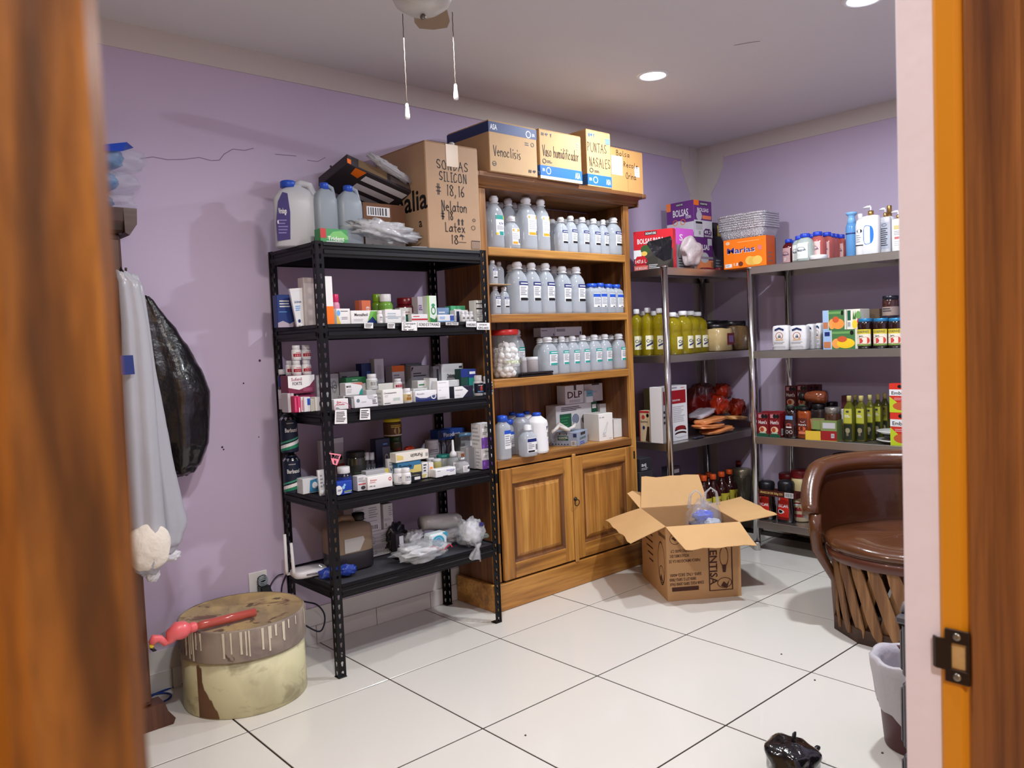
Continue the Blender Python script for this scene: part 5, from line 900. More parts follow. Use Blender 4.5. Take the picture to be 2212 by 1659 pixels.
bx('wipes_pack', 'white and aqua wipes pack with round blue emblem', 'box', 930, 967, 1152, ('y', .26), z, .06, C(228, 238, 240), [('o', .45, .55, .36, .34, C(60, 170, 200), .35), ('e', .45, .55, .2, .2, C(60, 150, 200)), ('t', .45, .55, .1, 'Cottony', WHITE, .34), ('p', [(0, 0), (0, .3), (.3, .1), (.3, 0)], C(90, 190, 200)), ('p', [(.7, 1), (1, .7), (1, 1)], C(60, 160, 190))], G5, c=.008)
c = at(915, 1160, 'y', .27); crumple('bandage_bag', 'bag of black and white crinkled packets behind wipes pack', 'bag', (c.x, .36, z+.055), (.11, .09, .09), M((196, 194, 196), rough=.2, coat=.4, nz=.6, ns=30, bump=.4, bs=50, name='mottled_film'), 16, (0, 0, .2), .25, 3.5)
mb = MB(); mb.tube([(-.12, 0, 0), (-.06, 0, .004), (.08, 0, .003), (.095, 0, .0)], [.034, .038, .040, .032], M((196, 196, 192), rough=.22, coat=.5, bump=.25, bs=60, name='wrapped_roll'), 18); c = at(966, 1134, 'y', .33); o = mb.build('gauze_roll', None, (c.x, .37, z+.105)); o.rotation_euler = (0, .12, -.08); tag(o, 'long gauze roll in shiny wrapper lying on the bagged items', 'roll')
crumple('clear_bag', 'clear bag with pink-edged contents under the gauze roll', 'bag', (at(985, 1168, 'y', .30).x, .355, z+.042), (.18, .13, .07), M((205, 200, 204), rough=.15, alpha=.6, coat=.6, bump=.5, bs=50, name='cloudy_film', tl=.2), 23, (0, 0, .1), .2, 3)
c = at(1032, 1178, 'y', .16); crumple('knotted_bag', 'knotted clear bag of white contents hanging over shelf edge', 'bag', (c.x, .215, z+.070), (.13, .12, .13), CLR, 31, (0, .3, 0), .22, 3)
kb = bpy.data.objects['knotted_bag']; crumple('contents', None, None, (0, 0, 0), (.10, .09, .10), M((226, 228, 232), rough=.6, bump=.4, bs=60, name='white_gauze'), 33, amp=.2).parent = kb
mb = MB(); mb.lathe([(.018, 0), (.010, -.02), (.026, -.05), (.034, -.075)], CLR, 16, 1, .5, disp=lambda x, y, zz, a, j: (x*(1+.3*math.sin(5*a)), y*(1+.3*math.cos(4*a)), zz+.006*math.sin(3*a)), caps=False); mb.v = [v+Vector((.01, -.065, -.045)) for v in mb.v]; mb.build('bag_tail', kb)
mb = MB(); mb.box(-.014, .014, -.002, .002, -.009, .009, M((50, 50, 110), rough=.3, name='violet_seal'), .002); o = mb.build('seal', kb, (.012, -.058, .048))
crumple('folded_bag', 'flat greenish plastic packet beside right front post', 'bag', (at(1060, 1182, 'y', .20).x, .31, z+.017), (.10, .12, .03), M((150, 160, 150), rough=.2, alpha=.5, bump=.4, bs=40, name='greenish_film', tl=.1), 37, (0, 0, .1), .15, 3)
# ================================================================ THINGS ON THE BOOKCASE
ordn = ['first', 'second', 'third', 'fourth', 'fifth', 'sixth', 'seventh', 'eighth', 'ninth', 'tenth', 'eleventh', 'twelfth']
BLUEB = C(46, 110, 200); INKN = C(30, 44, 90)
def carton(name, label, u0, u1, vt, y, z, d, m, prints, flaps=True, side=(), group='cartons on top of the bookcase', turn=0, tape=None):
    p, rz, w_, h = slot(u0, u1, vt, ('y', y), z); w_ -= .003; e = empty(name, p+Vector((0, 0, .0008)), turn, label, 'box', group)
    mb = MB(); mb.box(-w_/2, w_/2, 0, d, 0, h, m, .003); _seed[0] += 1; face(mb, w_, d, h, 'F', prints, _seed[0]); face(mb, w_, d, h, 'L', list(side), _seed[0]); mb.build('carton_body', e)
    for s_ in (-1, 1):
        f_ = MB(); f_.box(-w_/2+.002, w_/2-.002, (0 if s_ < 0 else d/2)+.002, (d/2 if s_ < 0 else d)-.002, h+.0003, h+.003, m, .001); fo = f_.build('top_flap', e)
    if tape: t_ = MB(); t_.box(-w_/2-.0012, w_/2+.0012, d/2-.02, d/2+.02, h+.0032, h+.0038, M((206, 184, 150), rough=.3, name='packing_tape')); t_.build('packing_tape', e)
    return z+h
ZT = 2.19
icon = lambda x, y, m: [('r', x, y, x+.02, y+.06, m), ('r', x+.035, y, x+.055, y+.06, m), ('e', x+.12, y+.04, .035, .02, m), ('r', x+.115, y, x+.125, y+.03, m), ('p', [(x+.2, y+.06), (x+.24, y+.06), (x+.22, y+.02)], m), ('r', x+.215, y-.01, x+.225, y+.03, m)]
carton('labelled_carton', 'tan carton with navy top band and handwritten Venoclisis on bookcase', 1057, 1160, 270, .20, ZT, .33, CARDL, [('r', 0, .78, 1, .985, C(36, 56, 110)), ('t', .10, .885, .11, 'ASA', WHITE, .14), ('o', .82, .86, .055, .075, WHITE, .25), ('t', .93, .86, .06, 'ER', WHITE, .06), ('w', .36, .42, .20, 'Venoclisis', MARK, .56, .0032), ('o', .90, .66, .035, .045, INK, .3), ('l', 2, .74, .62, .85, .7, INK), ('o', .09, .16, .04, .05, INK, .25), ('l', 1, .06, .14, .12, .17, INK)]+icon(.80, .08, INK), side=[('r', 0, .78, 1, .985, C(36, 56, 110)), ('o', .12, .68, .06, .05, INK, .3)])
carton('labelled_carton', 'tan carton handwritten Vaso humidificador with blue lower band', 1166, 1256, 288, .195, ZT, .33, CARDG, [('r', 0, .06, 1, .27, BLUEB), ('r', 0, 0, 1, .06, C(230, 222, 200)), ('t', .89, .16, .13, 'ASA', WHITE, .13), ('o', .19, .17, .055, .075, WHITE, .25), ('t', .08, .18, .06, 'ER', WHITE, .06), ('w', .50, .58, .22, 'Vaso humidificador', MARK, .86, .003), ('o', .10, .36, .045, .05, INK, .3), ('l', 2, .16, .33, .28, .39, INK), ('l', 3, .88, .70, .95, .86, GREYP)]+icon(.05, .88, INK), side=[('r', 0, .06, 1, .27, BLUEB)], tape=1)
carton('labelled_carton', 'tall narrow carton handwritten PUNTAS NASALES with blue lower band', 1268, 1320, 285, .215, ZT, .30, CARDG, [('r', 0, .03, 1, .22, BLUEB), ('t', .86, .12, .10, 'ASA', WHITE, .2), ('o', .32, .125, .10, .06, WHITE, .25), ('t', .12, .13, .05, 'ER', WHITE, .12), ('w', .42, .70, .16, 'PUNTAS', MARK, .80, .003), ('w', .52, .44, .16, 'NASALES', MARK, .88, .003), ('o', .16, .29, .08, .04, INK, .3), ('l', 2, .28, .26, .5, .30, INK), ('r', .78, .80, .96, .90, C(120, 150, 190))]+[(a[0], *[q_*1.0 for q_ in a[1:-1]], BLUEB) if a[0] == 'r' else a[:-1]+(BLUEB,) for a in icon(.08, .88, BLUEB)], side=[('r', 0, .03, 1, .22, BLUEB)])
carton('labelled_carton', 'orange-tan carton with white labels at right end of bookcase top', 1321, 1389, 325, .235, ZT, .30, M((200, 150, 90), rough=.75, nz=.05, ns=12, name='orange_tan_card'), [('r', .0, .38, .34, .82, WHITE), ('l', 6, .03, .42, .28, .78, LGREY), ('r', .72, .40, .88, .64, WHITE), ('l', 3, .74, .43, .86, .6, LGREY), ('w', .36, .90, .12, 'Bolsa', MARK, .42, .003), ('w', .60, .66, .12, 'Recole', MARK, .46, .0028), ('w', .60, .40, .14, 'Orina', MARK, .32, .003), ('r', .498, 0, .502, 1, C(160, 116, 64))])
# --- bottle shelves
def row(key, name, txt, spec, y, z, grp, rot=0):
    for i, (u, wpx, vt) in enumerate(spec):
        put(key, name, txt.format(ordn[i]), 'bottle', u, wpx, vt, ('y', y+random.uniform(-.004, .004)), z, grp, rot)
z = 1.838; FY = .335
put('iv_green', 'saline_bottle', 'large clear bottle with teal and yellow label next to the rack', 'bottle', 1068, 33, 424, ('y', .345), z, 'large bottles on the top bookcase shelf')
put('iv_orange', 'saline_bottle', 'large clear bottle standing behind the small orange-label bottle', 'bottle', 1099, 30, 428, ('y', .415), z, 'large bottles on the top bookcase shelf')
put('iv_orange', 'saline_bottle', 'tallest clear orange-label bottle on the top bookcase shelf', 'bottle', 1137, 35, 426, ('y', .347), z, 'large bottles on the top bookcase shelf')
put('iv_orange', 'saline_bottle', 'large orange-label bottle right of the tallest one', 'bottle', 1169, 29, 431, ('y', .345), z, 'large bottles on the top bookcase shelf')
put('iv_small', 'saline_bottle', 'small orange-label bottle in front of the large bottles', 'bottle', 1104, 30, 468, ('y', .325), z)
row('iv_plain', 'saline_bottle', '{} half-hidden large bottle in back row of top bookcase shelf counted from rack', [(1054, 26, 436), (1082, 26, 438), (1111, 26, 439), (1124, 24, 434), (1152, 28, 436)], .50, z, 'back row on the top bookcase shelf')
row('iv_navy', 'saline_bottle', '{} navy-label half-litre bottle from the rack in front row of top bookcase shelf', [(1212, 23, 470), (1233, 22, 467), (1258, 23, 470), (1282, 23, 473), (1303, 18, 475), (1325, 27, 471)], .34, z, 'half-litre bottles on the top bookcase shelf')
row('iv_navy', 'saline_bottle', '{} half-hidden half-litre bottle from the rack in second row of top bookcase shelf', [(1193, 24, 474), (1222, 21, 474), (1246, 21, 474), (1270, 20, 476), (1292, 20, 478), (1314, 20, 476), (1332, 20, 474)], .42, z, 'half-litre bottles on the top bookcase shelf')
row('iv_plain', 'saline_bottle', '{} shadowed half-litre bottle from the rack in last row of top bookcase shelf', [(1203, 20, 478), (1236, 20, 478), (1262, 20, 480), (1285, 20, 482)], .505, z, 'half-litre bottles on the top bookcase shelf')
z = 1.502
row('iv_navy', 'saline_bottle', '{} tall navy-label bottle from the rack on second bookcase shelf', [(1118, 36, 566), (1149, 31, 568), (1179, 31, 569), (1215, 30, 576), (1245, 30, 577)], .34, z, 'tall navy-label bottles on the second bookcase shelf')
row('iv_navy', 'saline_bottle', '{} half-hidden tall bottle from the rack in second row of second bookcase shelf', [(1104, 26, 572), (1131, 26, 573), (1163, 26, 574), (1197, 26, 576), (1229, 24, 580)], .425, z, 'tall navy-label bottles on the second bookcase shelf')
row('iv_plain', 'saline_bottle', '{} shadowed tall bottle from the rack in last row of second bookcase shelf', [(1112, 24, 575), (1146, 24, 577), (1180, 24, 579), (1212, 24, 581)], .51, z, 'tall navy-label bottles on the second bookcase shelf')
row('iv_navy', 'saline_bottle', '{} short navy-label bottle beneath the cardboard layer beside the rack', [(1070, 19, 618), (1089, 19, 620)], .34, z, 'short bottles beneath the cardboard layer')
zs = z+slot(1060, 1080, 618, ('y', .34), z)[3]+.003
q0, q1 = at(1055, 612, 'y', .30).x, at(1101, 612, 'y', .30).x
mb = MB(); mb.box(0, q1-q0, 0, .12, 0, .004, CARD, .001); o = mb.build('cardboard_sheet', None, (max(q0, BX0+.047), .29, zs)); tag(o, 'small grey cardboard sheet laid over short bottles beside the rack', 'cardboard')
put('iv_navy', 'saline_bottle', 'navy-label bottle standing on the cardboard sheet, nearest the rack', 'bottle', 1064, 18, 562, ('y', .34), zs+.005)
put('iv_plain', 'saline_bottle', 'shadowed bottle standing on the cardboard sheet, behind the other', 'bottle', 1078, 18, 566, ('y', .385), zs+.005)
row('sq_blue', 'small_bottle', '{} small blue-capped bottle from tall bottles on second bookcase shelf', [(1278, 24, 613), (1296, 19, 612), (1314, 19, 614), (1331, 19, 615)], .33, z, 'small blue-capped bottles')
row('sq_blue', 'small_bottle', '{} hidden small blue-capped bottle in back row on second bookcase shelf', [(1286, 19, 618), (1306, 18, 618), (1321, 18, 619)], .41, z, 'small blue-capped bottles')
z = 1.172
row('iv_teal', 'saline_bottle', '{} teal-label bottle from the cotton jar in front row of third bookcase shelf', [(1183, 34, 728), (1214, 24, 727), (1237, 24, 726), (1259, 24, 724), (1284, 25, 723), (1307, 23, 722), (1337, 26, 721)], .345, z, 'teal-label bottles on the third bookcase shelf')
row('iv_teal', 'saline_bottle', '{} half-hidden teal-label bottle from cotton jar in second row of third bookcase shelf', [(1168, 26, 730), (1199, 22, 729), (1225, 22, 728), (1248, 22, 727), (1271, 22, 726), (1296, 22, 724), (1320, 22, 723)], .43, z, 'teal-label bottles on the third bookcase shelf')
row('iv_teal', 'saline_bottle', '{} shadowed teal-label bottle from cotton jar in last row of third bookcase shelf', [(1186, 22, 733), (1212, 22, 731), (1238, 22, 730), (1262, 22, 729), (1286, 22, 728)], .515, z, 'teal-label bottles on the third bookcase shelf')
put('iv_teal', 'saline_bottle', 'teal-label bottle standing behind the jar of cotton balls', 'bottle', 1118, 26, 712, ('y', .43), z, 'teal-label bottles on the third bookcase shelf')
zz = z+slot(1175, 1195, 729, ('y', .43), z)[3]+.004
bx('syringe_carton', 'left half of flat white carton pair lying on the teal-label bottles', 'box', 1168, 1199, 708, ('y', .44), zz, .06, C(196, 194, 200), [('l', 1, .05, .6, .5, .75, INK), ('p', [(.85, .1), (.95, .1), (.9, .45)], INKN)], 'flat white cartons on the bottles')
bx('syringe_carton', 'longer right half of flat white carton pair on the teal-label bottles', 'box', 1199.5, 1257, 706, ('y', .435), zz, .06, C(216, 214, 216), [('r', .04, .5, .36, .8, GREYP), ('e', .94, .3, .03, .2, INKN)], 'flat white cartons on the bottles')
p, _, w_, h = slot(1069, 1121, 712, ('y', .36), z); J = empty('cotton_jar', (p.x+.010, .388, z+.0008), 0, 'big glass jar of cotton balls with red lid on third bookcase shelf', 'jar'); R0 = w_/2-.004
mb = MB(); mb.lathe([(.0, 0), (.92*R0, 0), (R0, .03*h), (R0, .68*h), (.95*R0, .78*h), (.86*R0, .84*h), (.84*R0, .90*h)], M((235, 240, 240), rough=.04, spec=1, alpha=.14, name='thin_jar_glass'), 30, caps=False)
printer(mb, [('t', .5, .5, .3, 'TOKUNI', C(180, 190, 120), .9), ('l', 2, .3, .1, .75, .3, LGREY)], 1.8*R0, .22*h, lambda x, zz_, o: ((R0+.001+o)*math.sin(x/R0-.75), -(R0+.001+o)*math.cos(x/R0-.75), zz_+.22*h), wrap=True)
printer(mb, [('w', .5, .5, .8, 'DA', MARK, .7, .0016)], .5*R0, .08*h, lambda x, zz_, o: ((R0+.001+o)*math.sin(x/R0-1.1), -(R0+.001+o)*math.cos(x/R0-1.1), zz_+.60*h), wrap=True); mb.build('glass', J)
mb = MB(); mb.lathe([(.90*R0, .885*h), (.93*R0, .90*h), (.93*R0, .985*h), (.85*R0, h)], M((196, 44, 40), rough=.35, name='red_lid_plastic'), 30); mb.build('lid', J)
CT = M((240, 240, 238), rough=.95, bump=.5, bs=120, name='cotton'); cb = MB(); cb.lathe([(0, 0), (1, 0)], CT, 4)
def ball(r_, sd):
    b = MB(); crumple('', '', '', (0, 0, 0), (r_*2, r_*2, r_*2), CT, sd, amp=.12, seg=10, rings=6, mb=b, ex=1); return b.data('cotton_ball')
bd = [ball(.0195, k) for k in range(4)]; rnd = random.Random(9); n_ = 0; spots = []
for lay in range(7):
    for k in range(16 if lay < 6 else 6):
        for _t in range(30):
            r_ = (R0-.022)*math.sqrt(rnd.random()); a = rnd.random()*2*PI; c_ = Vector((r_*math.cos(a), r_*math.sin(a), .02+lay*.0245+rnd.uniform(-.003, .003)))
            if all((c_-s_).length > .021 for s_ in spots[-40:]): break
        else: continue
        spots.append(c_); o = bpy.data.objects.new('cotton_ball', bd[n_ % 4]); n_ += 1; COL.objects.link(o); o.parent = J; o.location = c_; o.rotation_euler = (a, r_*50, 0)
jark('jar_salt', M((206, 196, 196), rough=.1, alpha=.7, name='hazy_glass', tl=.2), CAPW, None, .05, .07)
for k, (u, wpx) in enumerate(((1131, 11), (1149, 22))): put('jar_salt', 'small_jar', ['narrow small jar with white lid beside the cotton jar', 'small squat jar with white lid behind the black wallet'][k], 'jar', u, wpx, 772-k, ('y', .39), z)
p = slot(1123, 1193, 795, ('y', .30), z); mb = MB(); BW = M((14, 13, 15), rough=.25, coat=.4, name='black_leatherette'); w_ = p[2]
mb.box(-w_/2, w_/2, 0, .09, .0, .011, BW, .003); mb.box(-w_/2-.002, w_/2+.003, -.002, .092, .0125, .024, BW, .004); o = mb.build('black_case', None, (p[0].x, .292, z+.001)); tag(o, 'flat black zipped case on the third bookcase shelf edge', 'case')
# --- cupboard counter
z = .762
put('saline', 'saline_bottle', 'clear bottle with blue cap and blue-white label beside rack post', 'bottle', 1086, 26, 897, ('y', .31), z, 'saline bottles on the counter'); put('saline', 'saline_bottle', 'clear bottle with blue cap behind the first one by the rack', 'bottle', 1100, 22, 905, ('y', .395), z, 'saline bottles on the counter')
mk('wash', .078, .24, [(0, 0), (.95, 0), (1, .02), (1, .78), (.95, .82), (.5, .90), (.42, .915)], M((150, 152, 160), rough=.3, name='grey_bottle_plastic'), ([(.42, .912), (.42, .985), (.3, 1)], CAPB), [(.05, .70, -60, 60, C(158, 160, 168), [('p', [(.42, .72), (.52, .72), (.52, .62)], NAVY), ('t', .72, .68, .10, 'Po', INKN, .2), ('r', 0, .08, 1, .10, INKN), ('l', 3, .3, .2, .8, .45, GREYP)])])
mk('wash_white', .078, .24, [(0, 0), (.95, 0), (1, .02), (1, .76), (.95, .80), (.5, .90), (.42, .915)], M((236, 236, 236), rough=.3, name='bright_white_bottle'), ([(.42, .912), (.42, .985), (.3, 1)], CAPB), [(.05, .74, -60, 60, C(238, 238, 238), [('p', [(.62, .88), (.78, .90), (.66, .74)], NAVY), ('t', .88, .78, .13, 'Q', BLUE, .12), ('l', 4, .66, .5, .95, .68, INK), ('o', .85, .38, .10, .08, BLUE, .25), ('l', 1, .7, .24, .95, .27, LGREY)])])
put('wash', 'antiseptic_bottle', 'grey antiseptic bottle with conical top in middle of counter group', 'bottle', 1125, 32, 893, ('y', .37), z); put('wash_white', 'antiseptic_bottle', 'white antiseptic bottle with blue cap nearest the glove box', 'bottle', 1160, 34, 891, ('y', .33), z)
put('wash', 'antiseptic_bottle', 'shadowed grey bottle with dark blue cap behind saline bottles', 'bottle', 1108, 26, 890, ('y', .50), z); put('wash_white', 'antiseptic_bottle', 'half-hidden white bottle with blue cap at back of counter', 'bottle', 1139, 26, 888, ('y', .50), z)
put('iv_flask', 'saline_flask', 'small squat clear flask in front of antiseptic bottles', 'bottle', 1140, 31, 917, ('y', .285), z)
# glove box: two printed faces, corner towards the room
p0 = at(1244, 968, 'z', z); w1, w2, hh = .24, .12, .082
gc = at(1248, 950, 'y', .305); ga = math.radians(-66)
e = bxl('glove_box', 'grey-blue glove dispenser box with guantes lettering on the counter', 'box', (gc.x-.165*math.cos(ga), gc.y-.165*math.sin(ga)), (gc.x, gc.y), 934, z, .17, C(150, 162, 182), {'F': [('r', .34, .80, .62, .95, BLACK), ('t', .48, .87, .07, 'SIGNATURE', WHITE, .22), ('r', .28, .40, .66, .72, DGREEN), ('t', .47, .60, .13, 'GUANTES', WHITE, .33), ('l', 1, .33, .44, .62, .5, LGREY), ('r', .84, .64, .96, .90, INKN), ('b', .76, .03, .94, .38)]+[('r', .06+.11*k, .10, .12+.11*k, .16, BLACK) for k in range(6)], 'R': [('r', .3, .72, .75, .92, BLACK), ('t', .5, .5, .16, 'GUANTES', DGREEN, .6), ('l', 2, .2, .05, .8, .3, BLUE)]})
mb = MB(); GL = M((206, 200, 194), rough=.55, bump=.3, bs=80, name='latex')
for k, pts in enumerate(([(-.10, 0, 0), (-.06, .0, .022), (-.03, .01, .04), (.0, .0, .02), (.03, -.01, .004)], [(-.04, .0, .03), (-.01, -.02, .012), (.01, -.03, .004)], [(.02, 0, .006), (.06, -.01, .014), (.085, 0, .028), (.08, .01, .010)], [(-.08, .02, .004), (-.03, .02, .018), (.04, .02, .006)])): mb.tube(pts, [.007, .011, .012, .010, .008][:len(pts)], GL, 9)
q = at(1214, 930, 'y', .37); o = mb.build('latex_glove', None, (q.x+.02, .37, e+.009)); tag(o, 'crumpled off-white latex glove pulled out on the glove box', 'glove')
zt = bx('mask_box', 'large white and dark green carton with two round photographs', 'box', 1202, 1290, 872, ('y', .478), z, .085, C(206, 204, 204), {'F': [('l', 3, .12, .82, .7, .95, INK), ('r', .08, .20, .36, .76, DGREEN), ('l', 4, .1, .4, .3, .7, GREEN), ('e', .46, .60, .09, .14, C(120, 130, 150)), ('o', .46, .60, .10, .155, WHITE, .1), ('e', .69, .57, .09, .14, C(110, 104, 100)), ('o', .69, .57, .10, .155, WHITE, .1), ('p', [(.4, 0), (.5, .25), (.75, .35), (.84, .3), (.84, 0)], C(130, 130, 150)), ('r', .86, 0, 1, 1, DGREEN), ('r', .88, .82, .98, .93, WHITE), ('r', .89, .5, .98, .58, WHITE), ('b', .88, .06, .99, .22)]})
bx('lettered_box', 'white carton lettered DLP on top of the green carton', 'box', 1221, 1262, 832, ('y', .483), zt, .07, C(214, 212, 216), [('t', .50, .50, .36, 'DLP', C(60, 20, 30), .78), ('l', 2, .2, .08, .9, .22, GREYP), ('r', .45, .72, .58, 1, INK)], 'white cartons on the green carton')
bx('lettered_box', 'white carton behind small blue-label box on green carton', 'box', 1263, 1302, 829, ('y', .49), zt, .07, C(206, 204, 208), [('l', 2, .4, .5, .8, .6, LBLUE), ('r', .4, .92, .8, 1, INK)], 'white cartons on the green carton')
bx('small_label_box', 'small white box with blue square on top of green carton', 'box', 1266, 1281, 843, ('y', .462), zt, .018, C(226, 228, 230), [('r', .02, .48, .98, .98, C(110, 160, 180)), ('t', .5, .75, .1, 'DLP', INKN, .5)])
bx('needle_box', 'upright white carton with slanted line drawing on counter', 'box', 1294, 1324, 893, ('y', .33), z, .12, C(236, 234, 228), {'F': [('p', [(.3, .3), (.33, .3), (.62, .68), (.59, .68)], LGREY), ('p', [(.45, .3), (.48, .3), (.66, .68), (.63, .68)], LGREY), ('l', 3, .25, .15, .5, .32, LGREY), ('r', .05, .85, .12, .89, GREYP), ('l', 1, .2, .84, .45, .9, GREYP), ('l', 1, .7, .05, .9, .1, LGREY)]})
bx('bandage_box', 'short wide white carton at the right end of counter', 'box', 1326, 1348, 905, ('y', .37), z, .10, C(230, 230, 226), {'F': [('r', .92, 0, 1, 1, LGREY)]})
bx('bandage_box', 'tall white carton edge behind upright needle carton', 'box', 1297, 1313, 872, ('y', .49), z, .05, C(220, 220, 218), [])
# ================================================================ STEEL SHELVING BY THE BOOKCASE
T1 = 1.76
KS = [('r', .25, .90, .72, .99, BLACK), ('t', .48, .945, .055, 'SIGNATURE', WHITE, .4)]
q0 = at(1369, 540, 'x', 2.722); q1 = at(1454, 540, 'y', .15)
bxl('bag_box', 'red carton lettered BOLSAS PARA beside the bookcase', 'box', (q0.x, q0.y), (q1.x, q1.y), 497, T1, .06, C(206, 34, 46), {'F': [('r', .30, .88, .60, .97, BLACK), ('t', .45, .925, .06, 'SIGNATURE', WHITE, .27), ('t', .44, .74, .13, 'BOLSAS PARA', WHITE, .68), ('r', 0, 0, 1, .50, C(70, 66, 60)), ('r', 0, .30, .20, .52, WHITE), ('e', .30, .52, .12, .12, C(60, 90, 50)), ('e', .27, .42, .08, .06, C(230, 190, 90)), ('p', [(.0, .22), (.08, .36), (.28, .36), (.36, .22), (.28, .10), (.08, .10)], RED), ('t', .18, .23, .09, '147,6 L', WHITE, .28), ('r', 0, 0, .36, .12, C(236, 110, 100)), ('t', .18, .055, .06, 'DE BOLSAS', WHITE, .3), ('l', 3, .38, .02, .66, .14, WHITE)]})
mb = MB(); rnd = random.Random(2)
q = at(1428, 535, 'y', .115); mb.add([(-.13, 0, .02), (-.06, -.006, -.055), (.015, -.002, -.085), (.02, -.004, -.088), (.085, -.008, -.072), (.10, -.004, .05), (.10, .012, .078), (-.02, .012, .055), (-.11, .006, .04), (0, -.014, 0)], [(0, 1, 9), (1, 2, 9), (2, 3, 9), (3, 4, 9), (4, 5, 9), (5, 6, 9), (6, 7, 9), (7, 8, 9), (8, 0, 9)], M((10, 9, 11), rough=.3, coat=.3, bump=.6, bs=30, name='black_bag_film'))
mb.add([(-.12, .010, .02), (-.05, .008, -.05), (.09, .008, -.068), (.10, .016, .075), (-.02, .016, .053)], [(4, 3, 2, 1, 0)], M((10, 9, 11), rough=.3, coat=.3, bump=.6, bs=30, name='black_bag_film'))
o = mb.build('black_liner', None, q); o.scale = (.74, 1, .9); o.rotation_euler = (0, 0, -.35); tag(o, 'black bin liner pulled out over the front of the red carton', 'bag')
p = slot(1460, 1498, 495, ('y', .21), T1); bx('bag_roll_box', 'magenta-pink carton with white S in front of purple cartons', 'box', 1461, 1499, 494, ('y', .22), T1, .09, C(206, 90, 200), {'F': [('t', .28, .78, .16, 'S', WHITE, .2), ('r', 0, 0, 1, .6, C(150, 150, 150)), ('l', 4, .1, .05, .9, .3, INK)]})
c = at(1492, 540, 'y', .17); crumple('white_bag', 'white and pink crumpled plastic bag on the front of steel top shelf', 'bag', (c.x, .165, c.z-.01), (.165, .08, .17), M((226, 214, 214), rough=.3, trans=.1, bump=.5, bs=40, name='white_bag_film', tl=.3), 44, (0, .5, 0), .22, 1.6, sharp=False)
zb = bx('purple_bag_box', 'lower purple carton lettered BOLSAS under the twin-faced one', 'box', 1503, 1540, 513, ('y', .30), T1, .12, C(92, 40, 110), {'F': [('t', .45, .72, .15, 'BOLSAS', WHITE, .7), ('r', .7, .78, .95, .97, LGREY), ('r', 0, .05, 1, .35, C(236, 140, 90)), ('e', .5, .42, .25, .15, LGREY), ('r', 0, .38, 1, .45, C(150, 140, 150))], 'L': [('r', 0, 0, 1, .4, LGREY)]})
x_c = at(1499, 470, 'y', .30)
# corner-on purple carton: left and right faces both visible
cx_, cy_ = x_c.x, .30; e = None; w_ = .215; d_ = .20; a_ = math.radians(-32)
zt_ = at(1499, 431, 'y', .30).z; h = zt_-zb-.001; mb = MB(); mb.box(-w_, 0, 0, d_, 0, h, C(104, 48, 124), .0015)
printer(mb, [('r', 0, 0, 1, .42, C(206, 204, 212)), ('r', 0, .78, .16, 1, C(240, 130, 60)), ('t', .52, .70, .19, 'BOLSAS', WHITE, .56), ('r', .36, .88, .62, .96, BLACK), ('t', .49, .92, .05, 'SIGNATURE', WHITE, .24), ('t', .80, .56, .08, 'COCINA', WHITE, .2), ('e', .45, .30, .26, .18, C(206, 204, 206)), ('o', .32, .44, .09, .08, ORANGE, .2), ('o', .60, .44, .09, .08, ORANGE, .2), ('p', [(.76, .0), (.76, .12), (.82, .18), (.93, .18), (.98, .12), (.98, 0)], C(92, 40, 110)), ('t', .87, .08, .1, '49,2', WHITE, .16)], w_, h, lambda x, z_, o: (x-w_, -o, z_))
printer(mb, [('r', 0, 0, 1, .46, C(214, 212, 218)), ('r', 0, .86, .28, 1, ORANGE), ('t', .5, .75, .10, 'BOLSAS', WHITE, .62), ('r', .34, .87, .76, .96, BLACK), ('t', .55, .915, .05, 'SIGNATURE', WHITE, .38), ('e', .28, .58, .16, .13, LGREY), ('r', .46, .50, .95, .60, C(236, 130, 90)), ('r', .08, .36, .44, .42, BLACK), ('r', .08, .20, .44, .34, LGREY), ('p', [(.50, 0), (.50, .16), (.60, .24), (.84, .24), (.95, .16), (.95, 0)], C(80, 30, 96)), ('t', .72, .15, .10, '49,2', WHITE, .36), ('t', .75, .04, .05, 'DE BOLSAS', WHITE, .4), ('b', .22, .04, .34, .18)], d_, h, lambda x, z_, o: (o, x, z_))
o = mb.build('purple_bag_box', None, (cx_, cy_, zb+.001)); o.rotation_euler = (0, 0, math.radians(-90)); tag(o, 'purple and white BOLSAS carton standing corner-on on top shelf', 'box')
zgl = bx('grey_label_box', 'dark grey box lettered S under the yellow-panel box', 'box', 1542, 1578, 512, ('y', .355), T1, .12, M((80, 74, 84), rough=.5, name='dark_grey_card'), {'F': [('t', .80, .90, .1, 'S', LGREY, .14), ('l', 4, .1, .1, .5, .4, GREYP)]})
bx('yellow_label_box', 'dark box with yellow panel left of foil trays', 'box', 1542, 1566, 482, ('y', .36), zgl+.001, .10, M((60, 52, 58), rough=.5, name='dark_box_card'), {'F': [('r', .30, .02, 1, .80, YELLOW)]})
c = at(1530, 574, 'y', .19); crumple('red_sachet', 'small red and silver sachets lying on steel top shelf edge', 'packet', (c.x, .20, T1+.010), (.13, .05, .018), M((130, 30, 36), rough=.2, coat=.5, nz=.6, ns=30, name='red_sachet_foil'), 51, amp=.15)
c = at(1556, 575, 'y', .19); crumple('red_sachet', 'dark red sachet touching the orange biscuit box', 'packet', (c.x, .20, T1+.012), (.05, .05, .022), M((120, 20, 26), rough=.2, coat=.5, name='red_sachet_film'), 52, amp=.15)
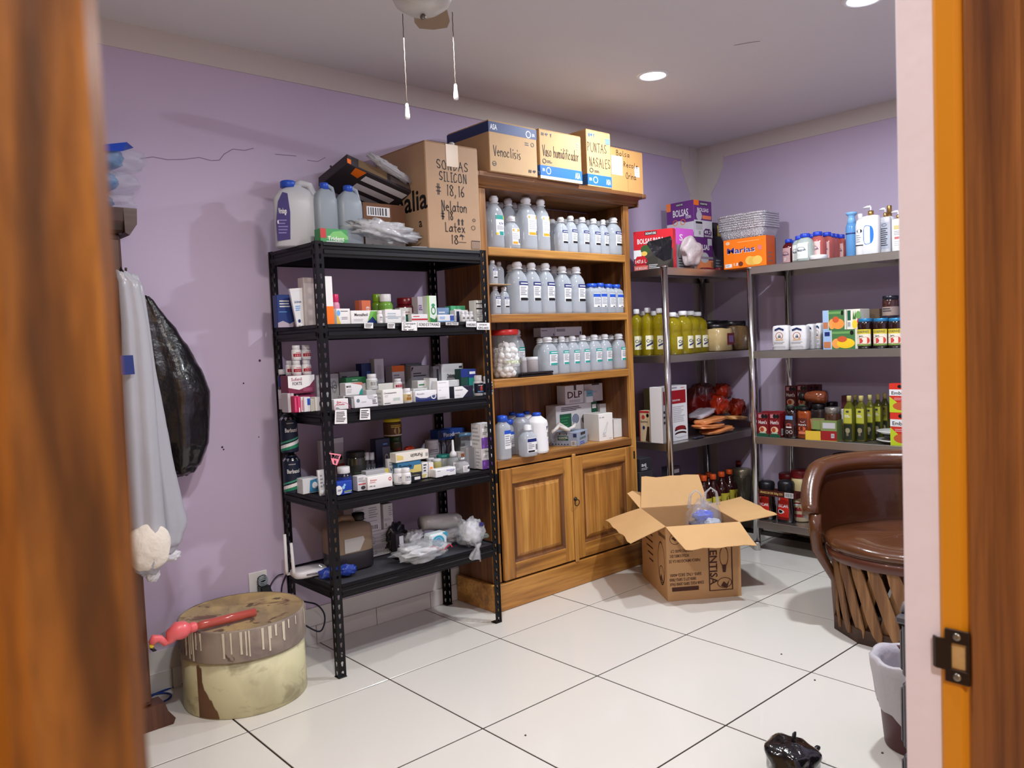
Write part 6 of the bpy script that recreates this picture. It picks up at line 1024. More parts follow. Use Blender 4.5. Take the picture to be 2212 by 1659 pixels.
# shelf 2: oil bottles and jars
mk('oil', .075, .27, [(0, 0), (.93, 0), (1, .02), (.96, .10), (1, .13), (1, .42), (.94, .45), (.94, .55), (1, .58), (.97, .62), (1, .66), (.96, .70), (.86, .78), (.5, .85), (.30, .87), (.30, .90)], OIL, ([(.42, .895), (.44, .905), (.44, .985), (.36, 1)], CAPW), [(.13, .42, -26, 58, C(236, 232, 200), [('t', .48, .62, .24, 'Crist', INKN, .8), ('p', [(.1, .2), (.1, .32), (.85, .58), (.85, .46)], NAVY), ('e', .72, .2, .16, .1, C(190, 180, 60))])])
z = 1.24; G = 'cooking oil bottles on the steel shelf'
for i, (u, wp_, vt, pl) in enumerate([(1376, 23, 668, ('x', 2.765)), (1400, 24, 665, ('x', 2.765)), (1425, 24, 666, ('x', 2.765)), (1453, 25, 675, ('y', .20)), (1475, 26, 672, ('y', .21)), (1491, 26, 672, ('y', .27)), (1506, 26, 674, ('y', .30))]):
    put('oil', 'oil_bottle', ordn[i]+' golden cooking oil bottle from the bookcase in the front row', 'bottle', u, wp_, vt, pl, z, G, .75 if i < 3 else 0)
for i, (u, vt, x) in enumerate([(1388, 672, 2.86), (1413, 672, 2.86), (1463, 677, 0), (1486, 678, 0)]): put('oil', 'oil_bottle', ordn[i]+' golden cooking oil bottle from the bookcase in the back row', 'bottle', u, 23, vt, ('x', x) if x else ('y', .42), z, G, .8)
GJ = M((196, 170, 120), rough=.2, coat=.4, nz=.12, ns=60, name='beige_grain'); BJ = M((120, 92, 58), rough=.35, coat=.4, nz=.4, ns=120, name='mixed_grain')
jark('grain_beige', GJ, M((24, 20, 22), rough=.3, name='dark_lid'), None, .09, .17, ex=.6); jark('grain_brown', BJ, M((24, 20, 22), rough=.3, name='dark_lid'), None, .09, .17, ex=.6)
jark('grain_dark', M((46, 36, 36), rough=.15, coat=.5, nz=.4, ns=60, name='dark_grain'), M((20, 17, 20), rough=.3, name='dark_lid2'), None, .09, .18, ex=.6)
jark('spice', M((170, 140, 112), rough=.3, coat=.3, name='spice_powder'), M((90, 190, 70), rough=.35, name='bright_green_lid'), None, .045, .15, ex=.7)
put('grain_beige', 'storage_jar', 'square jar of beige powder with dark lid and red label', 'jar', 1546, 35, 700, ('y', .26), z); put('grain_brown', 'storage_jar', 'square jar of brown grains next to the beige jar', 'jar', 1583, 32, 694, ('y', .26), z)
mb = MB(); q = at(1555, 742, 'y', .205); mb.box(-.018, .018, 0, .0015, -.035, .035, MAROON); printer(mb, [('r', .15, .2, .85, .8, C(110, 80, 120))], .036, .07, lambda x, z_, o: (x-.018, -o, z_-.035)); jb = bpy.data.objects['storage_jar']; o = mb.build('label', jb); o.matrix_parent_inverse = Matrix.Identity(4); sc0 = jb.scale; o.location = (.012, -.048, .075)
for k, (u, y) in enumerate(((1530, .45), (1564, .45), (1598, .44))): put('grain_dark', 'storage_jar', ordn[k]+' dark-lidded jar from the oil bottles in the back row', 'jar', u, 30, 693, ('y', y), z, 'dark storage jars')
put('spice', 'spice_jar', 'slim spice jar with bright green lid near corner post', 'jar', 1611, 16, 707, ('y', .22), z)
# shelf 3
z = .71
bx('oats_box', 'cream and red cereal box half hidden by the bookcase', 'box', 1381, 1403, 888, ('x', 2.725), z, .06, C(232, 206, 164), {'F': [('r', 0, 0, .10, 1, C(190, 50, 40)), ('r', .1, .94, 1, 1, RED), ('e', .42, .80, .16, .07, C(206, 70, 60)), ('e', .85, .86, .13, .06, BLACK), ('t', .5, .66, .06, 'Quadritos', INK, .7), ('e', .45, .46, .12, .06, NAVY), ('p', [(.6, .04), (1, 0), (1, .5), (.8, .5)], C(60, 40, 30))]})
za = bx('white_drink_box', 'white carton with grey glass drawings beside tall red-topped carton', 'box', 1405, 1428, 856, ('x', 2.722), z, .05, C(222, 220, 224), {'F': [('r', .35, .2, .37, .9, GREYP), ('r', .65, .55, .67, .9, GREYP), ('l', 6, .38, .55, .62, .9, LGREY), ('e', .2, .8, .05, .02, BLACK), ('b', .3, .05, .6, .15), ('e', .85, .62, .1, .03, BLACK), ('e', .8, .32, .08, .03, INK)]})
bx('waffle_box', 'tall white carton with crimson top and stacked cake picture', 'box', 1430, 1485, 834, ('y', .20), z, .09, C(232, 230, 232), {'F': [('r', .06, .68, .94, .92, C(158, 22, 34)), ('r', .40, .955, .60, .98, GREYP), ('l', 1, .75, .95, .92, .97, RED), ('t', .56, .74, .03, 'SIGNATURE', WHITE, .3), ('l', 9, .42, .34, .92, .64, LGREY), ('l', 3, .05, .32, .18, .6, INK), ('e', .70, .20, .23, .05, C(70, 20, 20)), ('e', .70, .235, .21, .04, C(130, 30, 34)), ('e', .70, .16, .23, .04, WHITE), ('e', .70, .13, .23, .04, C(50, 16, 16)), ('e', .70, .10, .23, .035, WHITE)]})
bx('yellow_box', 'dull yellow box top showing behind white cartons', 'box', 1407, 1440, 838, ('y', .44), z, .06, C(120, 110, 60), [])
ORF = M((176, 44, 14), rough=.12, coat=.8, trans=.15, nz=.35, ns=14, bump=.35, bs=22, name='orange_cellophane', tl=.12); DRF = M((96, 18, 14), rough=.15, coat=.8, nz=.35, ns=14, bump=.3, bs=22, name='dark_red_cellophane')
c = at(1518, 830, 'y', .42); crumple('snack_bag', 'big dark red cellophane bag standing against the wall', 'bag', (c.x, .43, z+.16), (.32, .14, .32), DRF, 61, (0, 0, 0), .08, 2.4, flat=.98)
for k, (u, v, y, sx, sz, m) in enumerate([(1555, 875, .25, .15, .12, ORF), (1592, 880, .24, .13, .12, ORF), (1562, 845, .36, .13, .11, ORF), (1605, 850, .34, .14, .20, ORF)]):
    c = at(u, v, 'y', y); crumple('snack_bag', [' shiny orange cellophane bag in front middle of the third steel shelf', 'shiny orange cellophane bag leaning next to the corner post', 'shiny orange-red bag stacked behind the front cellophane bags', 'tall orange cellophane bag against the corner post'][k].strip(), 'bag', (c.x, y, max(c.z, z+sz/2+.002)), (sx, .10, sz), m, 63+k, (0, .2*(-1)**k, 0), .15, 2.8, 'orange snack bags')
SAL = M((220, 140, 84), rough=.3, coat=.4, nz=.15, ns=14, bump=.3, bs=30, name='salmon_packet_film')
for k, (u, v, y, sx, zz, m) in enumerate([(1548, 928, .20, .28, .018, SAL), (1530, 918, .205, .27, .052, SAL), (1532, 903, .215, .28, .088, SAL), (1590, 912, .225, .22, .07, M((206, 150, 90), rough=.3, coat=.4, nz=.2, ns=14, bump=.3, bs=30, name='golden_packet_film')), (1515, 890, .27, .22, .13, M((176, 168, 176), rough=.25, coat=.5, bump=.4, bs=30, name='silver_packet_film'))]):
    c = at(u, v, 'y', y); crumple('pasta_packet', ['lowest salmon-orange packet of the pile, on the shelf', 'middle salmon-orange packet of the pile', 'upper salmon-orange packet of the pile', 'golden packet with dark stripe lying next to corner post', 'silvery packet lying on top of the orange pile'][k], 'packet', (c.x, y, z+zz+.006), (sx, .13, .032), m, 71+k, (0, (-.04, .05, -.03, .12, -.16)[k], .05*k), .10, 2.2, 'packet pile on the third steel shelf', ex=.6, sharp=False)
c = at(1500, 938, 'y', .165); crumple('candy_sachet', 'small dark sachet with blue dot in front of packet pile', 'packet', (c.x+.03, .155, z+.010), (.11, .04, .016), M((40, 44, 60), rough=.2, coat=.5, nz=.8, ns=40, name='dark_sachet_foil'), 80, amp=.1)
# bottom shelf: hot sauce bottles and dim cartons
z = .19
mk('sauce', .06, .25, [(0, 0), (.95, 0), (1, .02), (1, .50), (.9, .60), (.5, .72), (.32, .80), (.30, .88)], M((52, 14, 10), rough=.1, coat=.6, name='dark_sauce_bottle'), ([(.40, .87), (.42, .88), (.42, .985), (.36, 1)], M((214, 84, 30), rough=.35, name='orange_cap')), [(.10, .46, -60, 60, C(206, 190, 60), [('e', .5, .5, .2, .3, C(110, 70, 40)), ('r', 0, 0, 1, .08, RED)])])
for i, (u, vt, y) in enumerate([(1521, 1027, .22), (1541, 1024, .22), (1559, 1019, .25), (1576, 1014, .29), (1510, 1023, .34), (1531, 1020, .34)]): put('sauce', 'sauce_bottle', ordn[i]+' dark sauce bottle with orange cap from the open carton flap', 'bottle', u, 19, vt, ('y', y), z, 'orange-capped sauce bottles')
mk('wine', .06, .29, [(0, 0), (.95, 0), (1, .02), (1, .55), (.8, .66), (.36, .76), (.32, .94)], M((30, 12, 14), rough=.1, coat=.6, name='dark_glass_bottle'), ([(.36, .90), (.36, 1)], M((110, 20, 26), rough=.4, name='dark_red_cap')), [(.12, .5, -60, 60, C(150, 140, 120), [('l', 3, .2, .2, .8, .8, INK)])])
for i, (u, vt, y) in enumerate([(1596, 996, .30), (1607, 1000, .42)]): put('wine', 'tall_bottle', ordn[i]+' tall dark bottle with red cap near the corner post', 'bottle', u, 18, vt, ('y', y), z, 'tall dark bottles')
jark('ladle_jar', M((120, 112, 96), rough=.15, trans=.4, name='murky_jar'), M((150, 140, 120), rough=.3, metal=.5, name='tin_lid'), None, .08, .16)
put('ladle_jar', 'storage_jar', 'rounded cloudy jar beside the corner post on lowest shelf', 'jar', 1603, 22, 1012, ('y', .25), z)
zdc = bx('dark_carton', 'dark lower carton supporting the lettered one by the bookcase', 'box', 1384, 1412, 1018, ('y', .295), z, .12, M((52, 50, 56), rough=.5, name='charcoal_card2'), {'F': [('r', .2, .7, .9, .82, LGREY), ('r', .1, .3, .3, .6, LGREY)]})
bx('dark_carton', 'dark carton with white lettering low beside the bookcase', 'box', 1383, 1408, 990, ('y', .30), zdc+.001, .10, M((44, 44, 50), rough=.5, name='charcoal_card'), {'F': [('t', .3, .55, .3, 'aq', WHITE, .4), ('l', 2, .1, .1, .8, .3, LGREY)]})
bx('tin_stack', 'short silver-grey tin stack left of steel post', 'tin', 1452, 1472, 1008, ('y', .36), z, .08, M((110, 108, 116), rough=.3, metal=.6, name='tin'), [('l', 3, 0, .5, 1, 1, WHITE)])
# ================================================================ STEEL SHELVING ON THE BACK WALL
T2 = 1.755
XF = ('x', 3.30)
mk('foil_tray', .26, .15, [(0, 0), (.82, 0), (.86, .02), (.96, .40), (1, .42), (1, .97), (.93, 1)], M((180, 180, 184), rough=.3, metal=1, bump=.8, bs=(90), name='crinkled_foil'), None, None, 1, .62, .35, 40)
bx('biscuit_box', 'orange biscuit carton with printed cookies at corner of steel shelves', 'box', 1563, 1655, 514, ('x', 3.25), T2, .10, C(246, 124, 20), {'F': [('t', .425, .605, .19, 'Marias', WHITE, .65), ('t', .415, .62, .19, 'Marias', C(50, 50, 130), .65), ('l', 1, .34, .86, .9, .90, C(255, 190, 120)), ('e', .11, .88, .05, .06, C(236, 190, 150)), ('e', .86, .62, .05, .09, C(220, 120, 120)), ('e', .62, .22, .10, .15, C(236, 190, 90)), ('e', .70, .20, .10, .15, C(230, 180, 80)), ('e', .80, .21, .11, .15, C(238, 196, 96)), ('r', .04, .05, .20, .17, WHITE), ('l', 2, .06, .07, .18, .15, GREYP), ('t', .30, .14, .10, '1.8', WHITE, .10), ('e', .41, .14, .055, .08, C(110, 50, 30))], 'R': [('r', 0, 0, 1, 1, C(206, 90, 40)), ('l', 3, .2, .1, .8, .5, C(150, 100, 90))]}, c=.002)
zq = slot(1570, 1640, 516, ('x', 3.42), T2)[3]+T2
bx('tray_carton', 'brown carton carrying the foil trays behind orange box', 'box', 1574, 1646, 516, ('x', 3.42), T2, .17, M((120, 90, 80), rough=.7, name='dim_card'), [('l', 3, .1, .1, .8, .7, C(150, 110, 100))])
for k in range(1):
    p, rz, w_, h = slot(1566, 1670, 463, ('x', 3.50), zq+.001); 
    nt = 7
    for i in range(nt):
        mb = MB(); zz = i*(h*.62)/nt; RR = w_/2; tm = M((222, 223, 228), rough=.3, metal=.75, bump=.9, bs=140, name='crinkled_foil_rim')
        if i == 0: mb.lathe([(RR*.84, 0), (RR*.86, .004), (RR*.96, h*.36)], M((214, 214, 218), rough=.35, metal=.75, bump=.8, bs=160, name='ribbed_foil'), 48, 1, .66, .35, disp=lambda x, y, z_, a, j: (x*(1+.006*(j % 2 or 1)*(1 if int(a*48/6.3) % 2 else -1)), y, z_))
        mb.lathe([(RR*.95, h*.36+zz), (RR*1.0, h*.365+zz), (RR*(1.0-.006*(i % 2)), h*.36+zz+h*.62/nt*.86), (RR*.97, h*.36+zz+h*.62/nt*.9)], tm, 40, 1, .66, .35, smooth=False)
        o = mb.build('foil_tray', None, (p.x, p.y, p.z), rz); tag(o, ('lowest aluminium tray whose ribbed base rests on the carton' if not i else ordn[i]+' rolled rim up in the stack of aluminium trays'), 'tray', 'stacked aluminium trays')
def hyd(key, col): mk(key, .078, .15, [(0, 0), (.92, 0), (1, .03), (.97, .2), (1, .5), (.96, .68), (.8, .78), (.5, .84), (.46, .87)], M(col, rough=.08, coat=.6, alpha=.82, name='drink_'+key, tl=.3), ([(.54, .86), (.56, .87), (.56, .985), (.5, 1)], M((36, 70, 200), rough=.35, name='royal_cap')), [(.10, .66, -45, 35, C(*[min(255, int(c_*.4+150)) for c_ in col]), [('o', .45, .6, .3, .14, INKN, .12), ('t', .5, .55, .12, 'Electrolit', INKN, .7), ('l', 3, .25, .1, .6, .35, WHITE)])], 1, .85, .8)
hyd('clearh', (214, 228, 220)); hyd('pinkh', (224, 120, 110)); hyd('redh', (110, 20, 30))
GH = 'blue-capped drink bottles on the steel top shelf'
for i, (kk, u, wp_, vt, x, lb_) in enumerate([('redh', 1704, 24, 517, 3.42, 'dark red drink bottle with blue cap, furthest toward biscuit box'), ('redh', 1717, 22, 519, 3.55, 'dark red drink bottle half hidden behind the first'), ('clearh', 1727, 28, 510, 3.36, 'clear drink bottle with blue cap partly behind another clear one'), ('clearh', 1740, 34, 505, 3.29, 'frontmost clear drink bottle with oval label'), ('pinkh', 1755, 26, 506, 3.46, 'pink drink bottle peeking behind the clear ones'), ('pinkh', 1767, 33, 501, 3.35, 'frontmost pink drink bottle above the white disc'), ('pinkh', 1787, 30, 502, 3.43, 'second pink drink bottle after the white disc'), ('pinkh', 1797, 26, 505, 3.50, 'third pink drink bottle in the receding row'), ('pinkh', 1806, 24, 506, 3.57, 'fourth pink drink bottle in the receding row'), ('pinkh', 1818, 24, 507, 3.585, 'last pink drink bottle before the pale blue sprayer')]):
    put(kk, 'drink_bottle', lb_, 'bottle', u, wp_, vt, ('x', x), T2, GH)
p = slot(1749, 1788, 552, ('x', 3.275), T2); mb = MB(); mb.lathe([(.045, 0), (.048, .003), (.048, .022), (.044, .026)], WPL, 32); tag(mb.build('round_lid', None, p[0]+Vector((-.0, 0, .001))), 'white round plastic lid lying at top shelf edge', 'lid')
mk('sprayer', .075, .28, [(0, 0), (.95, 0), (1, .02), (1, .66), (.80, .74)], M((110, 170, 226), rough=.2, alpha=.9, name='pale_blue_bottle', tl=.2), ([(.80, .735), (.62, .84), (.55, .90), (.75, .93), (.95, .95), (.95, .985), (.4, 1)], M((130, 186, 236), rough=.3, name='blue_trigger')), [(.5, .53, -90, 90, NAVY, [])])
put('sprayer', 'spray_bottle', 'pale blue spray bottle on the steel top shelf', 'bottle', 1840, 24, 458, ('x', 3.34), T2)
def pump(key, w_, h_, body, lab_, pm, sy=.55, cm=WHITE):
    def ex(R0, h):
        a = MB(); a.tube([(0, 0, h*.84), (0, 0, h*.95)], .005, pm, 8); a.tube([(0, 0, h*.95), (-.02, 0, h*.955), (-.045, 0, h*.945)], [.008, .007, .005], WPL, 8); return [('pump', a.data('pump'))]
    mk(key, w_, h_, [(0, 0), (.95, 0), (1, .02), (1, .70), (.94, .76), (.42, .78)], body, ([(.30, .775), (.32, .78), (.32, .86), (.16, .875)], cm), lab_, 1, sy, .55, extra=ex)
GOLD = M((176, 140, 80), rough=.3, metal=.8, name='gold_collar'); WB = M((230, 230, 230), rough=.35, name='glossy_white_bottle')
pump('pump_blue', .105, .27, WB, [(.16, .62, -38, 22, C(232, 232, 232), [('e', .5, .5, .42, .42, C(40, 120, 226))])], WPL, cm=GOLD)
pump('pump_grey', .085, .27, C(206, 206, 212), [(.10, .66, -40, 40, C(176, 180, 194), [('o', .5, .9, .15, .05, INK, .3), ('l', 9, .2, .1, .8, .8, INK)])], WPL, cm=GOLD)
pump('pump_small', .085, .25, WB, [(.10, .66, -40, 40, C(234, 230, 226), [('r', .3, .75, .8, .92, C(206, 190, 130)), ('l', 3, .3, .5, .8, .7, GREYP), ('r', .35, .34, .8, .44, C(200, 110, 110)), ('l', 3, .3, .05, .7, .28, LGREY)])], WPL, cm=GOLD)
put('pump_blue', 'pump_bottle', 'big white pump bottle with blue disc on its label', 'bottle', 1882, 37, 441, ('x', 3.31), T2); put('pump_grey', 'pump_bottle', 'white pump bottle with grey text panel and gold collar', 'bottle', 1913, 24, 446, ('x', 3.35), T2); put('pump_small', 'pump_bottle', 'white pump bottle with small pink bar cut by door frame', 'bottle', 1941, 27, 452, ('x', 3.30), T2)
mk('gold_top', .06, .25, [(0, 0), (.95, 0), (1, .02), (1, .74), (.5, .78)], WB, ([(.45, .775), (.45, .99), (.40, 1)], GOLD)); put('gold_top', 'lotion_bottle', 'white bottle with tall gold cap behind pump bottles', 'bottle', 1922, 22, 444, ('x', 3.47), T2)
mk('white_bottle', .06, .22, [(0, 0), (.95, 0), (1, .02), (1, .70), (.8, .82), (.5, .86)], WB, ([(.5, .855), (.5, .99), (.4, 1)], WPL), [(.2, .7, -50, 50, C(222, 222, 224), [('e', .6, .75, .3, .1, BLACK), ('l', 4, .2, .2, .8, .6, GREYP), ('r', 0, .05, 1, .1, BLACK)])]); put('white_bottle', 'lotion_bottle', 'white bottle with black bird mark beside the pale blue sprayer', 'bottle', 1859, 20, 462, ('x', 3.30), T2)
# shelf 2
z = 1.24; BGM = M((226, 224, 226), rough=.55, bump=.3, bs=30, name='paper_sack')
def sack(label, u0, u1, vt, x):
    p, rz, w_, h = slot(u0, u1, vt, ('x', x), z); mb = MB(); mb.lathe([(.94, 0), (1, .03), (1.02, .5), (.98, .9), (.90, .97), (.5, 1)], BGM, 28, w_/2, .034, .45); mb.v = [Vector((v.x, v.y, v.z*h)) for v in mb.v]
    printer(mb, [('p', [(.18, .84), (.5, .92), (.82, .84), (.8, .77), (.5, .84), (.2, .77)], INKN), ('e', .5, .58, .26, .15, C(190, 130, 110)), ('e', .5, .58, .20, .12, WHITE), ('p', [(.4, .5), (.48, .66), (.5, .5)], INK), ('p', [(.5, .5), (.54, .66), (.62, .5)], INK), ('r', .25, .40, .75, .46, C(214, 180, 140)), ('l', 2, .1, .26, .9, .36, LGREY)]+[('r', .05+.1*k, .14, .09+.1*k, .19, LGREY) for k in range(9)], w_*.9, h, lambda x_, z_, o: (x_-w_*.45, -.0352-o, z_))
    o = mb.build('flour_sack', None, p+Vector((.035, 0, .0008)), rz); tag(o, label, 'bag', 'white flour sacks')
sack('white paper sack with small emblem at the very left end', 1666, 1701, 703, 3.27); sack('white paper sack with emblem, second in the row', 1703, 1740, 703, 3.27)
sack('white paper sack behind the second one, nearer the fruit cartons', 1738, 1757, 700, 3.36); sack('last white paper sack touching the fruit cartons', 1758, 1773, 698, 3.40)
FRU = lambda m2: [('r', 0, 0, .24, 1, C(160, 190, 226)), ('r', .26, 0, .93, 1, C(70, 120, 70)), ('e', .40, .30, .14, .26, C(240, 160, 80)), ('e', .66, .30, .26, .26, m2), ('e', .56, .52, .14, .16, C(206, 90, 50)), ('r', .26, .80, .9, .92, C(110, 160, 90)), ('e', .84, .84, .055, .12, BLACK), ('r', .02, .08, .22, .4, C(190, 120, 80))]
zc = bx('canned_fruit_pack', 'lower fruit-printed carton of canned fruit pack stack', 'box', 1778, 1853, 713, ('x', 3.27), z, .12, C(216, 214, 200), {'F': [*FRU(C(244, 200, 40)), ('r', .05, .70, .2, .92, NAVY)]}, 'canned fruit packs')
bx('canned_fruit_pack', 'upper left fruit-printed carton with peach picture', 'box', 1777, 1828, 670, ('x', 3.27), zc+.001, .12, C(216, 214, 200), {'F': FRU(C(240, 150, 70))}, 'canned fruit packs')
bx('canned_fruit_pack', 'upper right fruit-printed carton with pineapple picture', 'box', 1829, 1858, 668, ('x', 3.27), zc+.001, .12, C(232, 228, 210), {'F': [('r', .05, .45, .3, .95, DGREEN), ('b', .05, .1, .3, .4), ('p', [(.45, .5), (.5, .95), (.58, .6), (.66, .95), (.7, .5)], C(60, 110, 40)), ('e', .6, .25, .2, .22, YELLOW), ('e', .88, .7, .2, .2, C(110, 160, 90)), ('e', .92, .4, .14, .14, RED)]}, 'canned fruit packs')
bx('brown_carton', 'plain brown carton behind the pineapple-picture carton', 'box', 1862, 1900, 668, ('x', 3.42), z+.16, .12, M((96, 76, 58), rough=.7, name='dull_card'), [])
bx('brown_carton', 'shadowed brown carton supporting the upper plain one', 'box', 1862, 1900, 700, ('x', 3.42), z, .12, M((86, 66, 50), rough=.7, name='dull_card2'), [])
JL = [('r', 0, .72, 1, 1, C(226, 206, 60)), ('t', .5, .86, .16, 'BLACKBERRIES', INK, .8), ('t', .5, .6, .12, 'jam', INK, .2), ('e', .3, .3, .3, .2, C(190, 60, 70)), ('e', .7, .32, .24, .22, C(214, 70, 60)), ('r', 0, 0, 1, .1, C(120, 150, 70))]
mk('jam', .10, .12, [(0, 0), (.88, 0), (1, .06), (1, .82), (.92, .90)], DKG, ([(.94, .885), (.96, .9), (.96, .985), (.9, 1)], M((50, 130, 180), rough=.3, metal=.4, name='blue_tin_lid')), [(.10, .64, -80, 60, C(232, 226, 206), JL), ], 1, 1, .9, capn='lid')
for i, (u, x) in enumerate(((1870, 3.30), (1905, 3.30), (1937, 3.30), (1966, 3.30))): put('jam', 'jam_jar', ordn[i]+' dark berry jam jar counted from the fruit cartons', 'jar', u, 33, 688-i*.6, ('x', x), z, 'dark berry jam jars')
jark('coffee_small', M((60, 32, 28), rough=.15, coat=.5, name='brown_contents'), M((22, 22, 34), rough=.3, name='navy_dark_lid'), C(150, 130, 120), .09, .13, (.1, .5), [('l', 2, .3, .4, .7, .9, INK)])
zj = z+slot(1890, 1920, 688, ('x', 3.30), z)[3]; put('coffee_small', 'cocoa_jar', 'dark-lidded brown jar standing on the jam jars', 'jar', 1924, 34, 639, ('x', 3.33), zj+.002); 
# shelf 3
z = .715
def hunts(label, u0, u1, vt, x, dark=0, zz=None, sidep=True):
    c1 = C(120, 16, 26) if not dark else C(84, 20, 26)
    return bx('sauce_carton', label, 'carton', u0, u1, vt, ('x', x), z if zz is None else zz, .045, c1, {'F': [('r', 0, 0, 1, .12, DGREEN), ('r', .12, .80, .92, .95, C(190, 130, 140)), ('e', .52, .87, .17, .09, BLACK), ('e', .80, .87, .17, .09, BLACK), ('t', .5, .62, .15, "Hunt's", WHITE, .76), ('e', .5, .30, .34, .14, C(226, 196, 160)), ('e', .42, .30, .18, .10, C(176, 70, 40)), ('r', .2, .14, .8, .18, C(150, 200, 180))], 'R': [('b', .3, .08, .8, .35)]}, 'dark red tomato sauce cartons')
hunts('front dark red sauce carton nearest corner post', 1636, 1660, 893, 3.255); hunts('front dark red sauce carton second from corner post', 1661.5, 1685, 893, 3.255)
hunts('dark red sauce carton behind the first front one', 1646, 1668, 889, 3.31); hunts('dark red sauce carton behind the second front one', 1670, 1692, 889, 3.31)
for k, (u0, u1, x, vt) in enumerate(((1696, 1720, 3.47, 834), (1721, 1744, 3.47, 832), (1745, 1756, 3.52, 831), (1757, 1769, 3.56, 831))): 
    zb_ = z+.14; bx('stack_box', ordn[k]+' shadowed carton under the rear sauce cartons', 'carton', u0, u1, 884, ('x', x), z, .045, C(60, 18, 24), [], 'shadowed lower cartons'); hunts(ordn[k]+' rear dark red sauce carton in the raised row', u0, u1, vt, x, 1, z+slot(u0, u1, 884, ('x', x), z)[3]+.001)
mk('ketchup', .075, .18, [(0, 0), (.92, 0), (1, .03), (1, .45), (.88, .62), (.92, .78), (.6, .88), (.4, .9)], M((36, 16, 18), rough=.12, coat=.6, name='dark_sauce'), ([(.55, .89), (.55, .99), (.5, 1)], M((30, 24, 26), rough=.4, name='dark_cap')), [(.12, .70, -45, 40, C(60, 24, 26), [('r', .1, .8, .9, 1, C(110, 160, 210)), ('e', .5, .5, .25, .12, C(150, 70, 60)), ('r', .25, .36, .75, .42, WHITE), ('e', .35, .14, .14, .08, BLACK), ('o', .35, .14, .15, .09, WHITE, .2), ('o', .68, .14, .15, .09, WHITE, .2)])], 1, .65, .85)
mk('bbq', .08, .18, [(0, 0), (.92, 0), (1, .03), (1, .45), (.88, .62), (.95, .80), (.8, .88), (.4, .9)], AMB, ([(.55, .89), (.55, .99), (.5, 1)], M((26, 22, 24), rough=.4, name='dark_cap')), [(.12, .66, -45, 40, C(90, 34, 24), [('o', .55, .85, .18, .1, WHITE, .15), ('t', .5, .62, .1, "Hunt's", WHITE, .7), ('e', .5, .38, .3, .14, C(206, 90, 50)), ('r', .2, .06, .8, .22, C(214, 120, 90))])], 1, .65, .85)
put('ketchup', 'sauce_bottle', 'dark sauce bottle with pale blue label beside sauce cartons', 'bottle', 1709, 27, 877, ('x', 3.27), z); put('bbq', 'sauce_bottle', 'amber barbecue sauce bottle behind the folded carton tray', 'bottle', 1738, 30, 880, ('x', 3.29), z)
jark('olives', M((70, 44, 30), rough=.12, coat=.5, nz=.4, ns=60, name='olive_contents'), M((150, 146, 140), rough=.3, metal=.7, name='tin_lid2'), C(150, 80, 50), .09, .13, (.1, .55), [('e', .5, .7, .12, .16, BLACK), ('r', .6, .05, .9, .5, WHITE)])
put('olives', 'preserve_jar', 'glass jar with silver lid behind the carton tray', 'jar', 1800, 34, 880, ('x', 3.34), z); put('grain_dark', 'preserve_jar', 'shadowed dark jar between amber bottle and silver-lid jar', 'jar', 1770, 30, 872, ('x', 3.42), z); put('grain_dark', 'preserve_jar', 'shadowed dark jar at the back near oil bottles', 'jar', 1796, 28, 868, ('x', 3.52), z)
zj = slot(1755, 1785, 872, ('x', 3.42), z)[3]+z; o = MB(); o.lathe([(.02, -.09), (.037, -.085), (.04, -.02), (.03, .03), (.02, .045)], M((120, 60, 34), rough=.12, coat=.6, name='amber_bottle_side'), 20); o.lathe([(.024, .045), (.026, .05), (.026, .075), (.02, .078)], M((20, 16, 16), rough=.4, name='dark_cap2'), 16)
c = at(1755, 868, 'x', 3.40); oo = o.build('syrup_bottle', None, (3.40, c.y, zj+.042)); oo.rotation_euler = (PI/2, 0, .25); oo.rotation_euler = (-PI/2, 0, 0); tag(oo, 'amber bottle lying on its side above the dark jars', 'bottle')
bx('cracker_box', 'reddish carton edge behind first olive oil bottle', 'box', 1818, 1830, 855, ('x', 3.44), z, .05, C(80, 26, 34), [])
bx('striped_box', 'narrow white and orange striped pack beside olive oil', 'box', 1817, 1822, 884, ('x', 3.36), z, .04, C(220, 216, 214), [('r', 0, .3, 1, .6, ORANGE)])
# open carton tray in two colours
p, rz, w_, h = slot(1741, 1806, 908, ('x', 3.245), z); mb = MB(); mb.M = None; Yl = C(222, 184, 60); Gr = C(120, 140, 80)
mb.box(-w_/2, w_/2, .0, .10, .0, .002, Yl); mb.box(-w_/2, -.002, 0, .002, .002, h*.45, Yl); mb.box(.0, w_/2, .0, .002, .002, h*.48, C(150, 24, 30)); mb.box(.0, w_/2, .0, .002, h*.5, h, Gr); mb.box(-w_/2, 0, .05, .052, h*.5, h, C(150, 120, 90)); mb.box(-w_/2, -w_/2+.002, 0, .10, .002, h*.45, Yl); mb.box(w_/2-.002, w_/2, 0, .10, .002, h, Gr); mb.box(0, w_/2-.002, .0, .10, h*.48, h*.5, Gr); mb.box(-w_/2+.002, w_/2-.002, .098, .10, .002, h, Gr)
printer(mb, [('r', .56, .60, .95, .88, LGREY), ('b', .82, .15, .92, .35), ('r', .25, .55, .48, .98, Gr)], w_, h, lambda x, z_, o: (x-w_/2, -.0006-o, z_)); o = mb.build('carton_tray', None, p+Vector((0, 0, .001)), rz+.12); tag(o, 'torn yellow, red and green carton tray at third shelf edge', 'tray')
